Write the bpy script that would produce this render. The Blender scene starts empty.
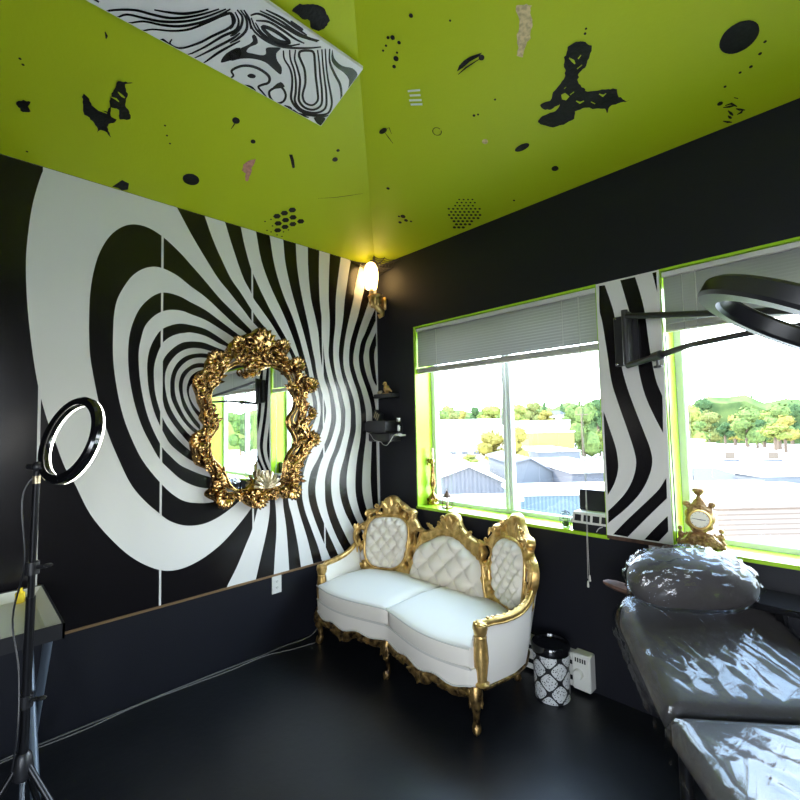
import bpy, math, random
import numpy as np
from mathutils import Vector, noise
from mathutils.geometry import tessellate_polygon, delaunay_2d_cdt
random.seed(7)
PI = math.pi
SC = bpy.context.scene
COL = SC.collection
H = 3.05           # wall height
SKY, SUN, EXPO = 10.0, 12.0, 0.78
SL, SR = .30, .315  # ceiling slopes (above the mural wall, above the window wall)
XE, YE = 4.4, -3.9  # far room corner
ZB = .5286         # lower edge of the mural

# ---------------------------------------------------------------- materials
def mat(name, col, rough=.5, metal=0., spec=.5, bump=0., bscale=40., var=0., vscale=6., coat=0., col2=None, emit=None, estr=0., trans=0.):
    m = bpy.data.materials.new(name); m.use_nodes = True
    nt = m.node_tree; b = nt.nodes['Principled BSDF']
    b.inputs['Base Color'].default_value = (*col, 1); b.inputs['Roughness'].default_value = rough
    b.inputs['Metallic'].default_value = metal; b.inputs['Specular IOR Level'].default_value = spec
    b.inputs['Coat Weight'].default_value = coat; b.inputs['Coat Roughness'].default_value = .1
    b.inputs['Transmission Weight'].default_value = trans
    if emit: b.inputs['Emission Color'].default_value = (*emit, 1); b.inputs['Emission Strength'].default_value = estr
    tc = nt.nodes.new('ShaderNodeTexCoord')
    if var or col2:
        n = nt.nodes.new('ShaderNodeTexNoise'); n.inputs['Scale'].default_value = vscale; n.inputs['Detail'].default_value = 5
        nt.links.new(tc.outputs['Object'], n.inputs['Vector'])
        r = nt.nodes.new('ShaderNodeValToRGB')
        c2 = col2 or tuple(c*(1-var) for c in col)
        r.color_ramp.elements[0].color = (*c2, 1); r.color_ramp.elements[1].color = (*col, 1)
        r.color_ramp.elements[0].position = .35; r.color_ramp.elements[1].position = .62
        nt.links.new(n.outputs['Fac'], r.inputs['Fac']); nt.links.new(r.outputs['Color'], b.inputs['Base Color'])
    if bump:
        n = nt.nodes.new('ShaderNodeTexNoise'); n.inputs['Scale'].default_value = bscale; n.inputs['Detail'].default_value = 4
        nt.links.new(tc.outputs['Object'], n.inputs['Vector'])
        bp = nt.nodes.new('ShaderNodeBump'); bp.inputs['Strength'].default_value = bump; bp.inputs['Distance'].default_value = .01
        nt.links.new(n.outputs['Fac'], bp.inputs['Height']); nt.links.new(bp.outputs['Normal'], b.inputs['Normal'])
    return m

def mat_glass(name, tint=(1, 1, 1), f0=.035):
    m = bpy.data.materials.new(name); m.use_nodes = True; nt = m.node_tree
    for n in list(nt.nodes): nt.nodes.remove(n)
    o = nt.nodes.new('ShaderNodeOutputMaterial'); mx = nt.nodes.new('ShaderNodeMixShader')
    t = nt.nodes.new('ShaderNodeBsdfTransparent'); g = nt.nodes.new('ShaderNodeBsdfGlossy')
    t.inputs['Color'].default_value = (*tint, 1); g.inputs['Roughness'].default_value = .02
    # both-sided Schlick reflectance
    ge = nt.nodes.new('ShaderNodeNewGeometry'); dt = nt.nodes.new('ShaderNodeVectorMath'); dt.operation = 'DOT_PRODUCT'
    nt.links.new(ge.outputs['Normal'], dt.inputs[0]); nt.links.new(ge.outputs['Incoming'], dt.inputs[1]); x = dt.outputs['Value']
    for op, v in (('ABSOLUTE', None), ('SUBTRACT', 1.), ('POWER', 5.), ('MULTIPLY_ADD', f0)):
        n = nt.nodes.new('ShaderNodeMath'); n.operation = op
        if op == 'SUBTRACT': n.inputs[0].default_value = v; nt.links.new(x, n.inputs[1])
        else:
            nt.links.new(x, n.inputs[0])
            if op == 'POWER': n.inputs[1].default_value = v
            if op == 'MULTIPLY_ADD': n.inputs[1].default_value = (1-v)*.8; n.inputs[2].default_value = v
        x = n.outputs[0]
    nt.links.new(x, mx.inputs[0]); nt.links.new(t.outputs[0], mx.inputs[1]); nt.links.new(g.outputs[0], mx.inputs[2])
    nt.links.new(mx.outputs[0], o.inputs['Surface'])
    return m

def mat_film(name):
    # clear crinkled plastic: see-through with a strong sheen on its wrinkles
    m = mat_glass(name, (.90, .91, .93), .06); nt = m.node_tree
    g = [n for n in nt.nodes if n.type == 'BSDF_GLOSSY'][0]; g.inputs['Roughness'].default_value = .11
    dt = [n for n in nt.nodes if n.type == 'VECT_MATH'][0]
    tc = nt.nodes.new('ShaderNodeTexCoord')
    mp = nt.nodes.new('ShaderNodeMapping'); mp.inputs['Rotation'].default_value = (0, 0, math.radians(-36)); mp.inputs['Scale'].default_value = (9, 3.2, 9)
    n = nt.nodes.new('ShaderNodeTexNoise'); n.inputs['Scale'].default_value = 1; n.inputs['Detail'].default_value = 6; n.inputs['Distortion'].default_value = 1.2
    bp = nt.nodes.new('ShaderNodeBump'); bp.inputs['Strength'].default_value = .22; bp.inputs['Distance'].default_value = .03
    nt.links.new(tc.outputs['Object'], mp.inputs[0]); nt.links.new(mp.outputs[0], n.inputs['Vector']); nt.links.new(n.outputs['Fac'], bp.inputs['Height'])
    nt.links.new(bp.outputs['Normal'], g.inputs['Normal']); nt.links.new(bp.outputs['Normal'], dt.inputs[0])
    return m

def mat_wave(name, c1, c2, scale, axis='X', rough=.6, lo=.4, hi=.6):
    m = mat(name, c1, rough); nt = m.node_tree; b = nt.nodes['Principled BSDF']
    tc = nt.nodes.new('ShaderNodeTexCoord'); w = nt.nodes.new('ShaderNodeTexWave'); w.bands_direction = axis
    w.inputs['Scale'].default_value = scale
    r = nt.nodes.new('ShaderNodeValToRGB'); r.color_ramp.elements[0].color = (*c1, 1); r.color_ramp.elements[1].color = (*c2, 1)
    r.color_ramp.elements[0].position = lo; r.color_ramp.elements[1].position = hi
    nt.links.new(tc.outputs['Object'], w.inputs['Vector']); nt.links.new(w.outputs['Fac'], r.inputs['Fac']); nt.links.new(r.outputs['Color'], b.inputs['Base Color'])
    return m

M = {}
M['black_wall'] = mat('black_wall_paint', (.0095, .0098, .0140), .46, spec=.28, bump=.12, bscale=160)
M['floor'] = mat('black_floor_paint', (.0085, .009, .011), .36, spec=.4, bump=.10, bscale=22, col2=(.011, .0115, .0135), vscale=3)
M['lime'] = mat('lime_ceiling_paint', (.45, .53, .010), .5, spec=.3, bump=.08, bscale=60)
M['lime_trim'] = mat('lime_trim_paint', (.38, .64, .03), .22, spec=.55)
M['paint_black'] = mat('black_splatter', (.008, .008, .008), .55, spec=.25, bump=.6, bscale=55)
M['plaster'] = mat('bare_plaster', (.72, .55, .30), .9, var=.35, vscale=60)
M['pink'] = mat('pink_smear', (.55, .26, .19), .8, var=.3, vscale=50)
M['chalk'] = mat('white_paint_mark', (.75, .77, .66), .8)
M['mural_white'] = mat('mural_white', (.74, .72, .68), .30, spec=.45, bump=.05, bscale=8)
M['mural_black'] = mat('mural_black', (.0060, .0050, .0058), .24, spec=.5, bump=.05, bscale=8)
M['brass'] = mat('brass_strip', (.32, .20, .10), .4, .6)
M['gold'] = mat('bright_gold', (.84, .57, .21), .36, .78, bump=.10, bscale=60, col2=(.50, .30, .09), vscale=22)
M['old_gold'] = mat('antique_gold', (.70, .44, .16), .24, 1., bump=.10, bscale=60, col2=(.15, .07, .025), vscale=24)
M['dark_gold'] = mat('dark_gilded_wood', (.42, .26, .09), .32, .8, bump=.12, bscale=60, col2=(.035, .02, .012), vscale=26)
M['pale_gold'] = mat('pale_gold', (.74, .62, .40), .35, .8, bump=.2, bscale=90, var=.4, vscale=60)
M['cloth'] = mat('ivory_upholstery', (.80, .745, .67), .75, spec=.25, bump=.12, bscale=500)
M['tuft'] = mat('ivory_tufting', (.78, .71, .61), .6, spec=.3, bump=.1, bscale=400)
M['pipe'] = mat('grey_piping', (.60, .57, .52), .7)
M['button'] = mat('tuft_button', (.16, .13, .10), .6)
M['mirror'] = mat('mirror_glass', (.93, .94, .93), .0, 1.)
M['black_plastic'] = mat('black_plastic', (.016, .016, .018), .35, spec=.5)
M['black_metal'] = mat('black_metal', (.02, .02, .022), .3, .6)
M['gloss_black'] = mat('gloss_black', (.006, .006, .007), .12, coat=.5)
M['chrome'] = mat('chrome', (.8, .8, .8), .15, 1.)
M['white_plastic'] = mat('white_plastic', (.72, .70, .64), .45)
M['vinyl_frame'] = mat('white_window_vinyl', (.70, .72, .72), .35)
M['slat'] = mat('blind_slat', (.33, .33, .315), .42, spec=.4)
M['slat_rail'] = mat('blind_rail', (.72, .69, .63), .45)
M['glass'] = mat_glass('clear_glass', (.97, .985, .98))
M['film'] = mat_film('plastic_film')
M['vinyl'] = mat('black_vinyl', (.072, .064, .060), .5, spec=.25, bump=.2, bscale=30)
M['led'] = mat('led_band', (1, 1, 1), .5, emit=(1, .97, .88), estr=5.)
M['shade'] = mat('milk_glass_shade', (.95, .85, .65), .3, emit=(1., .62, .22), estr=6.5)
M['wood'] = mat('brown_wood', (.115, .052, .028), .6, var=.5, vscale=30)
M['grey_metal'] = mat('grey_metal', (.12, .15, .19), .4, .3)
M['cord'] = mat('grey_cord', (.17, .16, .15), .6)
M['white_cord'] = mat('white_cord', (.55, .53, .50), .6)
M['yellow'] = mat('yellow_plastic', (.85, .62, .03), .4)
M['tray'] = mat('white_tray', (.78, .77, .70), .4)
M['dial'] = mat('clock_dial', (.86, .82, .68), .4)
M['terracotta'] = mat('carved_brown_gold', (.50, .30, .13), .4, .45, bump=.3, bscale=100, col2=(.27, .14, .06), vscale=60)
M['bird'] = mat('golden_figurine', (.62, .38, .13), .45, .3, var=.4, vscale=60)
M['lace'] = mat('black_lace', (.01, .009, .009), .7)
M['mount_dark'] = mat('dark_mount', (.018, .017, .02), .38, spec=.5)
# outside
M['asphalt'] = mat('pale_ground', (.50, .47, .43), .9, spec=0.)
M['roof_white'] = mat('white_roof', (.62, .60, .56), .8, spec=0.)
M['roof_grey'] = mat('grey_roof', (.085, .085, .095), .8, spec=0., var=.1)
M['roof_lilac'] = mat('pale_metal_roof', (.13, .13, .145), .5, spec=0.)
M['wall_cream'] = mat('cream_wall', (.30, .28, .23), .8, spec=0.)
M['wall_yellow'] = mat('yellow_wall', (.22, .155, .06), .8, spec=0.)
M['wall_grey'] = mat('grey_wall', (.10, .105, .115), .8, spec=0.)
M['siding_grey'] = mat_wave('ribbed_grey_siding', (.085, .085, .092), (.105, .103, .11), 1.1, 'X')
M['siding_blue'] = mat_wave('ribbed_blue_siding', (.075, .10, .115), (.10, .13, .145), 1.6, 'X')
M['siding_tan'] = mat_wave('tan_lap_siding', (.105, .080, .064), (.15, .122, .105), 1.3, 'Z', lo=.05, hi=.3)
M['window_dark'] = mat('dark_window', (.06, .06, .065), .3)
M['bark'] = mat('bark', (.09, .06, .04), .9)
for k, a, b in (('leaf_green', (.11, .15, .045), (.06, .085, .03)), ('leaf_yellow', (.18, .195, .05), (.11, .13, .035)), ('leaf_orange', (.21, .175, .045), (.14, .125, .035)), ('leaf_dark', (.055, .09, .035), (.028, .05, .022)), ('leaf_olive', (.15, .15, .05), (.08, .095, .03))):
    M[k] = mat(k, a, 1., spec=0., col2=b, vscale=2.2)
M['hill'] = mat('wooded_hill', (.085, .115, .038), .9, spec=0., col2=(.045, .07, .026), vscale=.25)

M['grille_tan'] = mat('tan_grille', (.11, .085, .065), .8, spec=0.)
for k in ('siding_grey', 'siding_blue', 'siding_tan'): M[k].node_tree.nodes['Principled BSDF'].inputs['Specular IOR Level'].default_value = 0
# ---------------------------------------------------------------- mesh helpers
def V(*a): return np.array(a, float)
def worg(o):
    p = V(0, 0, 0)
    while o is not None: p = p + V(*o.location); o = o.parent
    return p

class MB:
    def __init__(s): s.v = []; s.f = []; s.m = []
    def add(s, verts, faces, mi=0):
        n = len(s.v); s.v.extend([tuple(float(c) for c in p) for p in verts])
        s.f.extend([tuple(i+n for i in f) for f in faces]); s.m.extend([mi]*len(faces)); return s
    def poly(s, pts, mi=0):            # planar polygon of 3-d points, any outline
        t = tessellate_polygon([[Vector(p) for p in pts]])
        return s.add(pts, t, mi)
    def box(s, lo, hi, mi=0, bev=0.):
        lo = V(*lo); hi = V(*hi)
        if bev <= 0:
            v = [(x, y, z) for x in (lo[0], hi[0]) for y in (lo[1], hi[1]) for z in (lo[2], hi[2])]
            return s.add(v, [(0, 1, 3, 2), (4, 6, 7, 5), (0, 4, 5, 1), (2, 3, 7, 6), (0, 2, 6, 4), (1, 5, 7, 3)], mi)
        c = (lo+hi)/2; h = (hi-lo)/2; bev = min(bev, *(h*.98)); v = []; 
        for sx in (-1, 1):
            for sy in (-1, 1):
                for sz in (-1, 1):
                    for k in range(3):
                        p = h-bev; p = V(*p); p[k] = h[k]; v.append(c+p*V(sx, sy, sz))
        f = []
        ix = lambda a, b, d, k: ((a > 0)*4+(b > 0)*2+(d > 0))*3+k
        for q in (-1, 1):
            f.append([ix(q, a, b, 0) for a, b in ((-1, -1), (1, -1), (1, 1), (-1, 1))])
            f.append([ix(a, q, b, 1) for a, b in ((-1, -1), (1, -1), (1, 1), (-1, 1))])
            f.append([ix(a, b, q, 2) for a, b in ((-1, -1), (1, -1), (1, 1), (-1, 1))])
            for w in (-1, 1):
                f.append([ix(q, w, -1, 0), ix(q, w, 1, 0), ix(q, w, 1, 1), ix(q, w, -1, 1)])
                f.append([ix(q, -1, w, 0), ix(q, 1, w, 0), ix(q, 1, w, 2), ix(q, -1, w, 2)])
                f.append([ix(-1, q, w, 1), ix(1, q, w, 1), ix(1, q, w, 2), ix(-1, q, w, 2)])
                for r in (-1, 1): f.append([ix(q, w, r, k) for k in range(3)])
        return s.add(v, f, mi)
    def obox(s, c, ax, ay, az, mi=0):  # box from a centre and three half axes
        c = V(*c); v = [c+V(*ax)*i+V(*ay)*j+V(*az)*k for i in (-1, 1) for j in (-1, 1) for k in (-1, 1)]
        return s.add(v, [(0, 1, 3, 2), (4, 6, 7, 5), (0, 4, 5, 1), (2, 3, 7, 6), (0, 2, 6, 4), (1, 5, 7, 3)], mi)
    def tube(s, path, rad, seg=10, closed=False, mi=0, flat=1., up=None):
        path = [V(*p) for p in path]; n = len(path)
        rad = rad if hasattr(rad, '__len__') else [rad]*n
        vs = []; prev = None
        for i in range(n):
            if closed: d = path[(i+1) % n]-path[i-1]
            else: d = path[min(i+1, n-1)]-path[max(i-1, 0)]
            d = d/(np.linalg.norm(d)+1e-12)
            if prev is None:
                u = V(*(up or ((0, 0, 1) if abs(d[2]) < .9 else (1, 0, 0))))
            else: u = prev
            u = u-d*(u@d); u /= np.linalg.norm(u)+1e-12; prev = u; w = np.cross(d, u)
            for k in range(seg):
                a = 2*PI*k/seg; vs.append(path[i]+rad[i]*(u*math.cos(a)*flat+w*math.sin(a)))
        fs = []
        for i in range(n if closed else n-1):
            for k in range(seg):
                j = (i+1) % n
                fs.append((i*seg+k, i*seg+(k+1) % seg, j*seg+(k+1) % seg, j*seg+k))
        if not closed: fs += [tuple(range(seg))[::-1], tuple((n-1)*seg+k for k in range(seg))]
        return s.add(vs, fs, mi)
    def lathe(s, prof, c=(0, 0, 0), seg=24, mi=0, ax=None, sq=(1, 1)):   # prof: (r, h) list
        c = V(*c)
        if ax is None: A = (V(1, 0, 0), V(0, 1, 0), V(0, 0, 1))
        else:
            z = V(*ax); z /= np.linalg.norm(z); x = np.cross(z, V(0, 0, 1) if abs(z[2]) < .9 else V(1, 0, 0)); x /= np.linalg.norm(x); A = (x, np.cross(z, x), z)
        vs = []; fs = []
        for r, h in prof:
            for k in range(seg):
                a = 2*PI*k/seg; vs.append(c+A[0]*r*math.cos(a)*sq[0]+A[1]*r*math.sin(a)*sq[1]+A[2]*h)
        for i in range(len(prof)-1):
            for k in range(seg): fs.append((i*seg+k, i*seg+(k+1) % seg, (i+1)*seg+(k+1) % seg, (i+1)*seg+k))
        if prof[0][0] > 1e-5: fs.append(tuple(range(seg))[::-1])
        if prof[-1][0] > 1e-5: fs.append(tuple((len(prof)-1)*seg+k for k in range(seg)))
        return s.add(vs, fs, mi)
    def ball(s, c, r, seg=12, mi=0):
        r = V(*r) if hasattr(r, '__len__') else V(r, r, r); n = seg//2; vs = []; fs = []
        for i in range(n+1):
            t = PI*i/n
            for k in range(seg):
                a = 2*PI*k/seg; vs.append(V(*c)+r*V(math.sin(t)*math.cos(a), math.sin(t)*math.sin(a), math.cos(t)))
        for i in range(n):
            for k in range(seg): fs.append((i*seg+k, (i+1)*seg+k, (i+1)*seg+(k+1) % seg, i*seg+(k+1) % seg))
        return s.add(vs, fs, mi)
    def grid(s, P, mi=0, closed_u=False):       # P[i][j] points
        n = len(P); m = len(P[0]); vs = [p for row in P for p in row]; fs = []
        for i in range(n if closed_u else n-1):
            for j in range(m-1):
                k = (i+1) % n; fs.append((i*m+j, k*m+j, k*m+j+1, i*m+j+1))
        return s.add(vs, fs, mi)
    def prism(s, pts, ext, mi=0):      # outline of 3-d points pushed along ext
        n = len(pts); a = [V(*p) for p in pts]; b = [p+V(*ext) for p in a]
        t = tessellate_polygon([[Vector(p) for p in a]])
        s.add(a+b, [tuple(q) for q in t]+[tuple(i+n for i in q)[::-1] for q in t]+[(i, (i+1) % n, (i+1) % n+n, i+n) for i in range(n)], mi)
        return s
    def build(s, name, mats, parent=None, smooth=True, angle=40):
        me = bpy.data.meshes.new(name); o = bpy.data.objects.new(name, me); COL.objects.link(o)
        vs = s.v
        if parent is not None:
            o.parent = parent; w = worg(parent); vs = [(p[0]-w[0], p[1]-w[1], p[2]-w[2]) for p in vs]
        me.from_pydata(vs, [], s.f)
        for m in (mats if isinstance(mats, (list, tuple)) else [mats]): me.materials.append(m)
        me.polygons.foreach_set('material_index', s.m)
        me.polygons.foreach_set('use_smooth', [smooth]*len(s.f))
        me.update(); me.validate()
        import bmesh
        bm = bmesh.new(); bm.from_mesh(me); bmesh.ops.remove_doubles(bm, verts=bm.verts, dist=2e-5)
        bmesh.ops.recalc_face_normals(bm, faces=bm.faces); bm.to_mesh(me); bm.free()
        if smooth: me.set_sharp_from_angle(angle=math.radians(angle))
        return o

def rootat(o, loc):     # move a one-mesh object's origin to its base
    for v in o.data.vertices: v.co -= Vector(loc)
    o.location = loc
    return o
def tag(o, label=None, cat=None, group=None, kind=None):
    if label: o['label'] = label
    if cat: o['category'] = cat
    if group: o['group'] = group
    if kind: o['kind'] = kind
    return o
def empty(name, loc, label, cat, group=None, kind=None):
    o = bpy.data.objects.new(name, None); COL.objects.link(o); o.location = loc; o.empty_display_size = .1
    return tag(o, label, cat, group, kind)
def solo(mb, name, mats, loc, label, cat, group=None, kind=None, **k):
    o = mb.build(name, mats, **k); rootat(o, loc); return tag(o, label, cat, group, kind)

def cat(pts, n=4):          # centripetal Catmull-Rom through the points
    p = np.array(pts, float)
    if len(p) < 3: return p
    e = np.vstack([2*p[0]-p[1], p, 2*p[-1]-p[-2]]); out = []
    for i in range(1, len(e)-2):
        p0, p1, p2, p3 = e[i-1:i+3]
        t0 = 0; t1 = max(np.linalg.norm(p1-p0), 1e-6)**.5; t2 = t1+max(np.linalg.norm(p2-p1), 1e-6)**.5; t3 = t2+max(np.linalg.norm(p3-p2), 1e-6)**.5
        for k in range(n):
            t = t1+(t2-t1)*k/n
            A1 = (t1-t)/t1*p0+t/t1*p1; A2 = (t2-t)/(t2-t1)*p1+(t-t1)/(t2-t1)*p2; A3 = (t3-t)/(t3-t2)*p2+(t-t2)/(t3-t2)*p3
            B1 = (t2-t)/t2*A1+t/t2*A2; B2 = (t3-t)/(t3-t1)*A2+(t-t1)/(t3-t1)*A3
            out.append((t2-t)/(t2-t1)*B1+(t-t1)/(t2-t1)*B2)
    out.append(p[-1]); return np.array(out)
def catc(pts, n=4):         # the same, closed
    p = np.array(pts, float); q = cat(np.vstack([p[-2:], p, p[:2]]), n); return q[2*n:2*n+len(p)*n]
def resample(poly, d):
    p = np.array(poly, float); p = np.vstack([p, p[:1]]); L = np.concatenate([[0], np.cumsum(np.linalg.norm(np.diff(p, axis=0), axis=1))])
    n = max(6, int(L[-1]/d)); t = np.linspace(0, L[-1], n, endpoint=False)
    return np.stack([np.interp(t, L, p[:, k]) for k in range(p.shape[1])], 1)
def inside(P, poly):
    P = np.atleast_2d(P); x, y = P[:, 0], P[:, 1]; c = np.zeros(len(P), bool); q = np.array(poly); j = len(q)-1
    for i in range(len(q)):
        xi, yi = q[i]; xj, yj = q[j]
        if yi != yj: c ^= ((yi > y) != (yj > y)) & (x < (xj-xi)*(y-yi)/(yj-yi)+xi)
        j = i
    return c
def segdist(P, polys):
    P = np.atleast_2d(P); D = np.full(len(P), 9e9)
    for q in polys:
        a = np.array(q); b = np.roll(a, -1, 0); ab = b-a; l2 = (ab**2).sum(1)+1e-12
        for i in range(len(a)):
            t = np.clip(((P-a[i])@ab[i])/l2[i], 0, 1); D = np.minimum(D, np.hypot(*(P-a[i]-t[:, None]*ab[i]).T))
    return D
def relief(outer, holes, sp):
    # triangulated flat region: points, triangles, distance to the nearest edge
    loops = [resample(outer, sp)]+[resample(h, sp) for h in holes]
    lo = loops[0].min(0); hi = loops[0].max(0)
    g = []; r = 0; y = lo[1]
    while y < hi[1]:
        x = lo[0]+(sp/2 if r % 2 else 0)
        while x < hi[0]: g.append((x, y)); x += sp
        y += sp*.87; r += 1
    g = np.array(g)
    ok = inside(g, loops[0])
    for h in loops[1:]: ok &= ~inside(g, h)
    g = g[ok]; g = g[segdist(g, loops) > sp*.5]
    pts = np.vstack(loops+[g]); edges = []; n = 0
    for l in loops: edges += [(n+i, n+(i+1) % len(l)) for i in range(len(l))]; n += len(l)
    r_ = delaunay_2d_cdt([Vector(p) for p in pts], edges, [], 0, 1e-7)
    vo = np.array([(v.x, v.y) for v in r_[0]]); tr = [t for t in r_[2] if len(t) == 3]
    cen = np.array([vo[list(t)].mean(0) for t in tr]); ok = inside(cen, loops[0])
    for h in loops[1:]: ok &= ~inside(cen, h)
    tr = [t for t, k in zip(tr, ok) if k]
    return vo, tr, segdist(vo, loops), loops
def relief_mb(mb, outer, holes, sp, place, hfun, back=0., mi=0):
    # place(a, b, h) -> 3-d point; hfun(P, d) -> heights
    vo, tr, d, loops = relief(outer, holes, sp)
    h = hfun(vo, d)
    mb.add([place(p[0], p[1], hh) for p, hh in zip(vo, h)], tr, mi)
    for l in loops:
        n = len(l); hl = hfun(l, np.zeros(n))
        vs = [place(p[0], p[1], hh) for p, hh in zip(l, hl)]+[place(p[0], p[1], back) for p in l]
        mb.add(vs, [(i, (i+1) % n, (i+1) % n+n, i+n) for i in range(n)], mi)
    mb.add([place(p[0], p[1], back) for p in vo], [t[::-1] for t in tr], mi)
    return mb
def carve(P, s, k=0.):      # leafy clumps, 0..1
    out = np.empty(len(P))
    for i, p in enumerate(P):
        q = Vector((p[0]*s+k, p[1]*s, k)); w = noise.noise_vector(q*.7)*.45
        dd = noise.voronoi(q+w)[0]; out[i] = min(1., (dd[1]-dd[0])*1.5)
    return out
def spiral(c, r0, turns, a0, n=26, sgn=1, shrink=.16):
    return [(c[0]+r0*(1-(1-shrink)*t)*math.cos(a0+sgn*2*PI*turns*t), c[1]+r0*(1-(1-shrink)*t)*math.sin(a0+sgn*2*PI*turns*t)) for t in np.linspace(0, 1, n)]
def leaf(mb, place, c, ang, ln, wd, lift=.02, base=0., curl=.5, n=9, mi=0):
    ca, sa = math.cos(ang), math.sin(ang); P = []
    for i in range(n):
        t = i/(n-1); w = wd*(math.sin(PI*(t*.88+.08))**.7)*(1+.22*math.sin(t*19)); row = []
        for j in (-1, -.55, 0, .55, 1):
            x = t*ln; y = j*w/2
            z = base+lift*(math.sin(PI*min(1, t*1.15)*.62)*1.0)*(1-.55*abs(j)**1.5)+.35*lift*(abs(j) == .55)*(1-t)+curl*lift*(t**3)
            row.append(place(c[0]+x*ca-y*sa, c[1]+x*sa+y*ca, z))
        P.append(row)
    mb.grid(P, mi)
    return mb
def clip_tri(t, k, v, keep_ge):   # Sutherland-Hodgman against coordinate k
    out = []
    for i in range(len(t)):
        a, b = t[i], t[(i+1) % len(t)]; ia = (a[k] >= v) == keep_ge or a[k] == v; ib = (b[k] >= v) == keep_ge or b[k] == v
        if ia: out.append(a)
        if ia != ib: u = (v-a[k])/(b[k]-a[k]); out.append(a+(b-a)*u)
    return out
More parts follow.
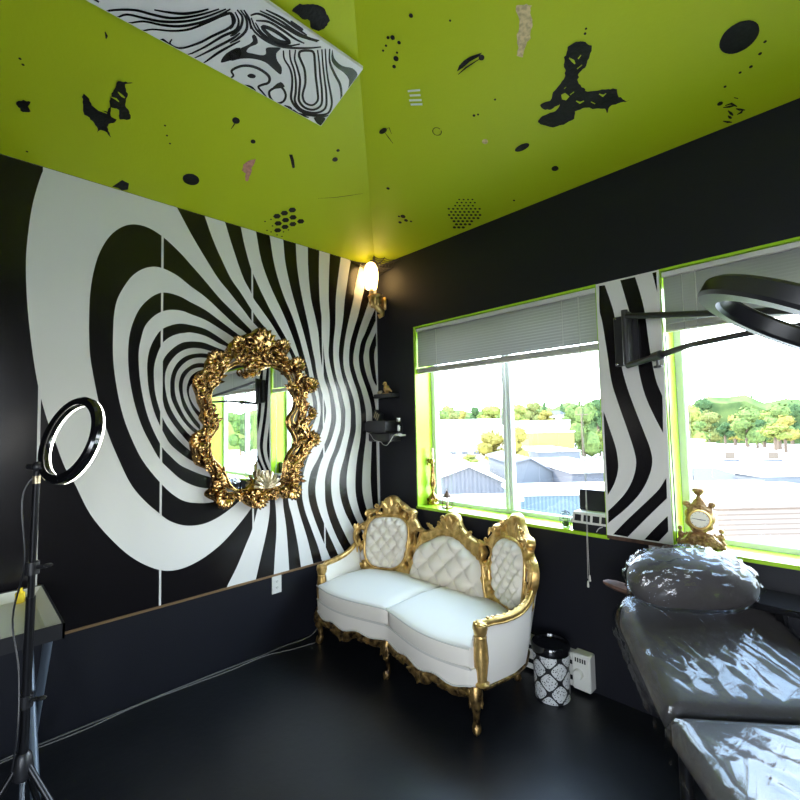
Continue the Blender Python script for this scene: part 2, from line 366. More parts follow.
# ---------------- measured outlines: mural, panel, ceiling marks, mirror, swirl panel
MURAL=[([(-1.754,3.095),(-1.723,3.045),(-1.628,2.885),(-1.509,2.709),(-1.447,2.625),(-1.383,2.56),(-1.326,2.499),(-1.267,2.437),(-1.214,2.376),(-1.16,2.328),(-1.112,2.275)],[(-1.583,3.126),(-1.547,3.047),(-1.495,2.908),(-1.426,2.764),(-1.358,2.643),(-1.296,2.569),(-1.244,2.499),(-1.206,2.447),(-1.144,2.375),(-1.08,2.316),(-1.047,2.283)]),
([(-1.419,3.08),(-1.404,3.041),(-1.354,2.89),(-1.266,2.663),(-1.22,2.591),(-1.198,2.544),(-1.143,2.479),(-1.063,2.386),(-0.981,2.275),(-0.913,2.19),(-0.853,2.071)],[(-1.306,3.093),(-1.29,3.042),(-1.265,2.928),(-1.22,2.777),(-1.197,2.722),(-1.142,2.614),(-1.111,2.56),(-1.063,2.478),(-1.022,2.415),(-0.913,2.252),(-0.843,2.134),(-0.8,2.043)]),
([(-1.188,0.517),(-1.186,0.527),(-1.152,0.655),(-1.105,0.829),(-1.08,0.954),(-1.075,1.047),(-1.087,1.142)],[(-1.048,0.51),(-1.047,0.527),(-1.034,0.7),(-1.025,0.8),(-1.024,0.931),(-1.035,1.078),(-1.055,1.153)]),
([(-1.184,3.086),(-1.172,3.036),(-1.133,2.842),(-1.061,2.661),(-0.962,2.479),(-0.877,2.304),(-0.812,2.137),(-0.772,2.045),(-0.75,1.967),(-0.719,1.889),(-0.696,1.81),(-0.693,1.73),(-0.712,1.65),(-0.736,1.595),(-0.788,1.51),(-0.851,1.405),(-0.913,1.273),(-0.956,1.164),(-0.968,1.047),(-0.942,0.847),(-0.92,0.533),(-0.918,0.507)],[(-1.071,3.081),(-1.062,3.037),(-1.027,2.837),(-0.961,2.634),(-0.867,2.439),(-0.806,2.273),(-0.762,2.126),(-0.735,2.048),(-0.718,1.969),(-0.681,1.89),(-0.658,1.81),(-0.655,1.73),(-0.675,1.65),(-0.704,1.594),(-0.751,1.509),(-0.816,1.38),(-0.879,1.247),(-0.914,1.137),(-0.924,1.049),(-0.887,0.903),(-0.844,0.699),(-0.82,0.533),(-0.817,0.512)]),
([(-0.955,3.083),(-0.949,3.042),(-0.933,2.876),(-0.882,2.665),(-0.813,2.455),(-0.769,2.325),(-0.711,2.114),(-0.698,2.05),(-0.675,1.971),(-0.648,1.892),(-0.63,1.811),(-0.621,1.73),(-0.632,1.649),(-0.657,1.569),(-0.705,1.491),(-0.762,1.4),(-0.808,1.302),(-0.844,1.206),(-0.863,1.109),(-0.855,1.043),(-0.826,0.933),(-0.761,0.735),(-0.708,0.53),(-0.703,0.509)],[(-0.841,3.083),(-0.838,3.041),(-0.827,2.853),(-0.784,2.62),(-0.731,2.41),(-0.691,2.213),(-0.669,2.117),(-0.66,2.053),(-0.642,1.973),(-0.614,1.893),(-0.586,1.812),(-0.569,1.73),(-0.579,1.649),(-0.609,1.568),(-0.649,1.489),(-0.716,1.409),(-0.767,1.303),(-0.796,1.197),(-0.804,1.079),(-0.78,0.953),(-0.725,0.809),(-0.662,0.648),(-0.624,0.527),(-0.615,0.504)]),
([(-0.727,3.09),(-0.727,3.041),(-0.725,2.86),(-0.7,2.619),(-0.664,2.486),(-0.636,2.358),(-0.624,2.219),(-0.611,2.122),(-0.597,2.057),(-0.579,1.976),(-0.545,1.895),(-0.526,1.813),(-0.518,1.731),(-0.519,1.648),(-0.54,1.567),(-0.571,1.486),(-0.616,1.407),(-0.66,1.33),(-0.718,1.244),(-0.747,1.126),(-0.739,1.017),(-0.692,0.871),(-0.612,0.68),(-0.542,0.523),(-0.535,0.501)],[(-0.614,3.087),(-0.617,3.039),(-0.624,2.833),(-0.618,2.634),(-0.609,2.552),(-0.596,2.454),(-0.589,2.289),(-0.576,2.142),(-0.562,2.06),(-0.539,1.978),(-0.51,1.897),(-0.486,1.814),(-0.472,1.731),(-0.47,1.648),(-0.49,1.565),(-0.522,1.484),(-0.568,1.405),(-0.616,1.333),(-0.662,1.211),(-0.682,1.089),(-0.658,0.962),(-0.593,0.8),(-0.511,0.632),(-0.46,0.525),(-0.45,0.498)]),
([(-0.506,3.082),(-0.511,3.034),(-0.524,2.821),(-0.528,2.65),(-0.521,2.482),(-0.528,2.313),(-0.537,2.212),(-0.531,2.145),(-0.512,2.063),(-0.488,1.981),(-0.459,1.899),(-0.44,1.815),(-0.42,1.732),(-0.417,1.647),(-0.429,1.564),(-0.461,1.482),(-0.493,1.401),(-0.544,1.306),(-0.586,1.176),(-0.59,1.022),(-0.561,0.881),(-0.475,0.681),(-0.387,0.529),(-0.375,0.506)],[(-0.391,3.086),(-0.398,3.036),(-0.438,2.804),(-0.456,2.663),(-0.465,2.448),(-0.483,2.318),(-0.489,2.233),(-0.487,2.149),(-0.475,2.066),(-0.452,1.983),(-0.417,1.9),(-0.393,1.816),(-0.373,1.732),(-0.375,1.647),(-0.382,1.563),(-0.409,1.48),(-0.437,1.406),(-0.497,1.294),(-0.527,1.158),(-0.521,1.013),(-0.472,0.851),(-0.367,0.646),(-0.295,0.53),(-0.28,0.502)]),
([(-0.276,3.088),(-0.289,3.035),(-0.343,2.771),(-0.361,2.68),(-0.38,2.52),(-0.409,2.37),(-0.427,2.265),(-0.43,2.171),(-0.414,2.07),(-0.39,1.987),(-0.354,1.903),(-0.329,1.818),(-0.314,1.732),(-0.316,1.647),(-0.323,1.561),(-0.346,1.477),(-0.386,1.346),(-0.439,1.191),(-0.442,1.047),(-0.399,0.897),(-0.309,0.737),(-0.217,0.59),(-0.169,0.504)],[(-0.168,3.088),(-0.181,3.039),(-0.249,2.79),(-0.267,2.697),(-0.315,2.53),(-0.356,2.376),(-0.376,2.27),(-0.386,2.175),(-0.377,2.073),(-0.347,1.989),(-0.311,1.904),(-0.28,1.819),(-0.265,1.733),(-0.261,1.646),(-0.263,1.56),(-0.287,1.475),(-0.335,1.328),(-0.367,1.184),(-0.365,1.037),(-0.325,0.903),(-0.252,0.757),(-0.177,0.625),(-0.112,0.509)]),
([(-0.062,3.086),(-0.075,3.036),(-0.127,2.864),(-0.171,2.715),(-0.214,2.572),(-0.267,2.432),(-0.308,2.312),(-0.323,2.206),(-0.323,2.128),(-0.313,2.077),(-0.282,1.992),(-0.245,1.907),(-0.219,1.82),(-0.204,1.733),(-0.2,1.646),(-0.204,1.558),(-0.215,1.472),(-0.251,1.323),(-0.272,1.175),(-0.275,1.027),(-0.249,0.905),(-0.203,0.793),(-0.142,0.687),(-0.075,0.579),(-0.018,0.498)],[(0.035,3.091),(0.022,3.031),(-0.038,2.859),(-0.083,2.73),(-0.145,2.583),(-0.205,2.44),(-0.247,2.319),(-0.271,2.229),(-0.278,2.149),(-0.263,2.081),(-0.232,1.995),(-0.194,1.909),(-0.167,1.821),(-0.147,1.733),(-0.143,1.645),(-0.145,1.557),(-0.153,1.469),(-0.181,1.318),(-0.2,1.138),(-0.198,1.017),(-0.16,0.879),(-0.106,0.75),(-0.027,0.614),(0.007,0.555)]),
([(0.007,2.7),(-0.025,2.639),(-0.075,2.548),(-0.137,2.422),(-0.185,2.335),(-0.209,2.244),(-0.216,2.19),(-0.202,2.085),(-0.169,1.998),(-0.131,1.911),(-0.098,1.823),(-0.077,1.734),(-0.073,1.644),(-0.075,1.555),(-0.081,1.467),(-0.099,1.238),(-0.103,1.082),(-0.081,0.881),(-0.047,0.775),(-0.013,0.699)],[(0.011,2.598),(-0.009,2.554),(-0.078,2.429),(-0.127,2.342),(-0.152,2.249),(-0.163,2.195),(-0.144,2.089),(-0.111,2.001),(-0.072,1.913),(-0.045,1.824),(-0.029,1.734),(-0.025,1.644),(-0.028,1.554),(-0.03,1.465),(-0.028,1.232),(-0.027,1.081),(-0.021,0.877),(-0.011,0.769)]),
([(0.001,2.458),(-0.018,2.428),(-0.062,2.349),(-0.093,2.273),(-0.097,2.2),(-0.08,2.093),(-0.052,2.005),(-0.018,1.952)],[(0.004,2.338),(-0.017,2.308),(-0.035,2.233),(-0.031,2.142),(-0.023,2.079),(-0.011,1.97)]),
([(-1.16,2.269),(-1.222,2.312),(-1.333,2.404),(-1.44,2.493),(-1.549,2.603),(-1.64,2.691),(-1.703,2.75),(-1.818,2.833),(-1.904,2.864),(-1.976,2.858),(-2.034,2.825),(-2.096,2.752),(-2.145,2.643),(-2.173,2.529),(-2.19,2.385),(-2.193,2.234),(-2.192,2.153),(-2.185,2.027),(-2.164,1.891),(-2.133,1.731),(-2.092,1.581),(-2.041,1.439),(-1.967,1.268),(-1.891,1.164),(-1.812,1.08),(-1.766,1.036),(-1.695,0.996),(-1.634,0.979),(-1.546,0.977),(-1.44,1.01),(-1.314,1.086),(-1.256,1.134)],[(-1.237,2.259),(-1.263,2.285),(-1.333,2.326),(-1.44,2.409),(-1.542,2.488),(-1.639,2.543),(-1.727,2.598),(-1.816,2.624),(-1.868,2.619),(-1.924,2.59),(-1.978,2.536),(-2.025,2.453),(-2.056,2.374),(-2.07,2.288),(-2.074,2.192),(-2.072,2.014),(-2.05,1.838),(-2.018,1.685),(-1.969,1.541),(-1.914,1.419),(-1.819,1.28),(-1.743,1.194),(-1.671,1.141),(-1.597,1.118),(-1.493,1.11),(-1.412,1.133)]),
([(-1.267,2.241),(-1.311,2.261),(-1.44,2.339),(-1.542,2.399),(-1.639,2.436),(-1.702,2.461),(-1.774,2.471),(-1.821,2.462),(-1.878,2.419),(-1.933,2.347),(-1.97,2.255),(-1.991,2.154),(-1.995,2.021),(-1.983,1.889),(-1.955,1.745),(-1.916,1.618),(-1.871,1.519),(-1.814,1.412),(-1.756,1.345),(-1.684,1.275),(-1.597,1.225),(-1.52,1.203),(-1.453,1.198)],[(-1.326,2.22),(-1.348,2.235),(-1.44,2.283),(-1.542,2.331),(-1.639,2.356),(-1.689,2.368),(-1.762,2.363),(-1.815,2.341),(-1.855,2.309),(-1.905,2.239),(-1.926,2.162),(-1.938,2.087),(-1.939,2.025),(-1.929,1.892),(-1.895,1.715),(-1.855,1.598),(-1.8,1.485),(-1.756,1.433),(-1.697,1.372),(-1.635,1.335),(-1.572,1.303),(-1.507,1.277)]),
([(-1.355,2.174),(-1.391,2.191),(-1.44,2.22),(-1.541,2.269),(-1.638,2.283),(-1.701,2.283),(-1.761,2.262),(-1.814,2.226),(-1.859,2.151),(-1.881,2.086),(-1.891,2.011),(-1.89,1.937),(-1.882,1.851),(-1.862,1.752),(-1.839,1.678),(-1.798,1.584),(-1.757,1.508),(-1.697,1.448),(-1.635,1.399),(-1.585,1.369)],[(-1.384,2.157),(-1.405,2.169),(-1.44,2.179),(-1.541,2.222),(-1.638,2.233),(-1.67,2.226),(-1.713,2.214),(-1.761,2.188),(-1.799,2.152),(-1.83,2.085),(-1.852,1.995),(-1.853,1.92),(-1.846,1.833),(-1.828,1.753),(-1.796,1.659),(-1.757,1.593),(-1.697,1.518),(-1.642,1.464),(-1.598,1.429)]),
([(-1.384,2.129),(-1.419,2.139),(-1.474,2.154),(-1.554,2.176),(-1.632,2.174),(-1.682,2.162),(-1.73,2.13),(-1.778,2.077),(-1.801,2.034),(-1.809,1.973),(-1.812,1.885),(-1.796,1.753),(-1.776,1.697),(-1.74,1.634),(-1.685,1.559),(-1.636,1.502),(-1.598,1.474)],[(-1.426,2.097),(-1.474,2.113),(-1.554,2.132),(-1.619,2.132),(-1.669,2.117),(-1.718,2.083),(-1.76,2.028),(-1.783,1.975),(-1.79,1.924),(-1.785,1.842),(-1.764,1.754),(-1.728,1.678),(-1.679,1.607),(-1.642,1.564),(-1.598,1.527)]),
([(-1.481,2.092),(-1.541,2.103),(-1.619,2.092),(-1.669,2.071),(-1.712,2.032),(-1.742,1.978),(-1.756,1.926),(-1.759,1.875),(-1.753,1.799),(-1.722,1.723),(-1.68,1.652),(-1.63,1.593),(-1.592,1.559)],[(-1.481,2.058),(-1.534,2.073),(-1.606,2.067),(-1.65,2.047),(-1.687,2.014),(-1.715,1.973),(-1.729,1.927),(-1.732,1.876),(-1.726,1.812),(-1.698,1.736),(-1.661,1.665),(-1.617,1.612),(-1.585,1.585)]),
([(-1.521,2.034),(-1.561,2.037),(-1.612,2.027),(-1.656,1.997),(-1.687,1.962),(-1.702,1.922),(-1.708,1.877),(-1.699,1.813),(-1.68,1.742),(-1.643,1.678),(-1.605,1.625),(-1.573,1.591)],[(-1.521,2.007),(-1.587,2.005),(-1.631,1.986),(-1.662,1.951),(-1.678,1.917),(-1.684,1.872),(-1.677,1.807),(-1.655,1.749),(-1.618,1.684),(-1.573,1.624)]),
([(-1.547,1.998),(-1.599,1.975),(-1.631,1.946),(-1.65,1.906),(-1.659,1.853),(-1.649,1.801),(-1.624,1.736),(-1.579,1.671)],[(-1.547,1.958),(-1.599,1.921),(-1.637,1.88),(-1.644,1.84),(-1.637,1.801),(-1.611,1.75),(-1.566,1.697)]),
([(-2.413,3.025),(-2.421,2.997),(-2.454,2.826),(-2.47,2.657),(-2.476,2.514),(-2.468,2.3),(-2.45,2.105),(-2.428,1.93),(-2.405,1.798),(-2.373,1.664),(-2.333,1.534),(-2.291,1.402),(-2.254,1.328),(-2.174,1.136),(-2.076,0.984),(-1.973,0.86),(-1.877,0.78),(-1.787,0.732),(-1.694,0.719),(-1.571,0.748),(-1.44,0.818),(-1.343,0.9),(-1.219,1.031),(-1.165,1.109)],[(-1.134,1.134),(-1.174,1.011),(-1.212,0.883),(-1.257,0.788),(-1.329,0.64),(-1.395,0.529),(-1.399,0.511)])]
PANEL=[([(2.01,2.396),(2.007,2.238),(2.016,2.192),(2.038,1.995),(2.056,1.816),(2.085,1.698),(2.126,1.554),(2.157,1.435),(2.167,1.359),(2.148,1.274),(2.109,1.196),(2.052,1.125),(2.002,1.073)],[(2.043,2.392),(2.076,2.269),(2.088,2.208),(2.103,2.047),(2.117,1.89),(2.137,1.79),(2.176,1.652),(2.216,1.526),(2.242,1.437),(2.249,1.365),(2.223,1.272),(2.175,1.186),(2.105,1.103),(2.034,1.035),(1.999,1.003)]),
([(2.13,2.401),(2.152,2.297),(2.172,2.199),(2.19,2.074),(2.204,1.881),(2.21,1.832),(2.231,1.727),(2.27,1.616),(2.309,1.523)],[(2.21,2.399),(2.232,2.3),(2.248,2.205),(2.256,2.106),(2.267,1.965),(2.277,1.881),(2.291,1.797),(2.315,1.722)]),
([(2.298,2.399),(2.307,2.344),(2.317,2.286)],[(2.318,2.402),(2.317,2.358),(2.317,2.286)]),
([(2.002,1.653),(2.002,1.424),(2.004,1.163)],[(2.002,1.653),(2.03,1.555),(2.063,1.433),(2.07,1.369),(2.068,1.311),(2.043,1.231),(2.004,1.163)]),
([(2.024,0.943),(2.102,1.033),(2.203,1.141),(2.276,1.223),(2.313,1.286)],[(2.103,0.941),(2.166,1.014),(2.233,1.091),(2.311,1.177)]),
([(2.189,0.941),(2.254,1.021),(2.31,1.084)],[(2.26,0.942),(2.309,1.003)])]
MARKS=[('L','black',[(0.341,-2.552),(0.331,-2.543),(0.31,-2.53),(0.314,-2.517),(0.323,-2.503),(0.339,-2.499),(0.351,-2.509),(0.37,-2.5),(0.386,-2.503),(0.388,-2.509),(0.377,-2.517),(0.379,-2.528),(0.362,-2.543)]),
('L','black',[(0.542,-2.324),(0.531,-2.299),(0.496,-2.277),(0.49,-2.229),(0.496,-2.216),(0.537,-2.209),(0.551,-2.22),(0.6,-2.217),(0.646,-2.214),(0.683,-2.208),(0.69,-2.191),(0.707,-2.149),(0.678,-2.18),(0.633,-2.161),(0.571,-2.152),(0.534,-2.119),(0.499,-2.117),(0.479,-2.158),(0.532,-2.17),(0.528,-2.203),(0.48,-2.2),(0.474,-2.172),(0.453,-2.169),(0.426,-2.197),(0.389,-2.19),(0.34,-2.163),(0.376,-2.193),(0.375,-2.227),(0.338,-2.228),(0.371,-2.23),(0.408,-2.261),(0.421,-2.274),(0.426,-2.302),(0.476,-2.312),(0.506,-2.321)]),
('L','green',[(0.4956,-2.2758),(0.4829,-2.2495),(0.4851,-2.2143),(0.4893,-2.2141),(0.4947,-2.2475),(0.4995,-2.2744)]),
('L','green',[(0.584,-2.2177),(0.5815,-2.198),(0.5758,-2.1829),(0.5787,-2.1811),(0.5913,-2.1957),(0.5875,-2.2178)]),
('L','green',[(0.6255,-2.1985),(0.6102,-2.1804),(0.6099,-2.1647),(0.614,-2.1636),(0.6211,-2.1754),(0.6291,-2.1963)]),
('L','black',[(0.308,-1.728),(0.305,-1.714),(0.299,-1.7),(0.289,-1.69),(0.276,-1.683),(0.263,-1.681),(0.249,-1.683),(0.236,-1.69),(0.226,-1.7),(0.22,-1.714),(0.218,-1.728),(0.22,-1.743),(0.226,-1.756),(0.236,-1.766),(0.249,-1.773),(0.263,-1.775),(0.276,-1.773),(0.289,-1.766),(0.299,-1.756),(0.305,-1.743)]),
('L','black',[(0.3328,-1.0502),(0.3196,-1.0264),(0.2933,-1.0264),(0.2801,-1.0502),(0.2933,-1.074),(0.3196,-1.074)]),
('L','black',[(0.2821,-1.0839),(0.2689,-1.0601),(0.2426,-1.0601),(0.2294,-1.0839),(0.2426,-1.1077),(0.2689,-1.1077)]),
('L','black',[(0.2325,-1.1147),(0.2193,-1.0909),(0.193,-1.0909),(0.1798,-1.1147),(0.193,-1.1385),(0.2193,-1.1385)]),
('L','black',[(0.2707,-1.0073),(0.2576,-0.9835),(0.2312,-0.9835),(0.2181,-1.0073),(0.2312,-1.0312),(0.2576,-1.0312)]),
('L','black',[(0.2238,-1.0405),(0.2106,-1.0167),(0.1843,-1.0167),(0.1711,-1.0405),(0.1843,-1.0644),(0.2106,-1.0644)]),
('L','black',[(0.171,-1.0708),(0.1578,-1.047),(0.1315,-1.047),(0.1183,-1.0708),(0.1315,-1.0947),(0.1578,-1.0947)]),
('L','black',[(0.2589,-0.9355),(0.2457,-0.9116),(0.2194,-0.9116),(0.2062,-0.9355),(0.2194,-0.9593),(0.2457,-0.9593)]),
('L','black',[(0.2098,-0.9717),(0.1966,-0.9479),(0.1703,-0.9479),(0.1571,-0.9717),(0.1703,-0.9955),(0.1966,-0.9955)]),
('L','black',[(0.1592,-1.0082),(0.146,-0.9844),(0.1196,-0.9844),(0.1065,-1.0082),(0.1196,-1.032),(0.146,-1.032)]),
('L','black',[(0.1043,-1.0378),(0.0911,-1.0139),(0.0648,-1.0139),(0.0516,-1.0378),(0.0648,-1.0616),(0.0911,-1.0616)]),
('L','black',[(0.13,-1.164),(0.127,-1.159),(0.122,-1.158),(0.117,-1.161),(0.117,-1.167),(0.122,-1.171),(0.127,-1.17)]),
('L','black',[(0.166,-1.137),(0.164,-1.131),(0.158,-1.13),(0.153,-1.133),(0.153,-1.14),(0.158,-1.143),(0.164,-1.142)]),
('L','black',[(0.111,-1.095),(0.108,-1.089),(0.103,-1.088),(0.098,-1.092),(0.098,-1.098),(0.103,-1.101),(0.108,-1.1)]),
('L','black',[(0.051,-1.107),(0.049,-1.102),(0.043,-1.1),(0.038,-1.104),(0.038,-1.11),(0.043,-1.114),(0.049,-1.113)]),
('L','black',[(0.049,-1.073),(0.046,-1.068),(0.041,-1.066),(0.036,-1.07),(0.036,-1.076),(0.041,-1.08),(0.046,-1.079)]),
('L','black',[(0.087,-0.991),(0.084,-0.985),(0.079,-0.984),(0.074,-0.988),(0.074,-0.994),(0.079,-0.997),(0.084,-0.996)]),
('L','black',[(0.038,-1.017),(0.035,-1.012),(0.029,-1.011),(0.025,-1.014),(0.025,-1.02),(0.029,-1.024),(0.035,-1.023)]),
('L','black',[(0.038,-0.975),(0.035,-0.97),(0.03,-0.969),(0.025,-0.972),(0.025,-0.978),(0.03,-0.982),(0.035,-0.981)]),
('L','black',[(0.122,-0.968),(0.119,-0.963),(0.114,-0.962),(0.109,-0.965),(0.109,-0.971),(0.114,-0.975),(0.119,-0.974)]),
('L','pink',[(0.5838,-1.4645),(0.5467,-1.4557),(0.5045,-1.4544),(0.4683,-1.44),(0.4023,-1.4279),(0.3962,-1.4484),(0.4544,-1.4661),(0.4635,-1.4983),(0.5096,-1.5084),(0.5454,-1.4968),(0.563,-1.4799)]),
('L','black',[(0.702,-1.309),(0.712,-1.292),(0.679,-1.26),(0.635,-1.228),(0.622,-1.236),(0.645,-1.258),(0.669,-1.278)]),
('L','black',[(0.776,-1.668),(0.776,-1.662),(0.773,-1.656),(0.769,-1.652),(0.763,-1.649),(0.757,-1.648),(0.751,-1.649),(0.746,-1.652),(0.742,-1.656),(0.739,-1.662),(0.738,-1.668),(0.739,-1.674),(0.742,-1.68),(0.746,-1.684),(0.751,-1.687),(0.757,-1.688),(0.763,-1.687),(0.769,-1.684),(0.773,-1.68),(0.776,-1.674)]),
('L','black',[(0.7519,-1.6664),(0.7233,-1.6695),(0.6968,-1.67),(0.6966,-1.6679),(0.7229,-1.6635),(0.7518,-1.6643)]),
('L','black',[(0.695,-1.532),(0.695,-1.528),(0.693,-1.524),(0.69,-1.521),(0.686,-1.519),(0.682,-1.518),(0.678,-1.519),(0.674,-1.521),(0.671,-1.524),(0.669,-1.528),(0.668,-1.532),(0.669,-1.536),(0.671,-1.54),(0.674,-1.543),(0.678,-1.545),(0.682,-1.546),(0.686,-1.545),(0.69,-1.543),(0.693,-1.54),(0.695,-1.536)]),
('L','black',[(0.882,-1.065),(0.881,-1.062),(0.88,-1.059),(0.877,-1.056),(0.874,-1.055),(0.871,-1.054),(0.868,-1.055),(0.865,-1.056),(0.863,-1.059),(0.861,-1.062),(0.861,-1.065),(0.861,-1.068),(0.863,-1.071),(0.865,-1.074),(0.868,-1.075),(0.871,-1.076),(0.874,-1.075),(0.877,-1.074),(0.88,-1.071),(0.881,-1.068)]),
('L','black',[(0.824,-1.041),(0.823,-1.036),(0.821,-1.031),(0.817,-1.027),(0.812,-1.024),(0.807,-1.023),(0.802,-1.024),(0.797,-1.027),(0.793,-1.031),(0.791,-1.036),(0.79,-1.041),(0.791,-1.047),(0.793,-1.052),(0.797,-1.056),(0.802,-1.058),(0.807,-1.059),(0.812,-1.058),(0.817,-1.056),(0.821,-1.052),(0.823,-1.047)]),
('L','black',[(0.011,-2.091),(0.047,-2.073),(0.086,-2.056),(0.081,-2.04),(0.076,-2.018),(0.026,-2.011),(0.004,-2.038),(0.014,-2.061)]),
('L','black',[(0.8734,-2.3023),(0.8593,-2.2973),(0.8472,-2.2934),(0.8475,-2.2899),(0.8626,-2.2878),(0.8753,-2.2993)]),
('L','black',[(0.48,-0.95),(0.541,-0.848),(0.605,-0.764),(0.664,-0.693),(0.665,-0.694),(0.608,-0.766),(0.544,-0.85),(0.481,-0.951)]),
('L','black',[(0.5881,-2.5568),(0.5852,-2.5516),(0.5795,-2.5516),(0.5766,-2.5568),(0.5795,-2.562),(0.5852,-2.562)]),
('L','black',[(0.5657,-2.5449),(0.5628,-2.5397),(0.557,-2.5397),(0.5542,-2.5449),(0.557,-2.5501),(0.5628,-2.5501)]),
('L','black',[(0.557,-1.9638),(0.5542,-1.9586),(0.5484,-1.9586),(0.5455,-1.9638),(0.5484,-1.969),(0.5542,-1.969)]),
('L','black',[(0.5026,-1.9371),(0.4997,-1.9319),(0.494,-1.9319),(0.4911,-1.9371),(0.494,-1.9423),(0.4997,-1.9423)]),
('L','black',[(0.4606,-1.9087),(0.4577,-1.9035),(0.452,-1.9035),(0.4491,-1.9087),(0.452,-1.9139),(0.4577,-1.9139)]),
('L','black',[(0.0793,-2.4877),(0.0764,-2.4826),(0.0707,-2.4826),(0.0678,-2.4877),(0.0707,-2.4929),(0.0764,-2.4929)]),
('L','black',[(1.372,-1.688),(1.37,-1.661),(1.371,-1.63),(1.379,-1.603),(1.358,-1.574),(1.363,-1.544),(1.395,-1.526),(1.431,-1.523),(1.447,-1.551),(1.453,-1.572),(1.454,-1.605),(1.409,-1.68)]),
('R','tan',[(2.1189,-1.0518),(2.1053,-1.0298),(2.0943,-0.9821),(2.0601,-0.9499),(2.0379,-0.9035),(2.0134,-0.8722),(2.0281,-0.8466),(2.0633,-0.8856),(2.1006,-0.906),(2.1401,-0.9493),(2.1525,-0.9958),(2.172,-1.0133)]),
('R','black',[(2.216,-0.776),(2.257,-0.775),(2.284,-0.759),(2.3,-0.72),(2.278,-0.693),(2.243,-0.652),(2.199,-0.64),(2.18,-0.601),(2.195,-0.559),(2.193,-0.538),(2.266,-0.504),(2.313,-0.479),(2.305,-0.435),(2.319,-0.402),(2.349,-0.387),(2.316,-0.394),(2.258,-0.41),(2.243,-0.4),(2.232,-0.375),(2.232,-0.402),(2.193,-0.433),(2.153,-0.466),(2.108,-0.47),(2.084,-0.435),(2.018,-0.436),(1.973,-0.448),(1.935,-0.49),(1.92,-0.521),(1.96,-0.536),(2.038,-0.526),(2.066,-0.547),(2.008,-0.546),(1.974,-0.578),(1.979,-0.602),(2.031,-0.59),(2.057,-0.62),(2.133,-0.651),(2.164,-0.69),(2.161,-0.709),(2.185,-0.742)]),
('R','green',[(2.0902,-0.5913),(2.1105,-0.5902),(2.1201,-0.5619),(2.0971,-0.552),(2.0836,-0.5674)]),
('R','green',[(2.1972,-0.7311),(2.2019,-0.7082),(2.2071,-0.6921),(2.2112,-0.6924),(2.2136,-0.7111),(2.2012,-0.7326)]),
('R','green',[(2.2466,-0.7161),(2.2286,-0.7073),(2.2304,-0.7035),(2.2485,-0.7124)]),
('R','green',[(2.2321,-0.6726),(2.2063,-0.6682),(2.207,-0.6641),(2.2329,-0.6685)]),
('R','green',[(2.1902,-0.478),(2.2016,-0.4577),(2.2052,-0.4597),(2.1939,-0.4801)]),
('R','green',[(2.1336,-0.5221),(2.1434,-0.4979),(2.1668,-0.5001),(2.1669,-0.5043),(2.1501,-0.5078),(2.1373,-0.5242)]),
('R','green',[(2.2374,-0.4963),(2.2475,-0.4723),(2.2672,-0.4799),(2.2661,-0.484),(2.2534,-0.4827),(2.241,-0.4984)]),
('R','green',[(2.1164,-0.6092),(2.1285,-0.6132),(2.1272,-0.6172),(2.1151,-0.6132)]),
('R','green',[(2.1258,-0.5656),(2.148,-0.5692),(2.1473,-0.5734),(2.1252,-0.5697)]),
('R','black',[(2.85,-0.423),(2.849,-0.408),(2.844,-0.395),(2.836,-0.383),(2.825,-0.373),(2.812,-0.365),(2.798,-0.36),(2.783,-0.359),(2.768,-0.36),(2.754,-0.365),(2.741,-0.373),(2.731,-0.383),(2.723,-0.395),(2.718,-0.408),(2.716,-0.423),(2.718,-0.437),(2.723,-0.45),(2.731,-0.462),(2.741,-0.473),(2.754,-0.48),(2.768,-0.485),(2.783,-0.486),(2.798,-0.485),(2.812,-0.48),(2.825,-0.473),(2.836,-0.462),(2.844,-0.45),(2.849,-0.437)]),
('R','black',[(1.875,-0.196),(1.874,-0.19),(1.872,-0.185),(1.867,-0.181),(1.862,-0.178),(1.855,-0.177),(1.849,-0.178),(1.844,-0.181),(1.839,-0.185),(1.836,-0.19),(1.835,-0.196),(1.836,-0.202),(1.839,-0.208),(1.844,-0.212),(1.849,-0.214),(1.855,-0.215),(1.862,-0.214),(1.867,-0.212),(1.872,-0.208),(1.874,-0.202)]),
('R','black',[(1.452,-0.762),(1.45,-0.756),(1.446,-0.751),(1.441,-0.747),(1.435,-0.744),(1.429,-0.743),(1.423,-0.743),(1.417,-0.745),(1.411,-0.748),(1.406,-0.752),(1.403,-0.757),(1.4,-0.763),(1.4,-0.769),(1.4,-0.776),(1.402,-0.782),(1.406,-0.787),(1.41,-0.791),(1.416,-0.794),(1.422,-0.796),(1.428,-0.797),(1.434,-0.796),(1.44,-0.793),(1.445,-0.789),(1.449,-0.784),(1.452,-0.779),(1.453,-0.772),(1.449,-0.772),(1.448,-0.777),(1.446,-0.782),(1.442,-0.786),(1.438,-0.79),(1.433,-0.792),(1.428,-0.793),(1.423,-0.792),(1.417,-0.791),(1.413,-0.788),(1.409,-0.784),(1.406,-0.78),(1.404,-0.775),(1.404,-0.769),(1.404,-0.764),(1.406,-0.759),(1.409,-0.754),(1.413,-0.751),(1.418,-0.748),(1.423,-0.747),(1.429,-0.747),(1.434,-0.748),(1.439,-0.75),(1.443,-0.754),(1.446,-0.758),(1.449,-0.763)]),
('R','white',[(1.4604,-1.0438),(1.5197,-1.011),(1.5127,-1.002),(1.453,-1.0349)]),
('R','white',[(1.4511,-1.0209),(1.5025,-0.9897),(1.4953,-0.9805),(1.4449,-1.0115)]),
('R','white',[(1.4299,-1.0025),(1.4884,-0.9661),(1.4811,-0.956),(1.4227,-0.9929)]),
('R','white',[(1.4196,-0.9804),(1.475,-0.9463),(1.4671,-0.9363),(1.4126,-0.971)]),
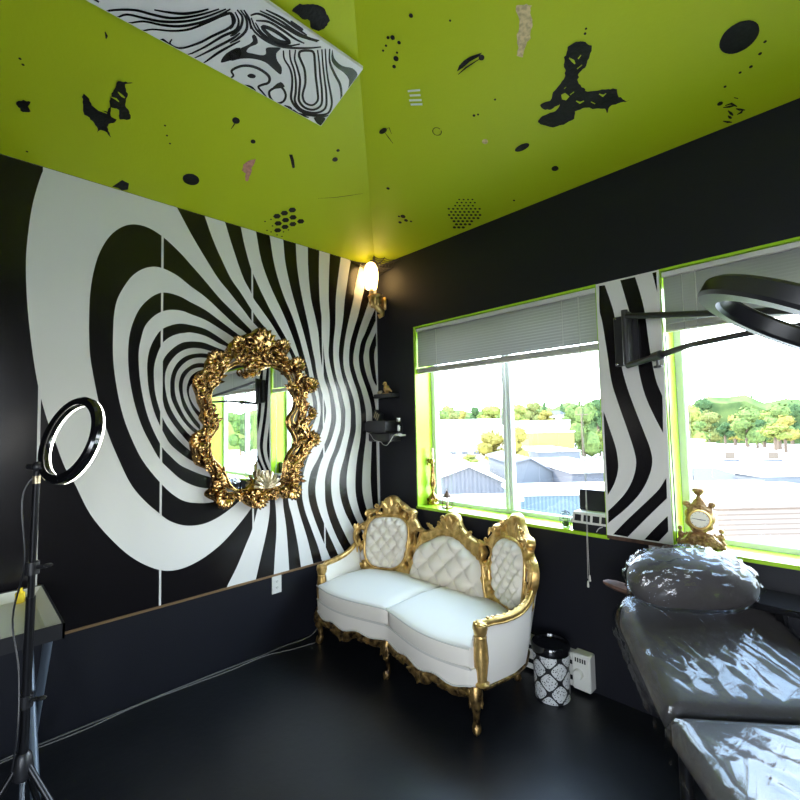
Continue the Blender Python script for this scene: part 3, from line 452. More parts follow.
('R','black',[(1.736,-0.973),(1.763,-0.99),(1.797,-0.995),(1.832,-0.993),(1.889,-0.976),(1.867,-0.969),(1.818,-0.975),(1.773,-0.971)]),
('R','black',[(1.7312,-0.9568),(1.7847,-0.9589),(1.8652,-0.9574),(1.8654,-0.9602),(1.7847,-0.9669),(1.7309,-0.9596)]),
('R','black',[(1.888,-0.958),(1.887,-0.954),(1.885,-0.951),(1.882,-0.948),(1.878,-0.946),(1.874,-0.945),(1.869,-0.946),(1.866,-0.948),(1.862,-0.951),(1.86,-0.954),(1.86,-0.958),(1.86,-0.963),(1.862,-0.966),(1.866,-0.969),(1.869,-0.971),(1.874,-0.972),(1.878,-0.971),(1.882,-0.969),(1.885,-0.966),(1.887,-0.963)]),
('R','black',[(1.189,-0.947),(1.187,-0.942),(1.183,-0.938),(1.176,-0.935),(1.167,-0.933),(1.158,-0.932),(1.148,-0.933),(1.14,-0.935),(1.133,-0.938),(1.129,-0.942),(1.127,-0.947),(1.129,-0.951),(1.133,-0.955),(1.14,-0.959),(1.148,-0.961),(1.158,-0.961),(1.167,-0.961),(1.176,-0.959),(1.183,-0.955),(1.187,-0.951)]),
('R','black',[(1.1594,-0.9413),(1.1497,-0.8981),(1.1435,-0.853),(1.1456,-0.8527),(1.1556,-0.897),(1.1615,-0.9409)]),
('R','black',[(1.181,-0.9427),(1.2034,-0.9427),(1.1854,-0.9049),(1.1873,-0.9039),(1.2093,-0.9435),(1.181,-0.9448)]),
('R','black',[(1.21,-0.285),(1.207,-0.279),(1.201,-0.278),(1.196,-0.282),(1.196,-0.287),(1.201,-0.291),(1.207,-0.29)]),
('R','black',[(1.236,-0.269),(1.233,-0.264),(1.227,-0.263),(1.222,-0.266),(1.222,-0.272),(1.227,-0.276),(1.233,-0.275)]),
('R','black',[(1.262,-0.254),(1.259,-0.249),(1.253,-0.248),(1.248,-0.251),(1.248,-0.257),(1.253,-0.261),(1.259,-0.26)]),
('R','black',[(1.288,-0.239),(1.285,-0.234),(1.279,-0.233),(1.274,-0.236),(1.274,-0.242),(1.279,-0.246),(1.285,-0.245)]),
('R','black',[(1.18,-0.268),(1.177,-0.263),(1.171,-0.261),(1.165,-0.265),(1.165,-0.272),(1.171,-0.276),(1.177,-0.274)]),
('R','black',[(1.207,-0.253),(1.204,-0.247),(1.197,-0.246),(1.192,-0.25),(1.192,-0.257),(1.197,-0.261),(1.204,-0.259)]),
('R','black',[(1.233,-0.238),(1.23,-0.232),(1.223,-0.231),(1.218,-0.235),(1.218,-0.241),(1.223,-0.245),(1.23,-0.244)]),
('R','black',[(1.259,-0.223),(1.256,-0.217),(1.249,-0.216),(1.244,-0.22),(1.244,-0.226),(1.249,-0.23),(1.256,-0.229)]),
('R','black',[(1.285,-0.208),(1.282,-0.202),(1.275,-0.201),(1.27,-0.205),(1.27,-0.211),(1.275,-0.215),(1.282,-0.214)]),
('R','black',[(1.15,-0.252),(1.147,-0.246),(1.14,-0.244),(1.134,-0.249),(1.134,-0.256),(1.14,-0.26),(1.147,-0.258)]),
('R','black',[(1.177,-0.237),(1.174,-0.23),(1.166,-0.229),(1.16,-0.233),(1.16,-0.24),(1.166,-0.245),(1.174,-0.243)]),
('R','black',[(1.203,-0.221),(1.2,-0.215),(1.193,-0.213),(1.187,-0.218),(1.187,-0.225),(1.193,-0.229),(1.2,-0.228)]),
('R','black',[(1.23,-0.206),(1.227,-0.2),(1.219,-0.198),(1.214,-0.203),(1.214,-0.21),(1.219,-0.214),(1.227,-0.213)]),
('R','black',[(1.256,-0.191),(1.253,-0.185),(1.246,-0.183),(1.24,-0.188),(1.24,-0.195),(1.246,-0.199),(1.253,-0.198)]),
('R','black',[(1.092,-0.251),(1.088,-0.244),(1.08,-0.242),(1.074,-0.247),(1.074,-0.255),(1.08,-0.26),(1.088,-0.258)]),
('R','black',[(1.119,-0.235),(1.116,-0.228),(1.108,-0.227),(1.101,-0.231),(1.101,-0.239),(1.108,-0.244),(1.116,-0.242)]),
('R','black',[(1.146,-0.22),(1.143,-0.213),(1.135,-0.211),(1.129,-0.216),(1.129,-0.224),(1.135,-0.229),(1.143,-0.227)]),
('R','black',[(1.173,-0.205),(1.17,-0.198),(1.162,-0.196),(1.156,-0.201),(1.156,-0.208),(1.162,-0.213),(1.17,-0.211)]),
('R','black',[(1.2,-0.189),(1.197,-0.182),(1.189,-0.181),(1.182,-0.185),(1.182,-0.193),(1.189,-0.198),(1.197,-0.196)]),
('R','black',[(1.227,-0.174),(1.223,-0.167),(1.216,-0.165),(1.209,-0.17),(1.209,-0.178),(1.216,-0.183),(1.223,-0.181)]),
('R','black',[(1.253,-0.159),(1.25,-0.152),(1.242,-0.15),(1.236,-0.155),(1.236,-0.163),(1.242,-0.168),(1.25,-0.166)]),
('R','black',[(1.28,-0.144),(1.276,-0.137),(1.269,-0.135),(1.262,-0.14),(1.262,-0.148),(1.269,-0.152),(1.276,-0.151)]),
('R','black',[(1.088,-0.218),(1.084,-0.211),(1.075,-0.209),(1.069,-0.214),(1.069,-0.222),(1.075,-0.228),(1.084,-0.226)]),
('R','black',[(1.115,-0.203),(1.111,-0.195),(1.103,-0.193),(1.096,-0.199),(1.096,-0.207),(1.103,-0.212),(1.111,-0.21)]),
('R','black',[(1.142,-0.187),(1.139,-0.18),(1.13,-0.178),(1.123,-0.183),(1.123,-0.191),(1.13,-0.196),(1.139,-0.195)]),
('R','black',[(1.17,-0.172),(1.166,-0.164),(1.157,-0.162),(1.151,-0.168),(1.151,-0.176),(1.157,-0.181),(1.166,-0.179)]),
('R','black',[(1.197,-0.156),(1.193,-0.149),(1.185,-0.147),(1.178,-0.152),(1.178,-0.161),(1.185,-0.166),(1.193,-0.164)]),
('R','black',[(1.224,-0.141),(1.22,-0.134),(1.212,-0.132),(1.205,-0.137),(1.205,-0.145),(1.212,-0.15),(1.22,-0.149)]),
('R','black',[(1.251,-0.126),(1.247,-0.119),(1.238,-0.117),(1.232,-0.122),(1.232,-0.13),(1.238,-0.135),(1.247,-0.134)]),
('R','black',[(1.055,-0.201),(1.051,-0.193),(1.042,-0.191),(1.035,-0.196),(1.035,-0.205),(1.042,-0.211),(1.051,-0.209)]),
('R','black',[(1.083,-0.185),(1.079,-0.177),(1.07,-0.175),(1.063,-0.181),(1.063,-0.189),(1.07,-0.195),(1.079,-0.193)]),
('R','black',[(1.111,-0.169),(1.107,-0.161),(1.098,-0.159),(1.091,-0.165),(1.091,-0.174),(1.098,-0.179),(1.107,-0.177)]),
('R','black',[(1.139,-0.154),(1.135,-0.146),(1.125,-0.144),(1.118,-0.149),(1.118,-0.158),(1.125,-0.164),(1.135,-0.162)]),
('R','black',[(1.166,-0.138),(1.162,-0.131),(1.153,-0.129),(1.146,-0.134),(1.146,-0.143),(1.153,-0.148),(1.162,-0.146)]),
('R','black',[(1.193,-0.123),(1.189,-0.115),(1.18,-0.113),(1.173,-0.119),(1.173,-0.128),(1.18,-0.133),(1.189,-0.131)]),
('R','black',[(1.221,-0.108),(1.217,-0.1),(1.207,-0.098),(1.2,-0.103),(1.2,-0.112),(1.207,-0.118),(1.217,-0.116)]),
('R','black',[(1.248,-0.093),(1.244,-0.085),(1.234,-0.083),(1.227,-0.088),(1.227,-0.097),(1.234,-0.103),(1.244,-0.101)]),
('R','black',[(1.051,-0.167),(1.046,-0.159),(1.037,-0.156),(1.029,-0.162),(1.029,-0.172),(1.037,-0.178),(1.046,-0.176)]),
('R','black',[(1.079,-0.151),(1.074,-0.143),(1.065,-0.141),(1.057,-0.147),(1.057,-0.156),(1.065,-0.162),(1.074,-0.16)]),
('R','black',[(1.107,-0.136),(1.102,-0.127),(1.093,-0.125),(1.085,-0.131),(1.085,-0.14),(1.093,-0.146),(1.102,-0.144)]),
('R','black',[(1.135,-0.12),(1.13,-0.112),(1.121,-0.11),(1.113,-0.115),(1.113,-0.125),(1.121,-0.131),(1.13,-0.129)]),
('R','black',[(1.162,-0.105),(1.158,-0.096),(1.148,-0.094),(1.141,-0.1),(1.141,-0.109),(1.148,-0.115),(1.158,-0.113)]),
('R','black',[(1.19,-0.089),(1.186,-0.081),(1.176,-0.079),(1.168,-0.085),(1.168,-0.094),(1.176,-0.1),(1.186,-0.098)]),
('R','black',[(1.217,-0.074),(1.213,-0.065),(1.203,-0.063),(1.196,-0.069),(1.196,-0.079),(1.203,-0.085),(1.213,-0.082)]),
('R','black',[(1.046,-0.133),(1.041,-0.124),(1.031,-0.122),(1.023,-0.128),(1.023,-0.138),(1.031,-0.144),(1.041,-0.142)]),
('R','black',[(1.074,-0.117),(1.07,-0.108),(1.059,-0.106),(1.051,-0.112),(1.051,-0.122),(1.059,-0.128),(1.07,-0.126)]),
('R','black',[(1.102,-0.101),(1.098,-0.092),(1.088,-0.09),(1.079,-0.096),(1.079,-0.106),(1.088,-0.113),(1.098,-0.11)]),
('R','black',[(1.131,-0.086),(1.126,-0.077),(1.116,-0.075),(1.108,-0.081),(1.108,-0.091),(1.116,-0.097),(1.126,-0.095)]),
('R','black',[(1.158,-0.07),(1.154,-0.061),(1.144,-0.059),(1.135,-0.065),(1.135,-0.075),(1.144,-0.082),(1.154,-0.079)]),
('R','black',[(1.041,-0.098),(1.036,-0.088),(1.025,-0.086),(1.017,-0.093),(1.017,-0.103),(1.025,-0.11),(1.036,-0.108)]),
('R','black',[(1.07,-0.082),(1.065,-0.073),(1.054,-0.07),(1.045,-0.077),(1.045,-0.088),(1.054,-0.094),(1.065,-0.092)]),
('R','black',[(1.098,-0.067),(1.093,-0.057),(1.082,-0.055),(1.074,-0.061),(1.074,-0.072),(1.082,-0.078),(1.093,-0.076)]),
('R','black',[(1.126,-0.051),(1.122,-0.041),(1.111,-0.039),(1.102,-0.046),(1.102,-0.056),(1.111,-0.063),(1.122,-0.06)]),
('R','black',[(1.007,-0.079),(1.002,-0.068),(0.99,-0.066),(0.981,-0.073),(0.981,-0.084),(0.99,-0.091),(1.002,-0.089)]),
('R','black',[(1.036,-0.063),(1.031,-0.053),(1.019,-0.05),(1.01,-0.057),(1.01,-0.068),(1.019,-0.075),(1.031,-0.073)]),
('R','black',[(1.065,-0.047),(1.06,-0.037),(1.048,-0.034),(1.039,-0.041),(1.039,-0.052),(1.048,-0.059),(1.06,-0.057)]),
('R','black',[(1.598,-1.271),(1.594,-1.263),(1.586,-1.259),(1.577,-1.263),(1.574,-1.271),(1.577,-1.279),(1.586,-1.282),(1.594,-1.279)]),
('R','black',[(1.604,-1.237),(1.601,-1.231),(1.595,-1.228),(1.588,-1.231),(1.586,-1.237),(1.588,-1.243),(1.595,-1.246),(1.601,-1.243)]),
('R','black',[(1.542,-1.193),(1.538,-1.184),(1.528,-1.18),(1.518,-1.184),(1.514,-1.193),(1.518,-1.203),(1.528,-1.207),(1.538,-1.203)]),
('R','black',[(1.501,-1.172),(1.498,-1.165),(1.491,-1.162),(1.484,-1.165),(1.481,-1.172),(1.484,-1.179),(1.491,-1.181),(1.498,-1.179)]),
('R','black',[(1.538,-1.264),(1.537,-1.26),(1.532,-1.259),(1.528,-1.26),(1.526,-1.264),(1.528,-1.269),(1.532,-1.27),(1.537,-1.269)]),
('R','black',[(1.509,-1.257),(1.507,-1.253),(1.503,-1.252),(1.498,-1.253),(1.497,-1.257),(1.498,-1.261),(1.503,-1.263),(1.507,-1.261)]),
('R','black',[(1.733,-1.286),(1.73,-1.279),(1.723,-1.276),(1.716,-1.279),(1.713,-1.286),(1.716,-1.293),(1.723,-1.295),(1.73,-1.293)]),
('R','black',[(1.575,-1.284),(1.573,-1.278),(1.567,-1.276),(1.562,-1.278),(1.559,-1.284),(1.562,-1.289),(1.567,-1.291),(1.573,-1.289)]),
('R','black',[(1.559,-1.21),(1.557,-1.206),(1.553,-1.205),(1.549,-1.206),(1.547,-1.21),(1.549,-1.215),(1.553,-1.216),(1.557,-1.215)]),
('R','black',[(1.814,-0.749),(1.812,-0.745),(1.808,-0.743),(1.803,-0.745),(1.802,-0.749),(1.803,-0.753),(1.808,-0.754),(1.812,-0.753)]),
('R','black',[(0.853,-0.615),(0.849,-0.606),(0.841,-0.603),(0.832,-0.606),(0.829,-0.615),(0.832,-0.623),(0.841,-0.626),(0.849,-0.623)]),
('R','black',[(0.75,-0.36),(0.745,-0.347),(0.73,-0.341),(0.716,-0.347),(0.71,-0.36),(0.716,-0.374),(0.73,-0.379),(0.745,-0.374)]),
('R','black',[(0.735,-0.317),(0.73,-0.306),(0.719,-0.302),(0.708,-0.306),(0.703,-0.317),(0.708,-0.328),(0.719,-0.333),(0.73,-0.328)]),
('R','black',[(0.675,-0.324),(0.671,-0.315),(0.661,-0.311),(0.651,-0.315),(0.647,-0.324),(0.651,-0.334),(0.661,-0.338),(0.671,-0.334)]),
('R','black',[(0.755,-0.29),(0.752,-0.283),(0.745,-0.281),(0.738,-0.283),(0.735,-0.29),(0.738,-0.297),(0.745,-0.3),(0.752,-0.297)]),
('R','black',[(0.713,-0.376),(0.71,-0.369),(0.703,-0.366),(0.696,-0.369),(0.693,-0.376),(0.696,-0.382),(0.703,-0.385),(0.71,-0.382)]),
('R','black',[(1.671,-0.735),(1.669,-0.73),(1.663,-0.727),(1.657,-0.73),(1.655,-0.735),(1.657,-0.74),(1.663,-0.743),(1.669,-0.74)]),
('R','black',[(1.521,-0.095),(1.519,-0.09),(1.513,-0.087),(1.508,-0.09),(1.505,-0.095),(1.508,-0.1),(1.513,-0.103),(1.519,-0.1)]),
('R','black',[(1.691,-0.728),(1.689,-0.724),(1.685,-0.722),(1.68,-0.724),(1.679,-0.728),(1.68,-0.732),(1.685,-0.734),(1.689,-0.732)]),
('R','black',[(1.858,-1.168),(1.857,-1.164),(1.853,-1.163),(1.85,-1.164),(1.848,-1.168),(1.85,-1.171),(1.853,-1.173),(1.857,-1.171)]),
('R','black',[(2.304,-0.786),(2.302,-0.782),(2.298,-0.78),(2.294,-0.782),(2.292,-0.786),(2.294,-0.79),(2.298,-0.792),(2.302,-0.79)]),
('R','black',[(2.314,-0.802),(2.313,-0.799),(2.309,-0.797),(2.306,-0.799),(2.304,-0.802),(2.306,-0.806),(2.309,-0.807),(2.313,-0.806)]),
('R','black',[(2.767,-0.263),(2.765,-0.259),(2.761,-0.257),(2.757,-0.259),(2.755,-0.263),(2.757,-0.267),(2.761,-0.269),(2.765,-0.267)]),
('R','black',[(2.807,-0.267),(2.805,-0.262),(2.8,-0.261),(2.795,-0.262),(2.793,-0.267),(2.795,-0.272),(2.8,-0.274),(2.805,-0.272)]),
('R','black',[(2.844,-0.308),(2.842,-0.303),(2.837,-0.301),(2.832,-0.303),(2.83,-0.308),(2.832,-0.312),(2.837,-0.314),(2.842,-0.312)]),
('R','black',[(2.705,-0.228),(2.704,-0.224),(2.699,-0.222),(2.695,-0.224),(2.693,-0.228),(2.695,-0.232),(2.699,-0.234),(2.704,-0.232)]),
('R','black',[(2.865,-0.35),(2.864,-0.346),(2.859,-0.344),(2.855,-0.346),(2.853,-0.35),(2.855,-0.354),(2.859,-0.356),(2.864,-0.354)]),
('R','black',[(2.677,-0.151),(2.674,-0.143),(2.665,-0.14),(2.657,-0.143),(2.653,-0.151),(2.657,-0.159),(2.665,-0.163),(2.674,-0.159)]),
('R','black',[(1.816,-0.424),(1.814,-0.418),(1.808,-0.412),(1.798,-0.408),(1.785,-0.405),(1.771,-0.404),(1.757,-0.405),(1.744,-0.408),(1.734,-0.412),(1.728,-0.418),(1.725,-0.424),(1.728,-0.43),(1.734,-0.436),(1.744,-0.44),(1.757,-0.443),(1.771,-0.444),(1.785,-0.443),(1.798,-0.44),(1.808,-0.436),(1.814,-0.43)]),
('R','tan',[(1.6355,-0.5689),(1.6313,-0.5579),(1.6206,-0.552),(1.6085,-0.5541),(1.6006,-0.5631),(1.6006,-0.5748),(1.6085,-0.5838),(1.6206,-0.5859),(1.6313,-0.58)]),
('R','black',[(2.6708,-0.1208),(2.695,-0.1063),(2.7149,-0.1038),(2.7162,-0.1078),(2.6993,-0.1175),(2.6724,-0.1246)]),
('R','black',[(2.6841,-0.0939),(2.688,-0.069),(2.6968,-0.0542),(2.7008,-0.0555),(2.6994,-0.0726),(2.6881,-0.0952)]),
('R','black',[(2.7146,-0.0856),(2.725,-0.0679),(2.7448,-0.0564),(2.7475,-0.0596),(2.7334,-0.0766),(2.7178,-0.0884)]),
('R','black',[(2.6556,-0.0454),(2.6702,-0.0248),(2.6872,-0.017),(2.6897,-0.0204),(2.6782,-0.0337),(2.6587,-0.0483)]),
('R','black',[(2.679,-0.0659),(2.6805,-0.0484),(2.6886,-0.0404),(2.6924,-0.0421),(2.6917,-0.0526),(2.683,-0.0672)]),
('R','black',[(2.718,-0.1495),(2.7307,-0.1351),(2.7339,-0.1379),(2.7211,-0.1523)]),
('R','black',[(2.6804,-0.1268),(2.6998,-0.1212),(2.7197,-0.0946),(2.7234,-0.0968),(2.7073,-0.1305),(2.681,-0.131)]),
('R','black',[(2.7142,-0.0491),(2.7328,-0.0479),(2.7413,-0.064),(2.738,-0.0667),(2.7271,-0.0585),(2.7137,-0.0533)])]
MIRO=[(-1.1586,2.3262),(-1.1072,2.3089),(-1.068,2.2711),(-1.0147,2.2466),(-0.9604,2.1903),(-0.9262,2.1247),(-0.877,2.1037),(-0.8341,2.0753),(-0.8056,2.0134),(-0.7468,1.9653),(-0.725,1.9016),(-0.7482,1.849),(-0.7713,1.7842),(-0.7574,1.7075),(-0.7731,1.6309),(-0.7364,1.592),(-0.7146,1.5262),(-0.7153,1.4749),(-0.7385,1.4249),(-0.7761,1.3763),(-0.828,1.2921),(-0.843,1.2312),(-0.8148,1.1849),(-0.8582,1.1461),(-0.9149,1.0793),(-0.9699,1.0621),(-1.0099,1.0912),(-1.0628,1.0742),(-1.1271,1.0477),(-1.1774,1.0202),(-1.2264,1.0386),(-1.2743,1.068),(-1.3212,1.1079),(-1.3674,1.0863),(-1.4125,1.0543),(-1.4567,1.0823),(-1.4893,1.119),(-1.5479,1.1586),(-1.5427,1.1898),(-1.5109,1.2075),(-1.5002,1.2385),(-1.511,1.2933),(-1.5535,1.3399),(-1.6055,1.3652),(-1.6261,1.4088),(-1.6364,1.4619),(-1.6467,1.5149),(-1.6266,1.5668),(-1.5854,1.5815),(-1.5541,1.6184),(-1.5856,1.6617),(-1.5805,1.6938),(-1.5754,1.726),(-1.5963,1.7687),(-1.6068,1.8229),(-1.6276,1.8756),(-1.6226,1.9293),(-1.5969,1.9685),(-1.5549,1.9985),(-1.5496,2.0426),(-1.512,2.0843),(-1.457,2.0837),(-1.412,2.1329),(-1.3775,2.1935),(-1.3069,2.2479),(-1.234,2.2805),(-1.184,2.3168)]
MIRI=[(-1.1853,2.0129),(-1.2472,2.0262),(-1.2955,2.0459),(-1.3545,2.0299),(-1.4007,1.9981),(-1.4403,1.9507),(-1.4625,1.8938),(-1.5009,1.859),(-1.5117,1.8039),(-1.5062,1.7493),(-1.4844,1.6946),(-1.4613,1.6506),(-1.4679,1.5957),(-1.5059,1.5422),(-1.5134,1.4884),(-1.5112,1.455),(-1.495,1.3999),(-1.4513,1.3532),(-1.4124,1.2951),(-1.3843,1.2263),(-1.3443,1.1831),(-1.2977,1.1722),(-1.2379,1.1881),(-1.2073,1.2249),(-1.1701,1.2408),(-1.1199,1.2101),(-1.0622,1.1568),(-0.9958,1.1853),(-0.9683,1.255),(-0.9538,1.3509),(-0.9117,1.4217),(-0.8662,1.4689),(-0.8895,1.5444),(-0.9309,1.6073),(-0.9303,1.669),(-0.8878,1.7187),(-0.873,1.7814),(-0.8686,1.7951),(-0.8936,1.8571),(-0.9241,1.8935),(-0.9068,1.9443),(-0.962,2.0034),(-1.0296,2.042),(-1.0957,2.0433),(-1.1346,2.0224)]
SWIRL=[(0.009,1,[(1.279,-1.59),(1.301,-1.565),(1.311,-1.537),(1.275,-1.504),(1.22,-1.462),(1.164,-1.414),(1.117,-1.382),(1.082,-1.392),(1.075,-1.432),(1.101,-1.464),(1.163,-1.487),(1.22,-1.528),(1.247,-1.565),(1.263,-1.585)]),
(0.01,0,[(1.276,-1.612),(1.238,-1.594),(1.209,-1.562),(1.165,-1.519),(1.108,-1.489),(1.067,-1.464),(1.05,-1.416),(1.065,-1.37),(1.105,-1.352),(1.168,-1.389),(1.232,-1.443),(1.286,-1.486),(1.33,-1.525)]),
(0.01,0,[(1.261,-1.635),(1.227,-1.611),(1.193,-1.571),(1.153,-1.537),(1.099,-1.504),(1.056,-1.483),(1.032,-1.437),(1.038,-1.386),(1.067,-1.337),(1.105,-1.323),(1.172,-1.364),(1.229,-1.414),(1.289,-1.466),(1.343,-1.509)]),
(0.01,0,[(1.243,-1.658),(1.212,-1.635),(1.19,-1.594),(1.159,-1.561),(1.114,-1.534),(1.055,-1.504),(1.027,-1.455),(1.024,-1.399),(1.049,-1.336),(1.087,-1.293),(1.139,-1.305),(1.198,-1.358),(1.238,-1.399),(1.291,-1.447),(1.354,-1.497)]),
(0.01,0,[(1.365,-1.479),(1.314,-1.442),(1.278,-1.385),(1.248,-1.329),(1.189,-1.279),(1.141,-1.262)]),
(0,1,[(1.37,-1.467),(1.342,-1.436),(1.332,-1.381),(1.35,-1.328),(1.339,-1.286),(1.304,-1.274),(1.247,-1.277),(1.294,-1.307),(1.309,-1.352),(1.311,-1.398),(1.325,-1.44)]),
(0,1,[(1.11,-1.856),(1.149,-1.824),(1.205,-1.792),(1.222,-1.805),(1.235,-1.798),(1.21,-1.769),(1.173,-1.793),(1.149,-1.795),(1.157,-1.768),(1.175,-1.725),(1.188,-1.718),(1.209,-1.729),(1.231,-1.701),(1.245,-1.672),(1.214,-1.678),(1.188,-1.659),(1.17,-1.625),(1.138,-1.612),(1.143,-1.653),(1.151,-1.703),(1.135,-1.758),(1.106,-1.804),(1.074,-1.84)]),
(0,1,[(1.049,-1.744),(1.063,-1.74),(1.072,-1.726),(1.07,-1.709),(1.058,-1.71),(1.047,-1.728)]),
(0,1,[(1.369,-1.695),(1.373,-1.657),(1.368,-1.626),(1.355,-1.637),(1.354,-1.673)]),
(0,1,[(1.026,-1.344),(1.055,-1.294),(1.036,-1.275),(1.001,-1.28),(1.009,-1.321)]),
(0,1,[(1.106,-1.594),(1.094,-1.565),(1.054,-1.614)]),
(0.014,0,[(0.996,-1.806),(1.018,-1.799),(1.032,-1.815),(1.075,-1.79),(1.101,-1.749),(1.109,-1.7),(1.098,-1.652),(1.073,-1.643),(1.044,-1.666),(1.028,-1.675),(1.014,-1.646),(1,-1.614)]),
(0.012,1,[(1.035,-1.618),(1.084,-1.582),(1.061,-1.54),(1.024,-1.532),(0.998,-1.555),(1.003,-1.591)]),
(0.016,1,[(1.28,-1.784),(1.292,-1.756),(1.295,-1.692),(1.289,-1.652),(1.269,-1.691),(1.266,-1.737)]),
(0.009,0,[(1.28,-1.817),(1.258,-1.776),(1.254,-1.722),(1.264,-1.674),(1.287,-1.646)]),
(0.009,0,[(1.288,-1.818),(1.313,-1.771),(1.317,-1.704),(1.315,-1.64),(1.321,-1.592)]),
(0.009,0,[(1.294,-1.846),(1.317,-1.823),(1.329,-1.754),(1.333,-1.687),(1.337,-1.626),(1.36,-1.545)]),
(0.009,0,[(1.284,-1.851),(1.25,-1.814),(1.239,-1.758),(1.245,-1.7),(1.265,-1.647),(1.315,-1.564),(1.35,-1.518)]),
(0.009,0,[(1.331,-1.822),(1.344,-1.737),(1.343,-1.657),(1.352,-1.588),(1.368,-1.541)]),
(0.009,0,[(1.348,-1.802),(1.358,-1.728),(1.357,-1.656),(1.357,-1.601)]),
(0.009,0,[(1.287,-1.84),(1.258,-1.802),(1.249,-1.75),(1.253,-1.695),(1.276,-1.644),(1.308,-1.608)]),
(0.009,0,[(0.996,-1.744),(1.009,-1.705),(0.996,-1.665)]),
(0.009,0,[(1.003,-1.494),(1.001,-1.439),(1.016,-1.394),(1.061,-1.299),(1.083,-1.278)]),
(0.009,0,[(1.009,-1.466),(1.001,-1.418),(1.012,-1.369)]),
(0.009,0,[(1.007,-1.517),(1.01,-1.483),(1.002,-1.467)]),
(0.009,0,[(1.255,-1.92),(1.242,-1.903),(1.217,-1.892),(1.198,-1.895)]),
(0.009,0,[(1.283,-1.902),(1.27,-1.872),(1.228,-1.861),(1.186,-1.874),(1.172,-1.883)]),
(0.009,0,[(1.29,-1.89),(1.273,-1.856),(1.236,-1.836),(1.185,-1.849),(1.145,-1.872)]),
(0.009,0,[(1.298,-1.878),(1.274,-1.841),(1.246,-1.821)]),
(0.011,0,[(0.995,-2.324),(1.012,-2.309),(1.063,-2.234),(1.083,-2.174),(1.107,-2.114),(1.148,-2.057),(1.199,-2.004),(1.246,-1.963)]),
(0.011,0,[(0.996,-2.284),(1.029,-2.257),(1.052,-2.198),(1.076,-2.138),(1.125,-2.063),(1.186,-1.999),(1.261,-1.94)]),
(0.011,0,[(0.999,-2.243),(1.039,-2.195),(1.063,-2.134),(1.095,-2.075),(1.149,-2.014),(1.223,-1.954),(1.271,-1.925)]),
(0.011,0,[(0.996,-2.193),(1.027,-2.158),(1.059,-2.098),(1.101,-2.041),(1.164,-1.99),(1.231,-1.942),(1.257,-1.915),(1.24,-1.892),(1.203,-1.899),(1.13,-1.947),(1.071,-1.985),(1.009,-2.046),(1.008,-2.082),(1.03,-2.082)]),
(0.011,0,[(0.997,-2.005),(1.073,-1.955),(1.154,-1.91),(1.212,-1.872),(1.249,-1.879),(1.271,-1.905)]),
(0.011,0,[(1.002,-1.975),(1.086,-1.921),(1.171,-1.869),(1.207,-1.853)]),
(0.011,0,[(0.999,-1.935),(1.083,-1.896),(1.177,-1.839)]),
(0.011,0,[(1.104,-2.173),(1.127,-2.12),(1.153,-2.073),(1.19,-2.029),(1.223,-1.998)]),
(0,1,[(0.997,-2.122),(1.049,-2.074),(1.013,-2.084),(1.004,-2.052),(1.011,-2.032),(1.002,-2.066)]),
(0,1,[(1.044,-1.872),(1.093,-1.868),(1.15,-1.827),(1.111,-1.809),(1.072,-1.842)])]
# ================================================================ the room
ST = dict(kind='structure')
W1 = (.473, 1.987, .925, 2.405); W2 = (2.328, 3.84, .925, 2.405); WD = .20   # window openings x0 x1 z0 z1, wall depth
def ceil_z(x, y): return min(H+SL*x, H-SR*y)
def ztop(x, y): return ceil_z(x, y)
b = MB(); b.poly([(0, 0, 0), (XE, 0, 0), (XE, YE, 0), (0, YE, 0)]); b.box((-.2, YE-.2, -.2), (XE+.2, .2, -.002))
tag(b.build('floor', M['floor'], smooth=False), 'black painted floor with a soft sheen', 'floor', kind='structure')
b = MB(); b.box((-.2, YE, 0), (0, WD, H)); tag(b.build('wall_left', M['black_wall'], smooth=False), 'black wall behind the striped mural', 'wall', kind='structure')
# window wall: pieces round the two openings, joined in one mesh
b = MB(); xs = [0, W1[0], W1[1], W2[0], W2[1], XE+.2]
for i in range(5):
    if i in (1, 3): b.box((xs[i], 0, 0), (xs[i+1], WD, W1[2])); b.box((xs[i], 0, W1[3]), (xs[i+1], WD, H))
    else: b.box((xs[i], 0, 0), (xs[i+1], WD, H))
tag(b.build('wall_right', M['black_wall'], smooth=False), 'black wall with the two windows', 'wall', kind='structure')
hx = -YE*SR/SL
# the two walls behind the camera, each with an unseen window added for daylight
W3 = (3.0, 4.3, .12, 2.35); W4 = (-3.75, -2.80, 1.0, 2.3)
b = MB(); xs = [-.2, W3[0], W3[1], XE+.2]
for i in range(3):
    if i == 1: b.box((xs[1], YE-WD, 0), (xs[2], YE, W3[2])); lo_z = W3[3]
    else: lo_z = 0
    x0, x1 = xs[i], xs[i+1]; t = [(x, ceil_z(max(x, 0), YE)) for x in ([x0, hx, x1] if x0 < hx < x1 else [x0, x1])]
    b.prism([V(x0, YE, lo_z), V(x1, YE, lo_z)]+[V(x, YE, z) for x, z in t[::-1]], (0, -WD, 0))
tag(b.build('wall_rear', M['black_wall'], smooth=False), 'black wall facing the windows', 'wall', kind='structure')
b = MB(); ys = [YE-WD, W4[0], W4[1], WD]
for i in range(3):
    if i == 1: b.box((XE, ys[1], 0), (XE+WD, ys[2], W4[2])); lo_z = W4[3]
    else: lo_z = 0
    b.prism([V(XE, ys[i], lo_z), V(XE, ys[i+1], lo_z), V(XE, ys[i+1], ceil_z(XE, min(0, ys[i+1]))), V(XE, ys[i], ceil_z(XE, ys[i]))], (WD, 0, 0))
tag(b.build('wall_side', M['black_wall'], smooth=False), 'black wall facing the mural', 'wall', kind='structure')
cz = lambda x, y, o=0: ceil_z(x, y)-o
b = MB()
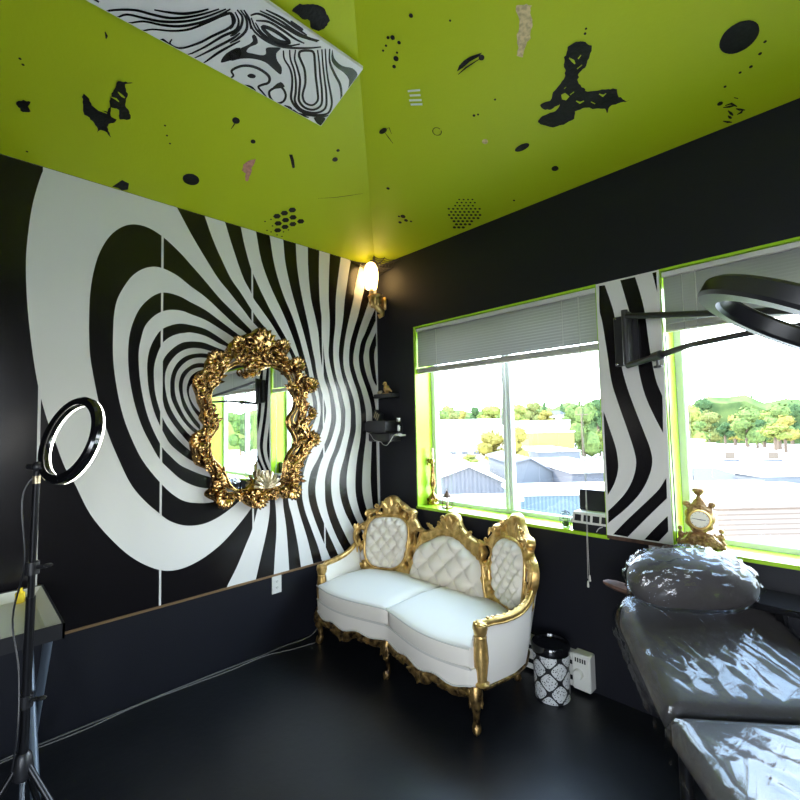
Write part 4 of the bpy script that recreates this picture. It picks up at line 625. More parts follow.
b.add([(0, 0, H), (0, YE, H), (hx, YE, H+SL*hx)], [(0, 1, 2)]); b.add([(0, 0, H), (hx, YE, H+SL*hx), (XE, YE, ceil_z(XE, YE)), (XE, 0, H)], [(0, 1, 2, 3)])
RUG = (11, 12, 13, 35, 40)
cm = {'black': 1, 'green': 0, 'tan': 2, 'pink': 3, 'white': 4}
for side, c, pts in MARKS:
    if c in ('black', 'pink', 'tan') and len(pts) in RUG:      # ragged edges of the splatters
        q = resample(pts, .011); pts = [(x+.004*noise.noise(Vector((x*34, y*34, 3)))+.006*noise.noise(Vector((x*95, y*95, 1))), y+.004*noise.noise(Vector((x*34, y*34, 8)))+.006*noise.noise(Vector((x*95, y*95, 5)))) for x, y in q]
    o = .0045 if c == 'green' else .003
    b.poly([(x, y, (H+SL*x if side == 'L' else H-SR*y)-o) for x, y in pts], cm[c])
tag(b.build('ceiling', [M['lime'], M['paint_black'], M['plaster'], M['pink'], M['chalk']], smooth=False), 'lime green sloping ceiling with black paint marks', 'ceiling', kind='structure')

# ---- mural of five paper strips on the left wall
mural = empty('wall_mural', (0, -1.5, ZB), 'black and white swirling stripe mural covering the wall behind the gold mirror', 'mural')
polys = []
for A, Bq in MURAL[:-1]: polys.append(np.vstack([cat(A), cat(Bq)[::-1]]))
A, Bq = cat(MURAL[-1][0]), cat(MURAL[-1][1])
polys.append(np.vstack([[(A[0][0], H)], A, Bq, [(Bq[-1][0], ZB-.01), (-3.2, ZB-.01), (-3.2, H)]]))
tris = []
for q in polys:
    q = np.stack([np.clip(q[:, 0], -3.2, -.006), np.clip(q[:, 1], ZB, H-.004)], 1)
    for t in tessellate_polygon([[Vector((p[0], p[1], 0)) for p in q]]): tris.append(q[list(t)])
seams = [-.004, -.597, -1.206, -1.811, -2.409, -3.0]
for i in range(5):
    y1, y0 = seams[i], seams[i+1]; b = MB()
    b.box((0, y0, ZB), (.002, y1, H-.003))
    for t in tris:
        c = clip_tri([V(*p) for p in t], 0, y0+.008, True)
        if c: c = clip_tri(c, 0, y1-.005, False)
        if len(c) > 2: b.add([(.0032, p[0], p[1]) for p in c], [tuple(range(len(c)))], 1)
    b.build('mural_strip', [M['mural_white'], M['mural_black']], mural, smooth=False)
b = MB(); b.box((0, -3.0, ZB-.014), (.010, 0, ZB)); tag(b.build('trim_1', M['brass'], smooth=False), 'thin brass strip under the mural', 'trim', kind='structure')
b = MB(); b.box((0, -.009, ZB), (.009, 0, H-.05)); tag(b.build('trim_2', M['vinyl_frame'], smooth=False), 'white edge strip in the corner', 'trim', kind='structure')

# ---- striped panel between the windows
pr_ = MB(); pr_.box((1.99, -.012, .935), (2.328, -.001, 2.409), 0)
for A, Bq in PANEL:
    q = np.vstack([cat(A), cat(Bq)[::-1]]); q = np.stack([np.clip(q[:, 0], 2.0, 2.318), np.clip(q[:, 1], .937, 2.40)], 1)
    pr_.poly([(p[0], -.0132, p[1]) for p in q], 1)
solo(pr_, 'striped_wallpaper', [M['mural_white'], M['mural_black']], (2.16, -.001, .935), 'narrow black and white striped wallpaper panel between the two windows', 'wallpaper', smooth=False)
b = MB(); b.box((1.99, -.014, .915), (2.328, 0, .934)); tag(b.build('trim_3', M['wood'], smooth=False), 'thin strip under the striped panel', 'trim', kind='structure')

# ---- swirl patterned box on the ceiling
b = MB(); x0, x1, y0, y1 = 1.0, 1.375, -3.0, -1.28
k = lambda x, o: H+SL*x-o
P8 = [(x, y, k(x, o)) for x in (x0, x1) for y in (y0, y1) for o in (.05, .034)]
b.add(P8, [(0, 1, 3, 2), (4, 6, 7, 5), (0, 4, 5, 1), (2, 3, 7, 6), (0, 2, 6, 4), (1, 5, 7, 3)], 0)
for x in (x0+.06, x1-.06):      # short stand-offs up to the ceiling
    for y in (y0+.2, y1-.2): b.box((x-.012, y-.012, k(x, .036)), (x+.012, y+.012, k(x, -.002)), 2)
def sw_ok(p): return V(min(max(p[0], x0+.003), x1-.003), min(max(p[1], y0+.003), y1-.003))
def band(q, wd, closed):
    q = catc(q, 4) if closed else cat(q, 4); n = len(q); Ls = []; kf = 1.3 if wd < .0105 else 1.
    for i in range(n):
        d = (q[(i+1) % n]-q[i-1]) if closed else (q[min(i+1, n-1)]-q[max(i-1, 0)])
        nn = V(-d[1], d[0])/(np.linalg.norm(d)+1e-9); w = wd*(1 if closed else .5+.5*math.sin(PI*i/(n-1)))/2
        Ls.append((sw_ok(q[i]+nn*w*kf), sw_ok(q[i]-nn*w*kf)))
    for i in range(n if closed else n-1):
        a, c = Ls[i], Ls[(i+1) % n]; pts = [a[0], a[1], c[1], c[0]]
        b.add([(p[0], p[1], k(p[0], .0512)) for p in pts], [(0, 1, 2, 3)], 1)
for wd, cl_, q in SWIRL:
    q = np.array(q)
    if wd == 0: b.poly([(p[0], p[1], k(p[0], .0508)) for p in map(sw_ok, catc(q, 3))], 1)
    else: band(q, wd, cl_)
for j in range(7):
    band(np.array([(1.02+.05*j+.02*math.sin(t*3+j), -2.35-t*.62) for t in np.linspace(0, 1, 9)]), .014, False)
solo(b, 'swirl_panel', [M['mural_white'], M['mural_black'], M['wood']], (1.19, -2.1, k(1.19, .006)), 'black and white contour-swirl panel fixed under the sloping green ceiling', 'panel', smooth=False)

# ---------------------------------------------------------------- windows
def window(name, W, mull, label):
    x0, x1, z0, z1 = W; r = empty(name, ((x0+x1)/2, WD, z0), label, 'window', kind='structure')
    b = MB(); t = .004     # lime lining of the opening with a slim lip on the wall face
    b.box((x0, -.002, z0), (x0+t, WD, z1)); b.box((x1-t, -.002, z0), (x1, WD, z1)); b.box((x0, -.002, z1-t), (x1, WD, z1))
    b.box((x0-.006, -.004, z0-.014), (x0+t, 0, z1+.008)); b.box((x1-t, -.004, z0-.014), (x1, 0, z1+.008)); b.box((x0, -.004, z1), (x1, 0, z1+.008))
    b.build('window_lining', M['lime_trim'], r, smooth=False)
    b = MB(); b.box((x0-.01, -.012, z0-.016), (x1+.01, WD, z0+.004)); b.build('window_sill', M['lime_trim'], r, smooth=False)
    f = MB(); y0, y1 = WD-.005, WD+.05; w = .042
    f.box((x0, y0, z0), (x0+w, y1, z1), bev=.005); f.box((x1-w, y0, z0), (x1, y1, z1), bev=.005)
    f.box((x0+w, y0, z0), (x1-w, y1, z0+w*.8), bev=.005); f.box((x0+w, y0, z1-w), (x1-w, y1, z1), bev=.005)
    f.build('window_frame', M['vinyl_frame'], r, smooth=False)
    m = MB(); m.box((mull-.034, y0-.012, z0+.034), (mull-.002, y1, z1-w), bev=.005); m.box((mull-.002, y0+.004, z0+.034), (mull+.026, y1, z1-w), bev=.005)
    m.box((mull-.045, y0-.02, 1.58), (mull-.025, y0-.004, 1.66), bev=.006)
    m.build('mullion', M['vinyl_frame'], r, smooth=False)
    g = MB(); g.box((x0+w, WD+.020, z0+.034), (mull, WD+.023, z1-w)); g.box((mull, WD+.030, z0+.034), (x1-w, WD+.033, z1-w))
    g.build('window_pane', M['glass'], r, smooth=False)
    return r
for nm, lo, hi, w_ in (('added_window_1', (W3[0], YE-.14, W3[2]), (W3[1], YE-.10, W3[3]), 0), ('added_window_2', (XE+.10, W4[0], W4[2]), (XE+.14, W4[1], W4[3]), 1)):  # frames of the two unseen windows added to brighten the room
    r = empty(nm, ((lo[0]+hi[0])/2, (lo[1]+hi[1])/2, lo[2]), 'unseen window added for daylight in the black wall '+('facing the windows' if not w_ else 'facing the mural'), 'window', kind='structure'); f = MB(); t = .045; k0 = w_; L0, L1 = lo[k0], hi[k0]
    def bx(u0, u1, za, zb): a, c = list(lo), list(hi); a[k0], c[k0], a[2], c[2] = u0, u1, za, zb; f.box(a, c)
    bx(L0, L0+t, lo[2], hi[2]); bx(L1-t, L1, lo[2], hi[2]); bx(L0+t, L1-t, lo[2], lo[2]+t); bx(L0+t, L1-t, hi[2]-t, hi[2]); bx((L0+L1)/2-.025, (L0+L1)/2+.025, lo[2]+t, hi[2]-t)
    f.build('window_frame', M['vinyl_frame'], r, smooth=False)
window('window_1', W1, 1.222, 'sliding window with lime green lining above the sofa')
window('window_2', W2, 3.09, 'sliding window with lime green lining above the treatment bed')

def blind(name, W, zb, label, cords):
    x0, x1, z0, z1 = W; x0 += .006; x1 -= .006; y = .030
    r = empty(name, ((x0+x1)/2, y, z1-.005), label, 'blind', 'raised mini blinds')
    b = MB(); b.box((x0, y-.014, z1-.034), (x1, y+.014, z1-.006), bev=.003); b.build('headrail', M['slat_rail'], r)
    b = MB(); z = z1-.045; n = 0; top = zb+.045
    step = (z-top)/15
    while z > top:
        a = math.radians(64); hw = .0128; c, s_ = math.cos(a)*hw, math.sin(a)*hw
        P = [[(x, y-c*q, z-s_*q+.0030*(1-q*q)) for q in (-1, -.5, 0, .5, 1)] for x in (x0+.004, x1-.004)]
        b.grid(P); z -= step
    for i in range(12):      # slats gathered on the bottom rail
        zz = zb+.014+i*.0026; b.box((x0+.004, y-.0125, zz), (x1-.004, y+.0125, zz+.0013))
    b.m[-72:] = [1]*72; b.build('slats', [M['slat'], M['slat_rail']], r)
    b = MB(); b.box((x0+.003, y-.013, zb), (x1-.003, y+.013, zb+.013), bev=.004); b.build('bottom_rail', M['slat_rail'], r)
    for x in cords:
        b = MB(); b.tube([(x, y-.0155, z1-.03), (x, y-.0155, zb+.01)], .0022, 6); b.ball((x, y-.017, zb+.012), .007, 8); b.build('ladder_cord', M['white_cord'], r)
    return r
bl = blind('window_blind', W1, 2.018, 'grey mini blind pulled halfway up in the window above the sofa', (.70, 1.76))
b = MB()    # pull cord hanging past the sill, with two tassels
for dx in (0, .005): b.tube([(1.868+dx, .010, 2.37), (1.868+dx, .004, 1.2), (1.872+dx, -.012, .96), (1.872+dx, -.0165, .90), (1.868+dx*1.8, -.016, .66)], .0016, 6)
b.build('pull_cord', M['white_cord'], bl)
b = MB(); b.lathe([(.002, .035), (.005, .028), (.0075, 0), (.004, -.004)], (1.868, -.016, .612), 10); b.lathe([(.002, .035), (.005, .028), (.0075, 0), (.004, -.004)], (1.879, -.016, .648), 10)
b.build('tassel', M['white_plastic'], bl)
bl = blind('window_blind', W2, 2.068, 'grey mini blind pulled up in the window behind the black ring lamp', (2.49, 3.1, 3.7))
b = MB(); b.tube([(2.43, .010, 2.37), (2.43, .012, 1.5), (2.432, .012, 1.25)], .0016, 6); b.build('pull_cord', M['white_cord'], bl)

# ================================================================ the view outside
CAM = V(3.0501, -2.7116, 1.6); FW = V(-.7125, .6996, .0541); RT = V(.6996, .7142, -.0216); UP = V(.0538, -.0224, .9983); FPX = 449.836
def at(x, y, d): return CAM+d*(FW+RT*(x-400)/FPX-UP*(y-400)/FPX)    # the place seen at x, y at a distance d ahead
GZ = -8.
b = MB(); b.poly([(-320, -160, GZ), (260, -160, GZ), (260, 320, GZ), (-320, 320, GZ)]); tag(b.build('ground', M['asphalt'], smooth=False), 'pale ground of the industrial yard', 'ground', kind='structure')
b = MB(); P = []      # wooded hills along the horizon
for i, az in enumerate(np.radians(np.linspace(6, 176, 110))):
    q = V(math.cos(az), math.sin(az), 0); hgt = 7.6+1.3*math.sin(i*.55)+1.1*math.sin(i*1.37+1)+.9*math.sin(i*2.9); c = CAM+q*205; d = CAM+q*290
    P.append([(c[0], c[1], GZ), (c[0], c[1], hgt-2.5), (c[0]+q[0]*4, c[1]+q[1]*4, hgt), (d[0], d[1], hgt+2), (d[0], d[1], GZ)])
b.grid(P); tag(b.build('hills', M['hill']), 'wooded hills on the horizon', 'hills', kind='structure')

def slab(x0, x1, ybot, ytop, d, deep, roofmat, wallmat, name, label, rise=0., cat_='building', lip=.25):
    # flat-roofed block whose front top edge runs between two seen points; faces the room
    a = at(x0, ytop, d); c = at(x1, ytop, d); c[2] = a[2]; bot = GZ
    w = c-a; w[2] = 0; n = V(-w[1], w[0], 0)/np.linalg.norm(w)
    if n@V(FW[0], FW[1], 0) < 0: n = -n
    q = [a, c, c+n*deep, a+n*deep]
    r = empty(name, ((a+c)[0]/2, (a+c)[1]/2, bot), label, cat_)
    m = MB(); top = a[2]-.02
    m.add([(p[0], p[1], z) for p in q for z in (bot, top)], [(0, 2, 3, 1), (2, 4, 5, 3), (4, 6, 7, 5), (6, 0, 1, 7)]); m.build('wall', wallmat, r, smooth=False)
    m = MB(); cen = sum(q)/4; qq = [p+(p-cen)/np.linalg.norm(p-cen)*lip for p in q]
    z2 = [a[2], a[2], a[2]+rise, a[2]+rise]
    m.add([(p[0], p[1], z) for p, zz in zip(qq, z2) for z in (zz-.22, zz)], [(0, 2, 3, 1), (2, 4, 5, 3), (4, 6, 7, 5), (6, 0, 1, 7), (1, 3, 5, 7), (0, 2, 4, 6)]); m.build('roof', roofmat, r, smooth=False)
    return r, a, c, n
def openings(r, a, c, n, spots, hgt, name, mt):
    for (u0, u1, dz) in spots:
        p = a+(c-a)*u0; q = a+(c-a)*u1; m = MB()
        m.prism([p+V(0, 0, -dz)-n*.05, q+V(0, 0, -dz)-n*.05, q+V(0, 0, -dz-hgt)-n*.05, p+V(0, 0, -dz-hgt)-n*.05], n*.1); m.build(name, mt, r, smooth=False)
def gable(peak, le, re, deep, wallmat, roofmat, name, label, d):
    p, l, r_ = at(*peak, d), at(*le, d), at(*re, d); w = r_-l; w[2] = 0; n = V(-w[1], w[0], 0)/np.linalg.norm(w)
    if n@V(FW[0], FW[1], 0) < 0: n = -n
    r = empty(name, ((l+r_)[0]/2, (l+r_)[1]/2, GZ), label, 'building'); m = MB()
    F = [V(l[0], l[1], GZ), V(r_[0], r_[1], GZ), r_, p, l]; Bk = [q+n*deep for q in F]
    m.add(F+Bk, [(0, 1, 2, 3, 4), (5, 9, 8, 7, 6), (0, 4, 9, 5), (1, 6, 7, 2)]); m.build('wall', wallmat, r, smooth=False)
    m = MB()
    for e in (l, r_):
        o = (e-p)/np.linalg.norm(e-p)*.5; up = V(0, 0, .18)
        q = [p-n*.3, e+o-n*.3, e+o+n*deep, p+n*deep]
        m.add([x+z for x in q for z in (V(0, 0, .01), up)], [(0, 2, 3, 1), (2, 4, 5, 3), (4, 6, 7, 5), (6, 0, 1, 7), (1, 3, 5, 7), (0, 2, 4, 6)])
    m.build('roof', roofmat, r, smooth=False)
    return r, n
gable((469, 467), (423, 484), (516, 488), 22, M['siding_grey'], M['roof_white'], 'gabled_shed', 'grey ribbed metal shed with a low gable, left of the window bar', 44)
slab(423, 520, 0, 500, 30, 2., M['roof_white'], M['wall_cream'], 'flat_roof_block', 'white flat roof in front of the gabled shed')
rr, n_ = gable((530, 459), (514, 463), (562, 477), 14, M['wall_grey'], M['roof_lilac'], 'hip_roof_shed', 'shed with a pale grey metal roof right of the window bar', 52)
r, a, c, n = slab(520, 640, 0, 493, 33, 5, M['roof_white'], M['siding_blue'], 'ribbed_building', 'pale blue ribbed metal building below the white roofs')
r, a, c, n = slab(538, 580, 0, 451, 82, 16, M['roof_white'], M['wall_grey'], 'grey_block', 'low grey block in front of the yellow wall'); openings(r, a, c, n, [(.18, .30, 1.4), (.33, .44, 1.4)], .35, 'vent', M['window_dark'])
slab(532, 600, 0, 465, 62, 12, M['roof_white'], M['roof_white'], 'white_store', 'white flat building behind the pale metal roof')
slab(572, 640, 0, 471, 46, 10, M['roof_white'], M['roof_grey'], 'dark_parapet_building', 'building with a dark grey parapet behind the black box on the sill')
b = MB(); p = at(586, 464, 58); b.box(p-V(.45, .4, 0), p+V(.45, .4, .9), bev=.04); solo(b, 'rooftop_unit', M['wall_cream'], tuple(p-V(0, 0, 0)), 'small cream rooftop unit beside the striped panel', 'rooftop unit')
r, a, c, n = slab(430, 514, 0, 428, 112, 8, M['roof_white'], M['wall_cream'], 'long_warehouse', 'long white warehouse behind the yellow trees', rise=2.)
openings(r, a, c, n, [(.09+.14*i, .13+.14*i+.03, 6.0) for i in range(5)], .7, 'window', M['window_dark'])
slab(517, 570, 0, 421, 124, 6, M['roof_white'], M['roof_white'], 'white_warehouse', 'white warehouse above the yellow wall')
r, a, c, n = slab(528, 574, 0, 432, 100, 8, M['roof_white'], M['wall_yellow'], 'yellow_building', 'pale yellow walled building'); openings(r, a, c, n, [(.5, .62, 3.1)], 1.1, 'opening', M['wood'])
p = at(556, 415, 172); r = empty('hillside_house', tuple(V(p[0], p[1], p[2]-2.)), 'small house with a grey roof among the hillside trees', 'house')
m = MB(); m.box(p-V(2.3, 2, 6), p+V(2.3, 2, .3)); m.build('wall', M['wall_cream'], r, smooth=False)
m = MB(); m.add([p+V(-3, -2.6, .3), p+V(3, -2.6, .3), p+V(3, 2.6, .3), p+V(-3, 2.6, .3), p+V(-1.2, 0, 1.6), p+V(1.6, 0, 1.6)], [(0, 1, 5, 4), (1, 2, 5), (2, 3, 4, 5), (3, 0, 4), (0, 3, 2, 1)]); m.build('roof', M['roof_grey'], r, smooth=False)
# seen through the window behind the bed
slab(684, 830, 0, 462, 58, 22, M['roof_white'], M['roof_white'], 'white_roof_building', 'wide white roof carrying two rooftop air conditioners', rise=1.2)
slab(678, 704, 0, 440, 74, 10, M['roof_white'], M['wall_cream'], 'cream_store', 'cream flat building beside the light green tree')
for (x, lab) in ((731, 'beige rooftop air conditioner nearer the clock'), (774, 'beige rooftop air conditioner near the right picture edge')):
    p = at(x, 459.5, 56); r = empty('air_conditioner', tuple(p), lab, 'air conditioner', 'air conditioners on the white roof')
    m = MB(); m.box(p-V(.62, .5, 0), p+V(.62, .5, 1.1), bev=.04); m.build('casing', M['roof_white'], r)
    m = MB(); m.box(p+V(-.5, -.53, .15), p+V(.5, -.49, .95)); m.build('grille', M['grille_tan'], r, smooth=False)
    m = MB(); m.box(p-V(1., .7, .18), p+V(.8, .5, 0)); m.build('base', M['roof_grey'], r, smooth=False)
slab(676, 752, 0, 482, 36, 4.5, M['roof_grey'], M['roof_grey'], 'grey_roof_building', 'sloping dark grey roof behind the clock', rise=.55)
slab(738, 830, 0, 491, 30, 5, M['roof_white'], M['wall_grey'], 'stepped_roof_building', 'white roof with a grey edge above the tan siding')
slab(764, 830, 0, 474, 34, 3, M['roof_white'], M['wall_grey'], 'grey_penthouse', 'small grey rooftop penthouse at the right')
slab(717, 850, 0, 503, 22, 6, M['roof_white'], M['siding_tan'], 'tan_sided_building', 'tan lap-sided building right of the clock')
slab(676, 860, 0, 552, 14, 1.5, M['roof_white'], M['roof_white'], 'near_white_roof', 'nearest white roof just below the window behind the bed')
for (x, y0, y1, d, nm, lab) in ((581, 412, 449, 100, 'utility_pole', 'wooden utility pole with a crossarm left of the striped panel'), (501, 404, 452, 90, 'lamp_post', 'thin lamp post in front of the yellow tree')):
    p = at(x, y0, d); q = V(p[0], p[1], GZ); r = empty(nm, tuple(q), lab, 'pole')
    m = MB(); m.tube([q, p], [.16, .11], 8); m.build('shaft', M['bark'] if nm == 'utility_pole' else M['wall_cream'], r)
    m = MB(); m.tube([p-V(1.4, -.3, .6), p+V(1.4, .3, -.6)] if nm == 'utility_pole' else [p, p+V(1.2, .2, .1)], .09, 6); m.build('crossarm' if nm == 'utility_pole' else 'lamp_arm', M['bark'] if nm == 'utility_pole' else M['wall_cream'], r)

def tree(px, ytop, ybase, w, d, leafm, label, conifer=False):
    t = at(px, ytop, d); bs = at(px, ybase, d); wid = w/FPX*d*1.18; hgt = t[2]-bs[2]
    r = empty('conifer_tree' if conifer else 'leafy_tree', (bs[0], bs[1], GZ), label, 'tree', 'trees seen through the windows')
    rnd = random.Random(int(px*31+ytop)); m = MB(); m.tube([(bs[0], bs[1], GZ), (bs[0], bs[1], bs[2]+hgt*.5)], [wid*.06+.1, wid*.03+.05], 6); m.build('trunk', M['bark'], r)
    m = MB(); n0 = 2000
    def leafs(c, rad, k):
        for _ in range(k):
            v = V(rnd.gauss(0, 1), rnd.gauss(0, 1), rnd.gauss(0, 1)); v /= np.linalg.norm(v)+1e-6; p = c+v*rad*rnd.uniform(.75, 1.12)
            u = V(rnd.gauss(0, 1), rnd.gauss(0, 1), rnd.gauss(0, 1)); u /= np.linalg.norm(u); w2 = np.cross(u, v+V(.01, 0, 0)); s_ = rad[0]*rnd.uniform(.16, .30)
            m.add([p-u*s_, p+w2*s_*.7, p+u*s_, p-w2*s_*.7], [(0, 1, 2, 3)])
    if conifer:
        for i in range(7):
            f = i/7; c = V(bs[0], bs[1], bs[2]+hgt*(f*.92)); rad = wid/2*(1-f*.9)
            m.lathe([(rad, 0), (rad*.35, hgt*.14), (.02, hgt*.24)], c, 9); leafs(c+V(0, 0, hgt*.05), V(rad, rad, hgt*.06), 26)
    else:
        for i in range(9):
            a = i*2.4; f = (i % 3)/2.; c = V(bs[0]+math.cos(a)*wid*.24*(1-.3*f), bs[1]+math.sin(a)*wid*.24*(1-.3*f), bs[2]+hgt*(.06+.64*f)+rnd.uniform(-.05, .05)*hgt)
            rad = V(wid*.33, wid*.33, hgt*.28)*(1.05-.25*f); m.ball(c, rad*.86, 8); leafs(c, rad, 46)
        leafs(V(bs[0], bs[1], bs[2]+hgt*.8), V(wid*.25, wid*.25, hgt*.2), 40)
    m.build('crown', leafm, r, smooth=False)
G = M
for a in ((427, 405, 428, 20, 153, 'leaf_green', 'green tree at the left edge of the window above the sofa'), (441, 408, 428, 17, 138, 'leaf_green', 'green treetop second from the left edge of the sofa window'), (454, 412, 428, 14, 160, 'leaf_olive', 'olive treetop left of the rusty tree in the sofa window'), (463, 409, 428, 8, 147, 'leaf_orange', 'small rusty tree between the green trees left of the window bar'),
          (475, 405, 427, 10, 145, 'leaf_dark', 'narrow dark green tree standing among paler trees left of the window bar'), (491, 404, 427, 24, 140, 'leaf_yellow', 'broad yellow-green tree touching the window bar'), (520, 403, 425, 15, 145, 'leaf_yellow', 'yellow-green tree just right of the window bar'),
          (533, 401, 421, 17, 168, 'leaf_olive', 'olive treetop around the slim conifer left of the small house'), (546, 410, 422, 15, 150, 'leaf_orange', 'orange-tinged tree beside the small hillside house'), (571, 403, 434, 16, 140, 'leaf_green', 'green tree right of the hillside house'), (584, 400, 448, 26, 116, 'leaf_green', 'large green tree behind the utility pole'),
          (598, 397, 424, 20, 160, 'leaf_dark', 'dark green tree beside the striped panel'), (600, 430, 449, 12, 120, 'leaf_yellow', 'small yellow tree low beside the striped panel'),
          (492, 430, 458, 28, 84, 'leaf_orange', 'golden yellow tree left of the window bar'), (518, 424, 461, 20, 80, 'leaf_orange', 'golden yellow tree right of the window bar'), (470, 454, 461, 14, 78, 'leaf_yellow', 'low yellow-green bush above the gabled shed'), (436, 438, 458, 9, 82, 'leaf_yellow', 'small yellow tree at the left window edge'),
          (688, 403, 442, 26, 95, 'leaf_yellow', 'light yellow-green tree at the left of the window behind the bed'), (702, 397, 424, 20, 165, 'leaf_dark', 'dark tree on the skyline above the clock'), (708, 410, 436, 24, 138, 'leaf_olive', 'olive tree in the middle of the grove above the clock'), (722, 404, 434, 26, 172, 'leaf_olive', 'olive treetop directly above the nearer air conditioner'),
          (725, 422, 435, 14, 120, 'leaf_dark', 'dark round bush above the nearer air conditioner'), (747, 405, 436, 25, 110, 'leaf_green', 'bushy green tree between the two air conditioners'), (764, 410, 436, 20, 140, 'leaf_yellow', 'yellow tree above the right air conditioner'), (779, 403, 434, 22, 130, 'leaf_green', 'green tree above the right air conditioner'), (792, 402, 434, 18, 150, 'leaf_dark', 'dark green tree at the right picture edge'), (775, 424, 436, 22, 98, 'leaf_yellow', 'low yellow-green tree row above the right air conditioner'),
          (735, 414, 436, 18, 128, 'leaf_orange', 'tan-tinged tree left of the bushy green tree between the air conditioners'), (757, 418, 437, 16, 116, 'leaf_dark', 'dark green tree right of the bushy green tree between the air conditioners'), (698, 420, 437, 16, 112, 'leaf_green', 'small green tree tucked beside the light yellow-green tree by the clock'), (713, 402, 430, 18, 185, 'leaf_green', 'green treetop behind the olive tree above the clock'), (768, 402, 430, 20, 182, 'leaf_olive', 'olive treetop behind the yellow tree above the right air conditioner'), (785, 414, 436, 18, 116, 'leaf_orange', 'golden tree near the right picture edge'),
          (448, 404, 428, 16, 178, 'leaf_olive', 'faint olive treetop behind the trees at the left of the sofa window'), (484, 408, 427, 18, 172, 'leaf_green', 'faint green treetop behind the broad yellow-green tree left of the window bar'), (508, 404, 426, 18, 178, 'leaf_green', 'green treetop mostly hidden behind the window bar')):
    tree(a[0], a[1], a[2], a[3], a[4], M[a[5]], a[6])
for a in ((545, 396, 424, 9, 185, 'tall dark conifer on the skyline above the small house'), (533, 400, 424, 6, 190, 'slim dark conifer left of the tallest one on the skyline'), (562, 398, 420, 7, 190, 'slim dark conifer right of the small house'), (580, 396, 420, 8, 190, 'dark conifer above the utility pole'),
          (735, 396, 418, 7, 185, 'slim conifer on the skyline above the clock'), (746, 394, 418, 10, 185, 'left of the two tallest conifers behind the bed'), (753, 393, 418, 9, 202, 'right of the two tallest conifers behind the bed')):
    tree(a[0], a[1], a[2], a[3], a[4], M['leaf_dark'], a[5], True)
for k0, (az, d, lm) in enumerate(((11, 150, 'leaf_green'), (14, 135, 'leaf_dark'), (17, 155, 'leaf_dark'), (20, 138, 'leaf_dark'), (23, 152, 'leaf_green'), (26, 136, 'leaf_dark'), (29, 150, 'leaf_dark'), (32, 136, 'leaf_green'), (35, 152, 'leaf_green'))):
    q = CAM+V(math.cos(math.radians(az)), math.sin(math.radians(az)), 0)*d; r = empty('leafy_tree', (q[0], q[1], GZ), 'bushy tree seen in the reflection of the gold mirror', 'tree', 'trees reflected in the mirror')
    m = MB(); m.tube([(q[0], q[1], GZ), (q[0], q[1], -3)], [.4, .25], 6); m.build('trunk', M['bark'], r); m = MB(); rn_ = random.Random(az)
    for k_ in range(10): m.ball((q[0]+rn_.uniform(-2.3, 2.3), q[1]+rn_.uniform(-2.3, 2.3), rn_.uniform(-4.0, 5.5)), rn_.uniform(1.4, 2.2), 8)
    m.build('crown', M[lm], r)
slab_r = empty('white_shed', (52, 20, GZ), 'white shed seen in the reflection of the gold mirror', 'building'); m = MB(); m.box((38, 3, GZ), (66, 38, -3.2)); m.build('wall', M['roof_white'], slab_r, smooth=False); m = MB(); m.box((37.7, 2.7, -3.2), (66.3, 38.3, -2.9)); m.build('roof', M['roof_white'], slab_r, smooth=False)
# ================================================================ sofa
SX = .875
sofa = empty('sofa', (SX, -.42, 0), 'ivory tufted three-medallion sofa with carved gold frame below the window', 'sofa')
def yf(u): return -.737-.085*max(0, math.sin(PI*min(abs(u), .9)/.9))**1.3
BP = np.array([(0, -.13), (.36, -.135), (.50, -.165), (.62, -.225), (.74, -.305), (.86, -.40)])
BL = np.concatenate([[0], np.cumsum(np.hypot(*np.diff(BP, axis=0).T))])
def bplan(s):
    a = abs(s); u = np.interp(a, BL, BP[:, 0]); y = np.interp(a, BL, BP[:, 1])
    if a > BL[-1]: u = BP[-1, 0]+(a-BL[-1])*.78; y = BP[-1, 1]-(a-BL[-1])*.62
    return V(math.copysign(u, s), y)
def bpt(s, z, h):      # point on the curved, leaning back; h forward
    p = bplan(s); q = bplan(s+.03)-bplan(s-.03); q /= np.linalg.norm(q)
    return V(SX+p[0]+q[1]*h, p[1]+.17*(z-.42)-q[0]*h, z)
half = [(0, .927), (-.05, .918), (-.078, .89), (-.088, .858), (-.14, .81), (-.2, .78), (-.26, .764), (-.31, .775), (-.345, .815), (-.375, .853), (-.365, .885), (-.4, .91), (-.434, .913), (-.474, .939), (-.526, .966), (-.562, 1.0), (-.609, 1.008), (-.66, .987), (-.682, .95), (-.711, .925), (-.735, .9), (-.766, .896), (-.805, .889), (-.82, .857), (-.8, .825), (-.813, .797), (-.861, .772), (-.888, .73), (-.889, .682), (-.871, .634), (-.838, .575), (-.817, .505), (-.78, .40), (-.5, .38), (0, .38)]
cr_ = cat(half[:-2], 2).tolist()+half[-2:]
outl = [tuple(p) for p in cr_]+[(-p[0], p[1]) for p in cr_[::-1][1:-1]]
def ell(cx, cy, rx, ry, n=10, ro=0.): return [(cx+rx*math.cos(t)*math.cos(ro)-ry*math.sin(t)*math.sin(ro), cy+rx*math.cos(t)*math.sin(ro)+ry*math.sin(t)*math.cos(ro)) for t in np.linspace(0, 2*PI, n, endpoint=False)]
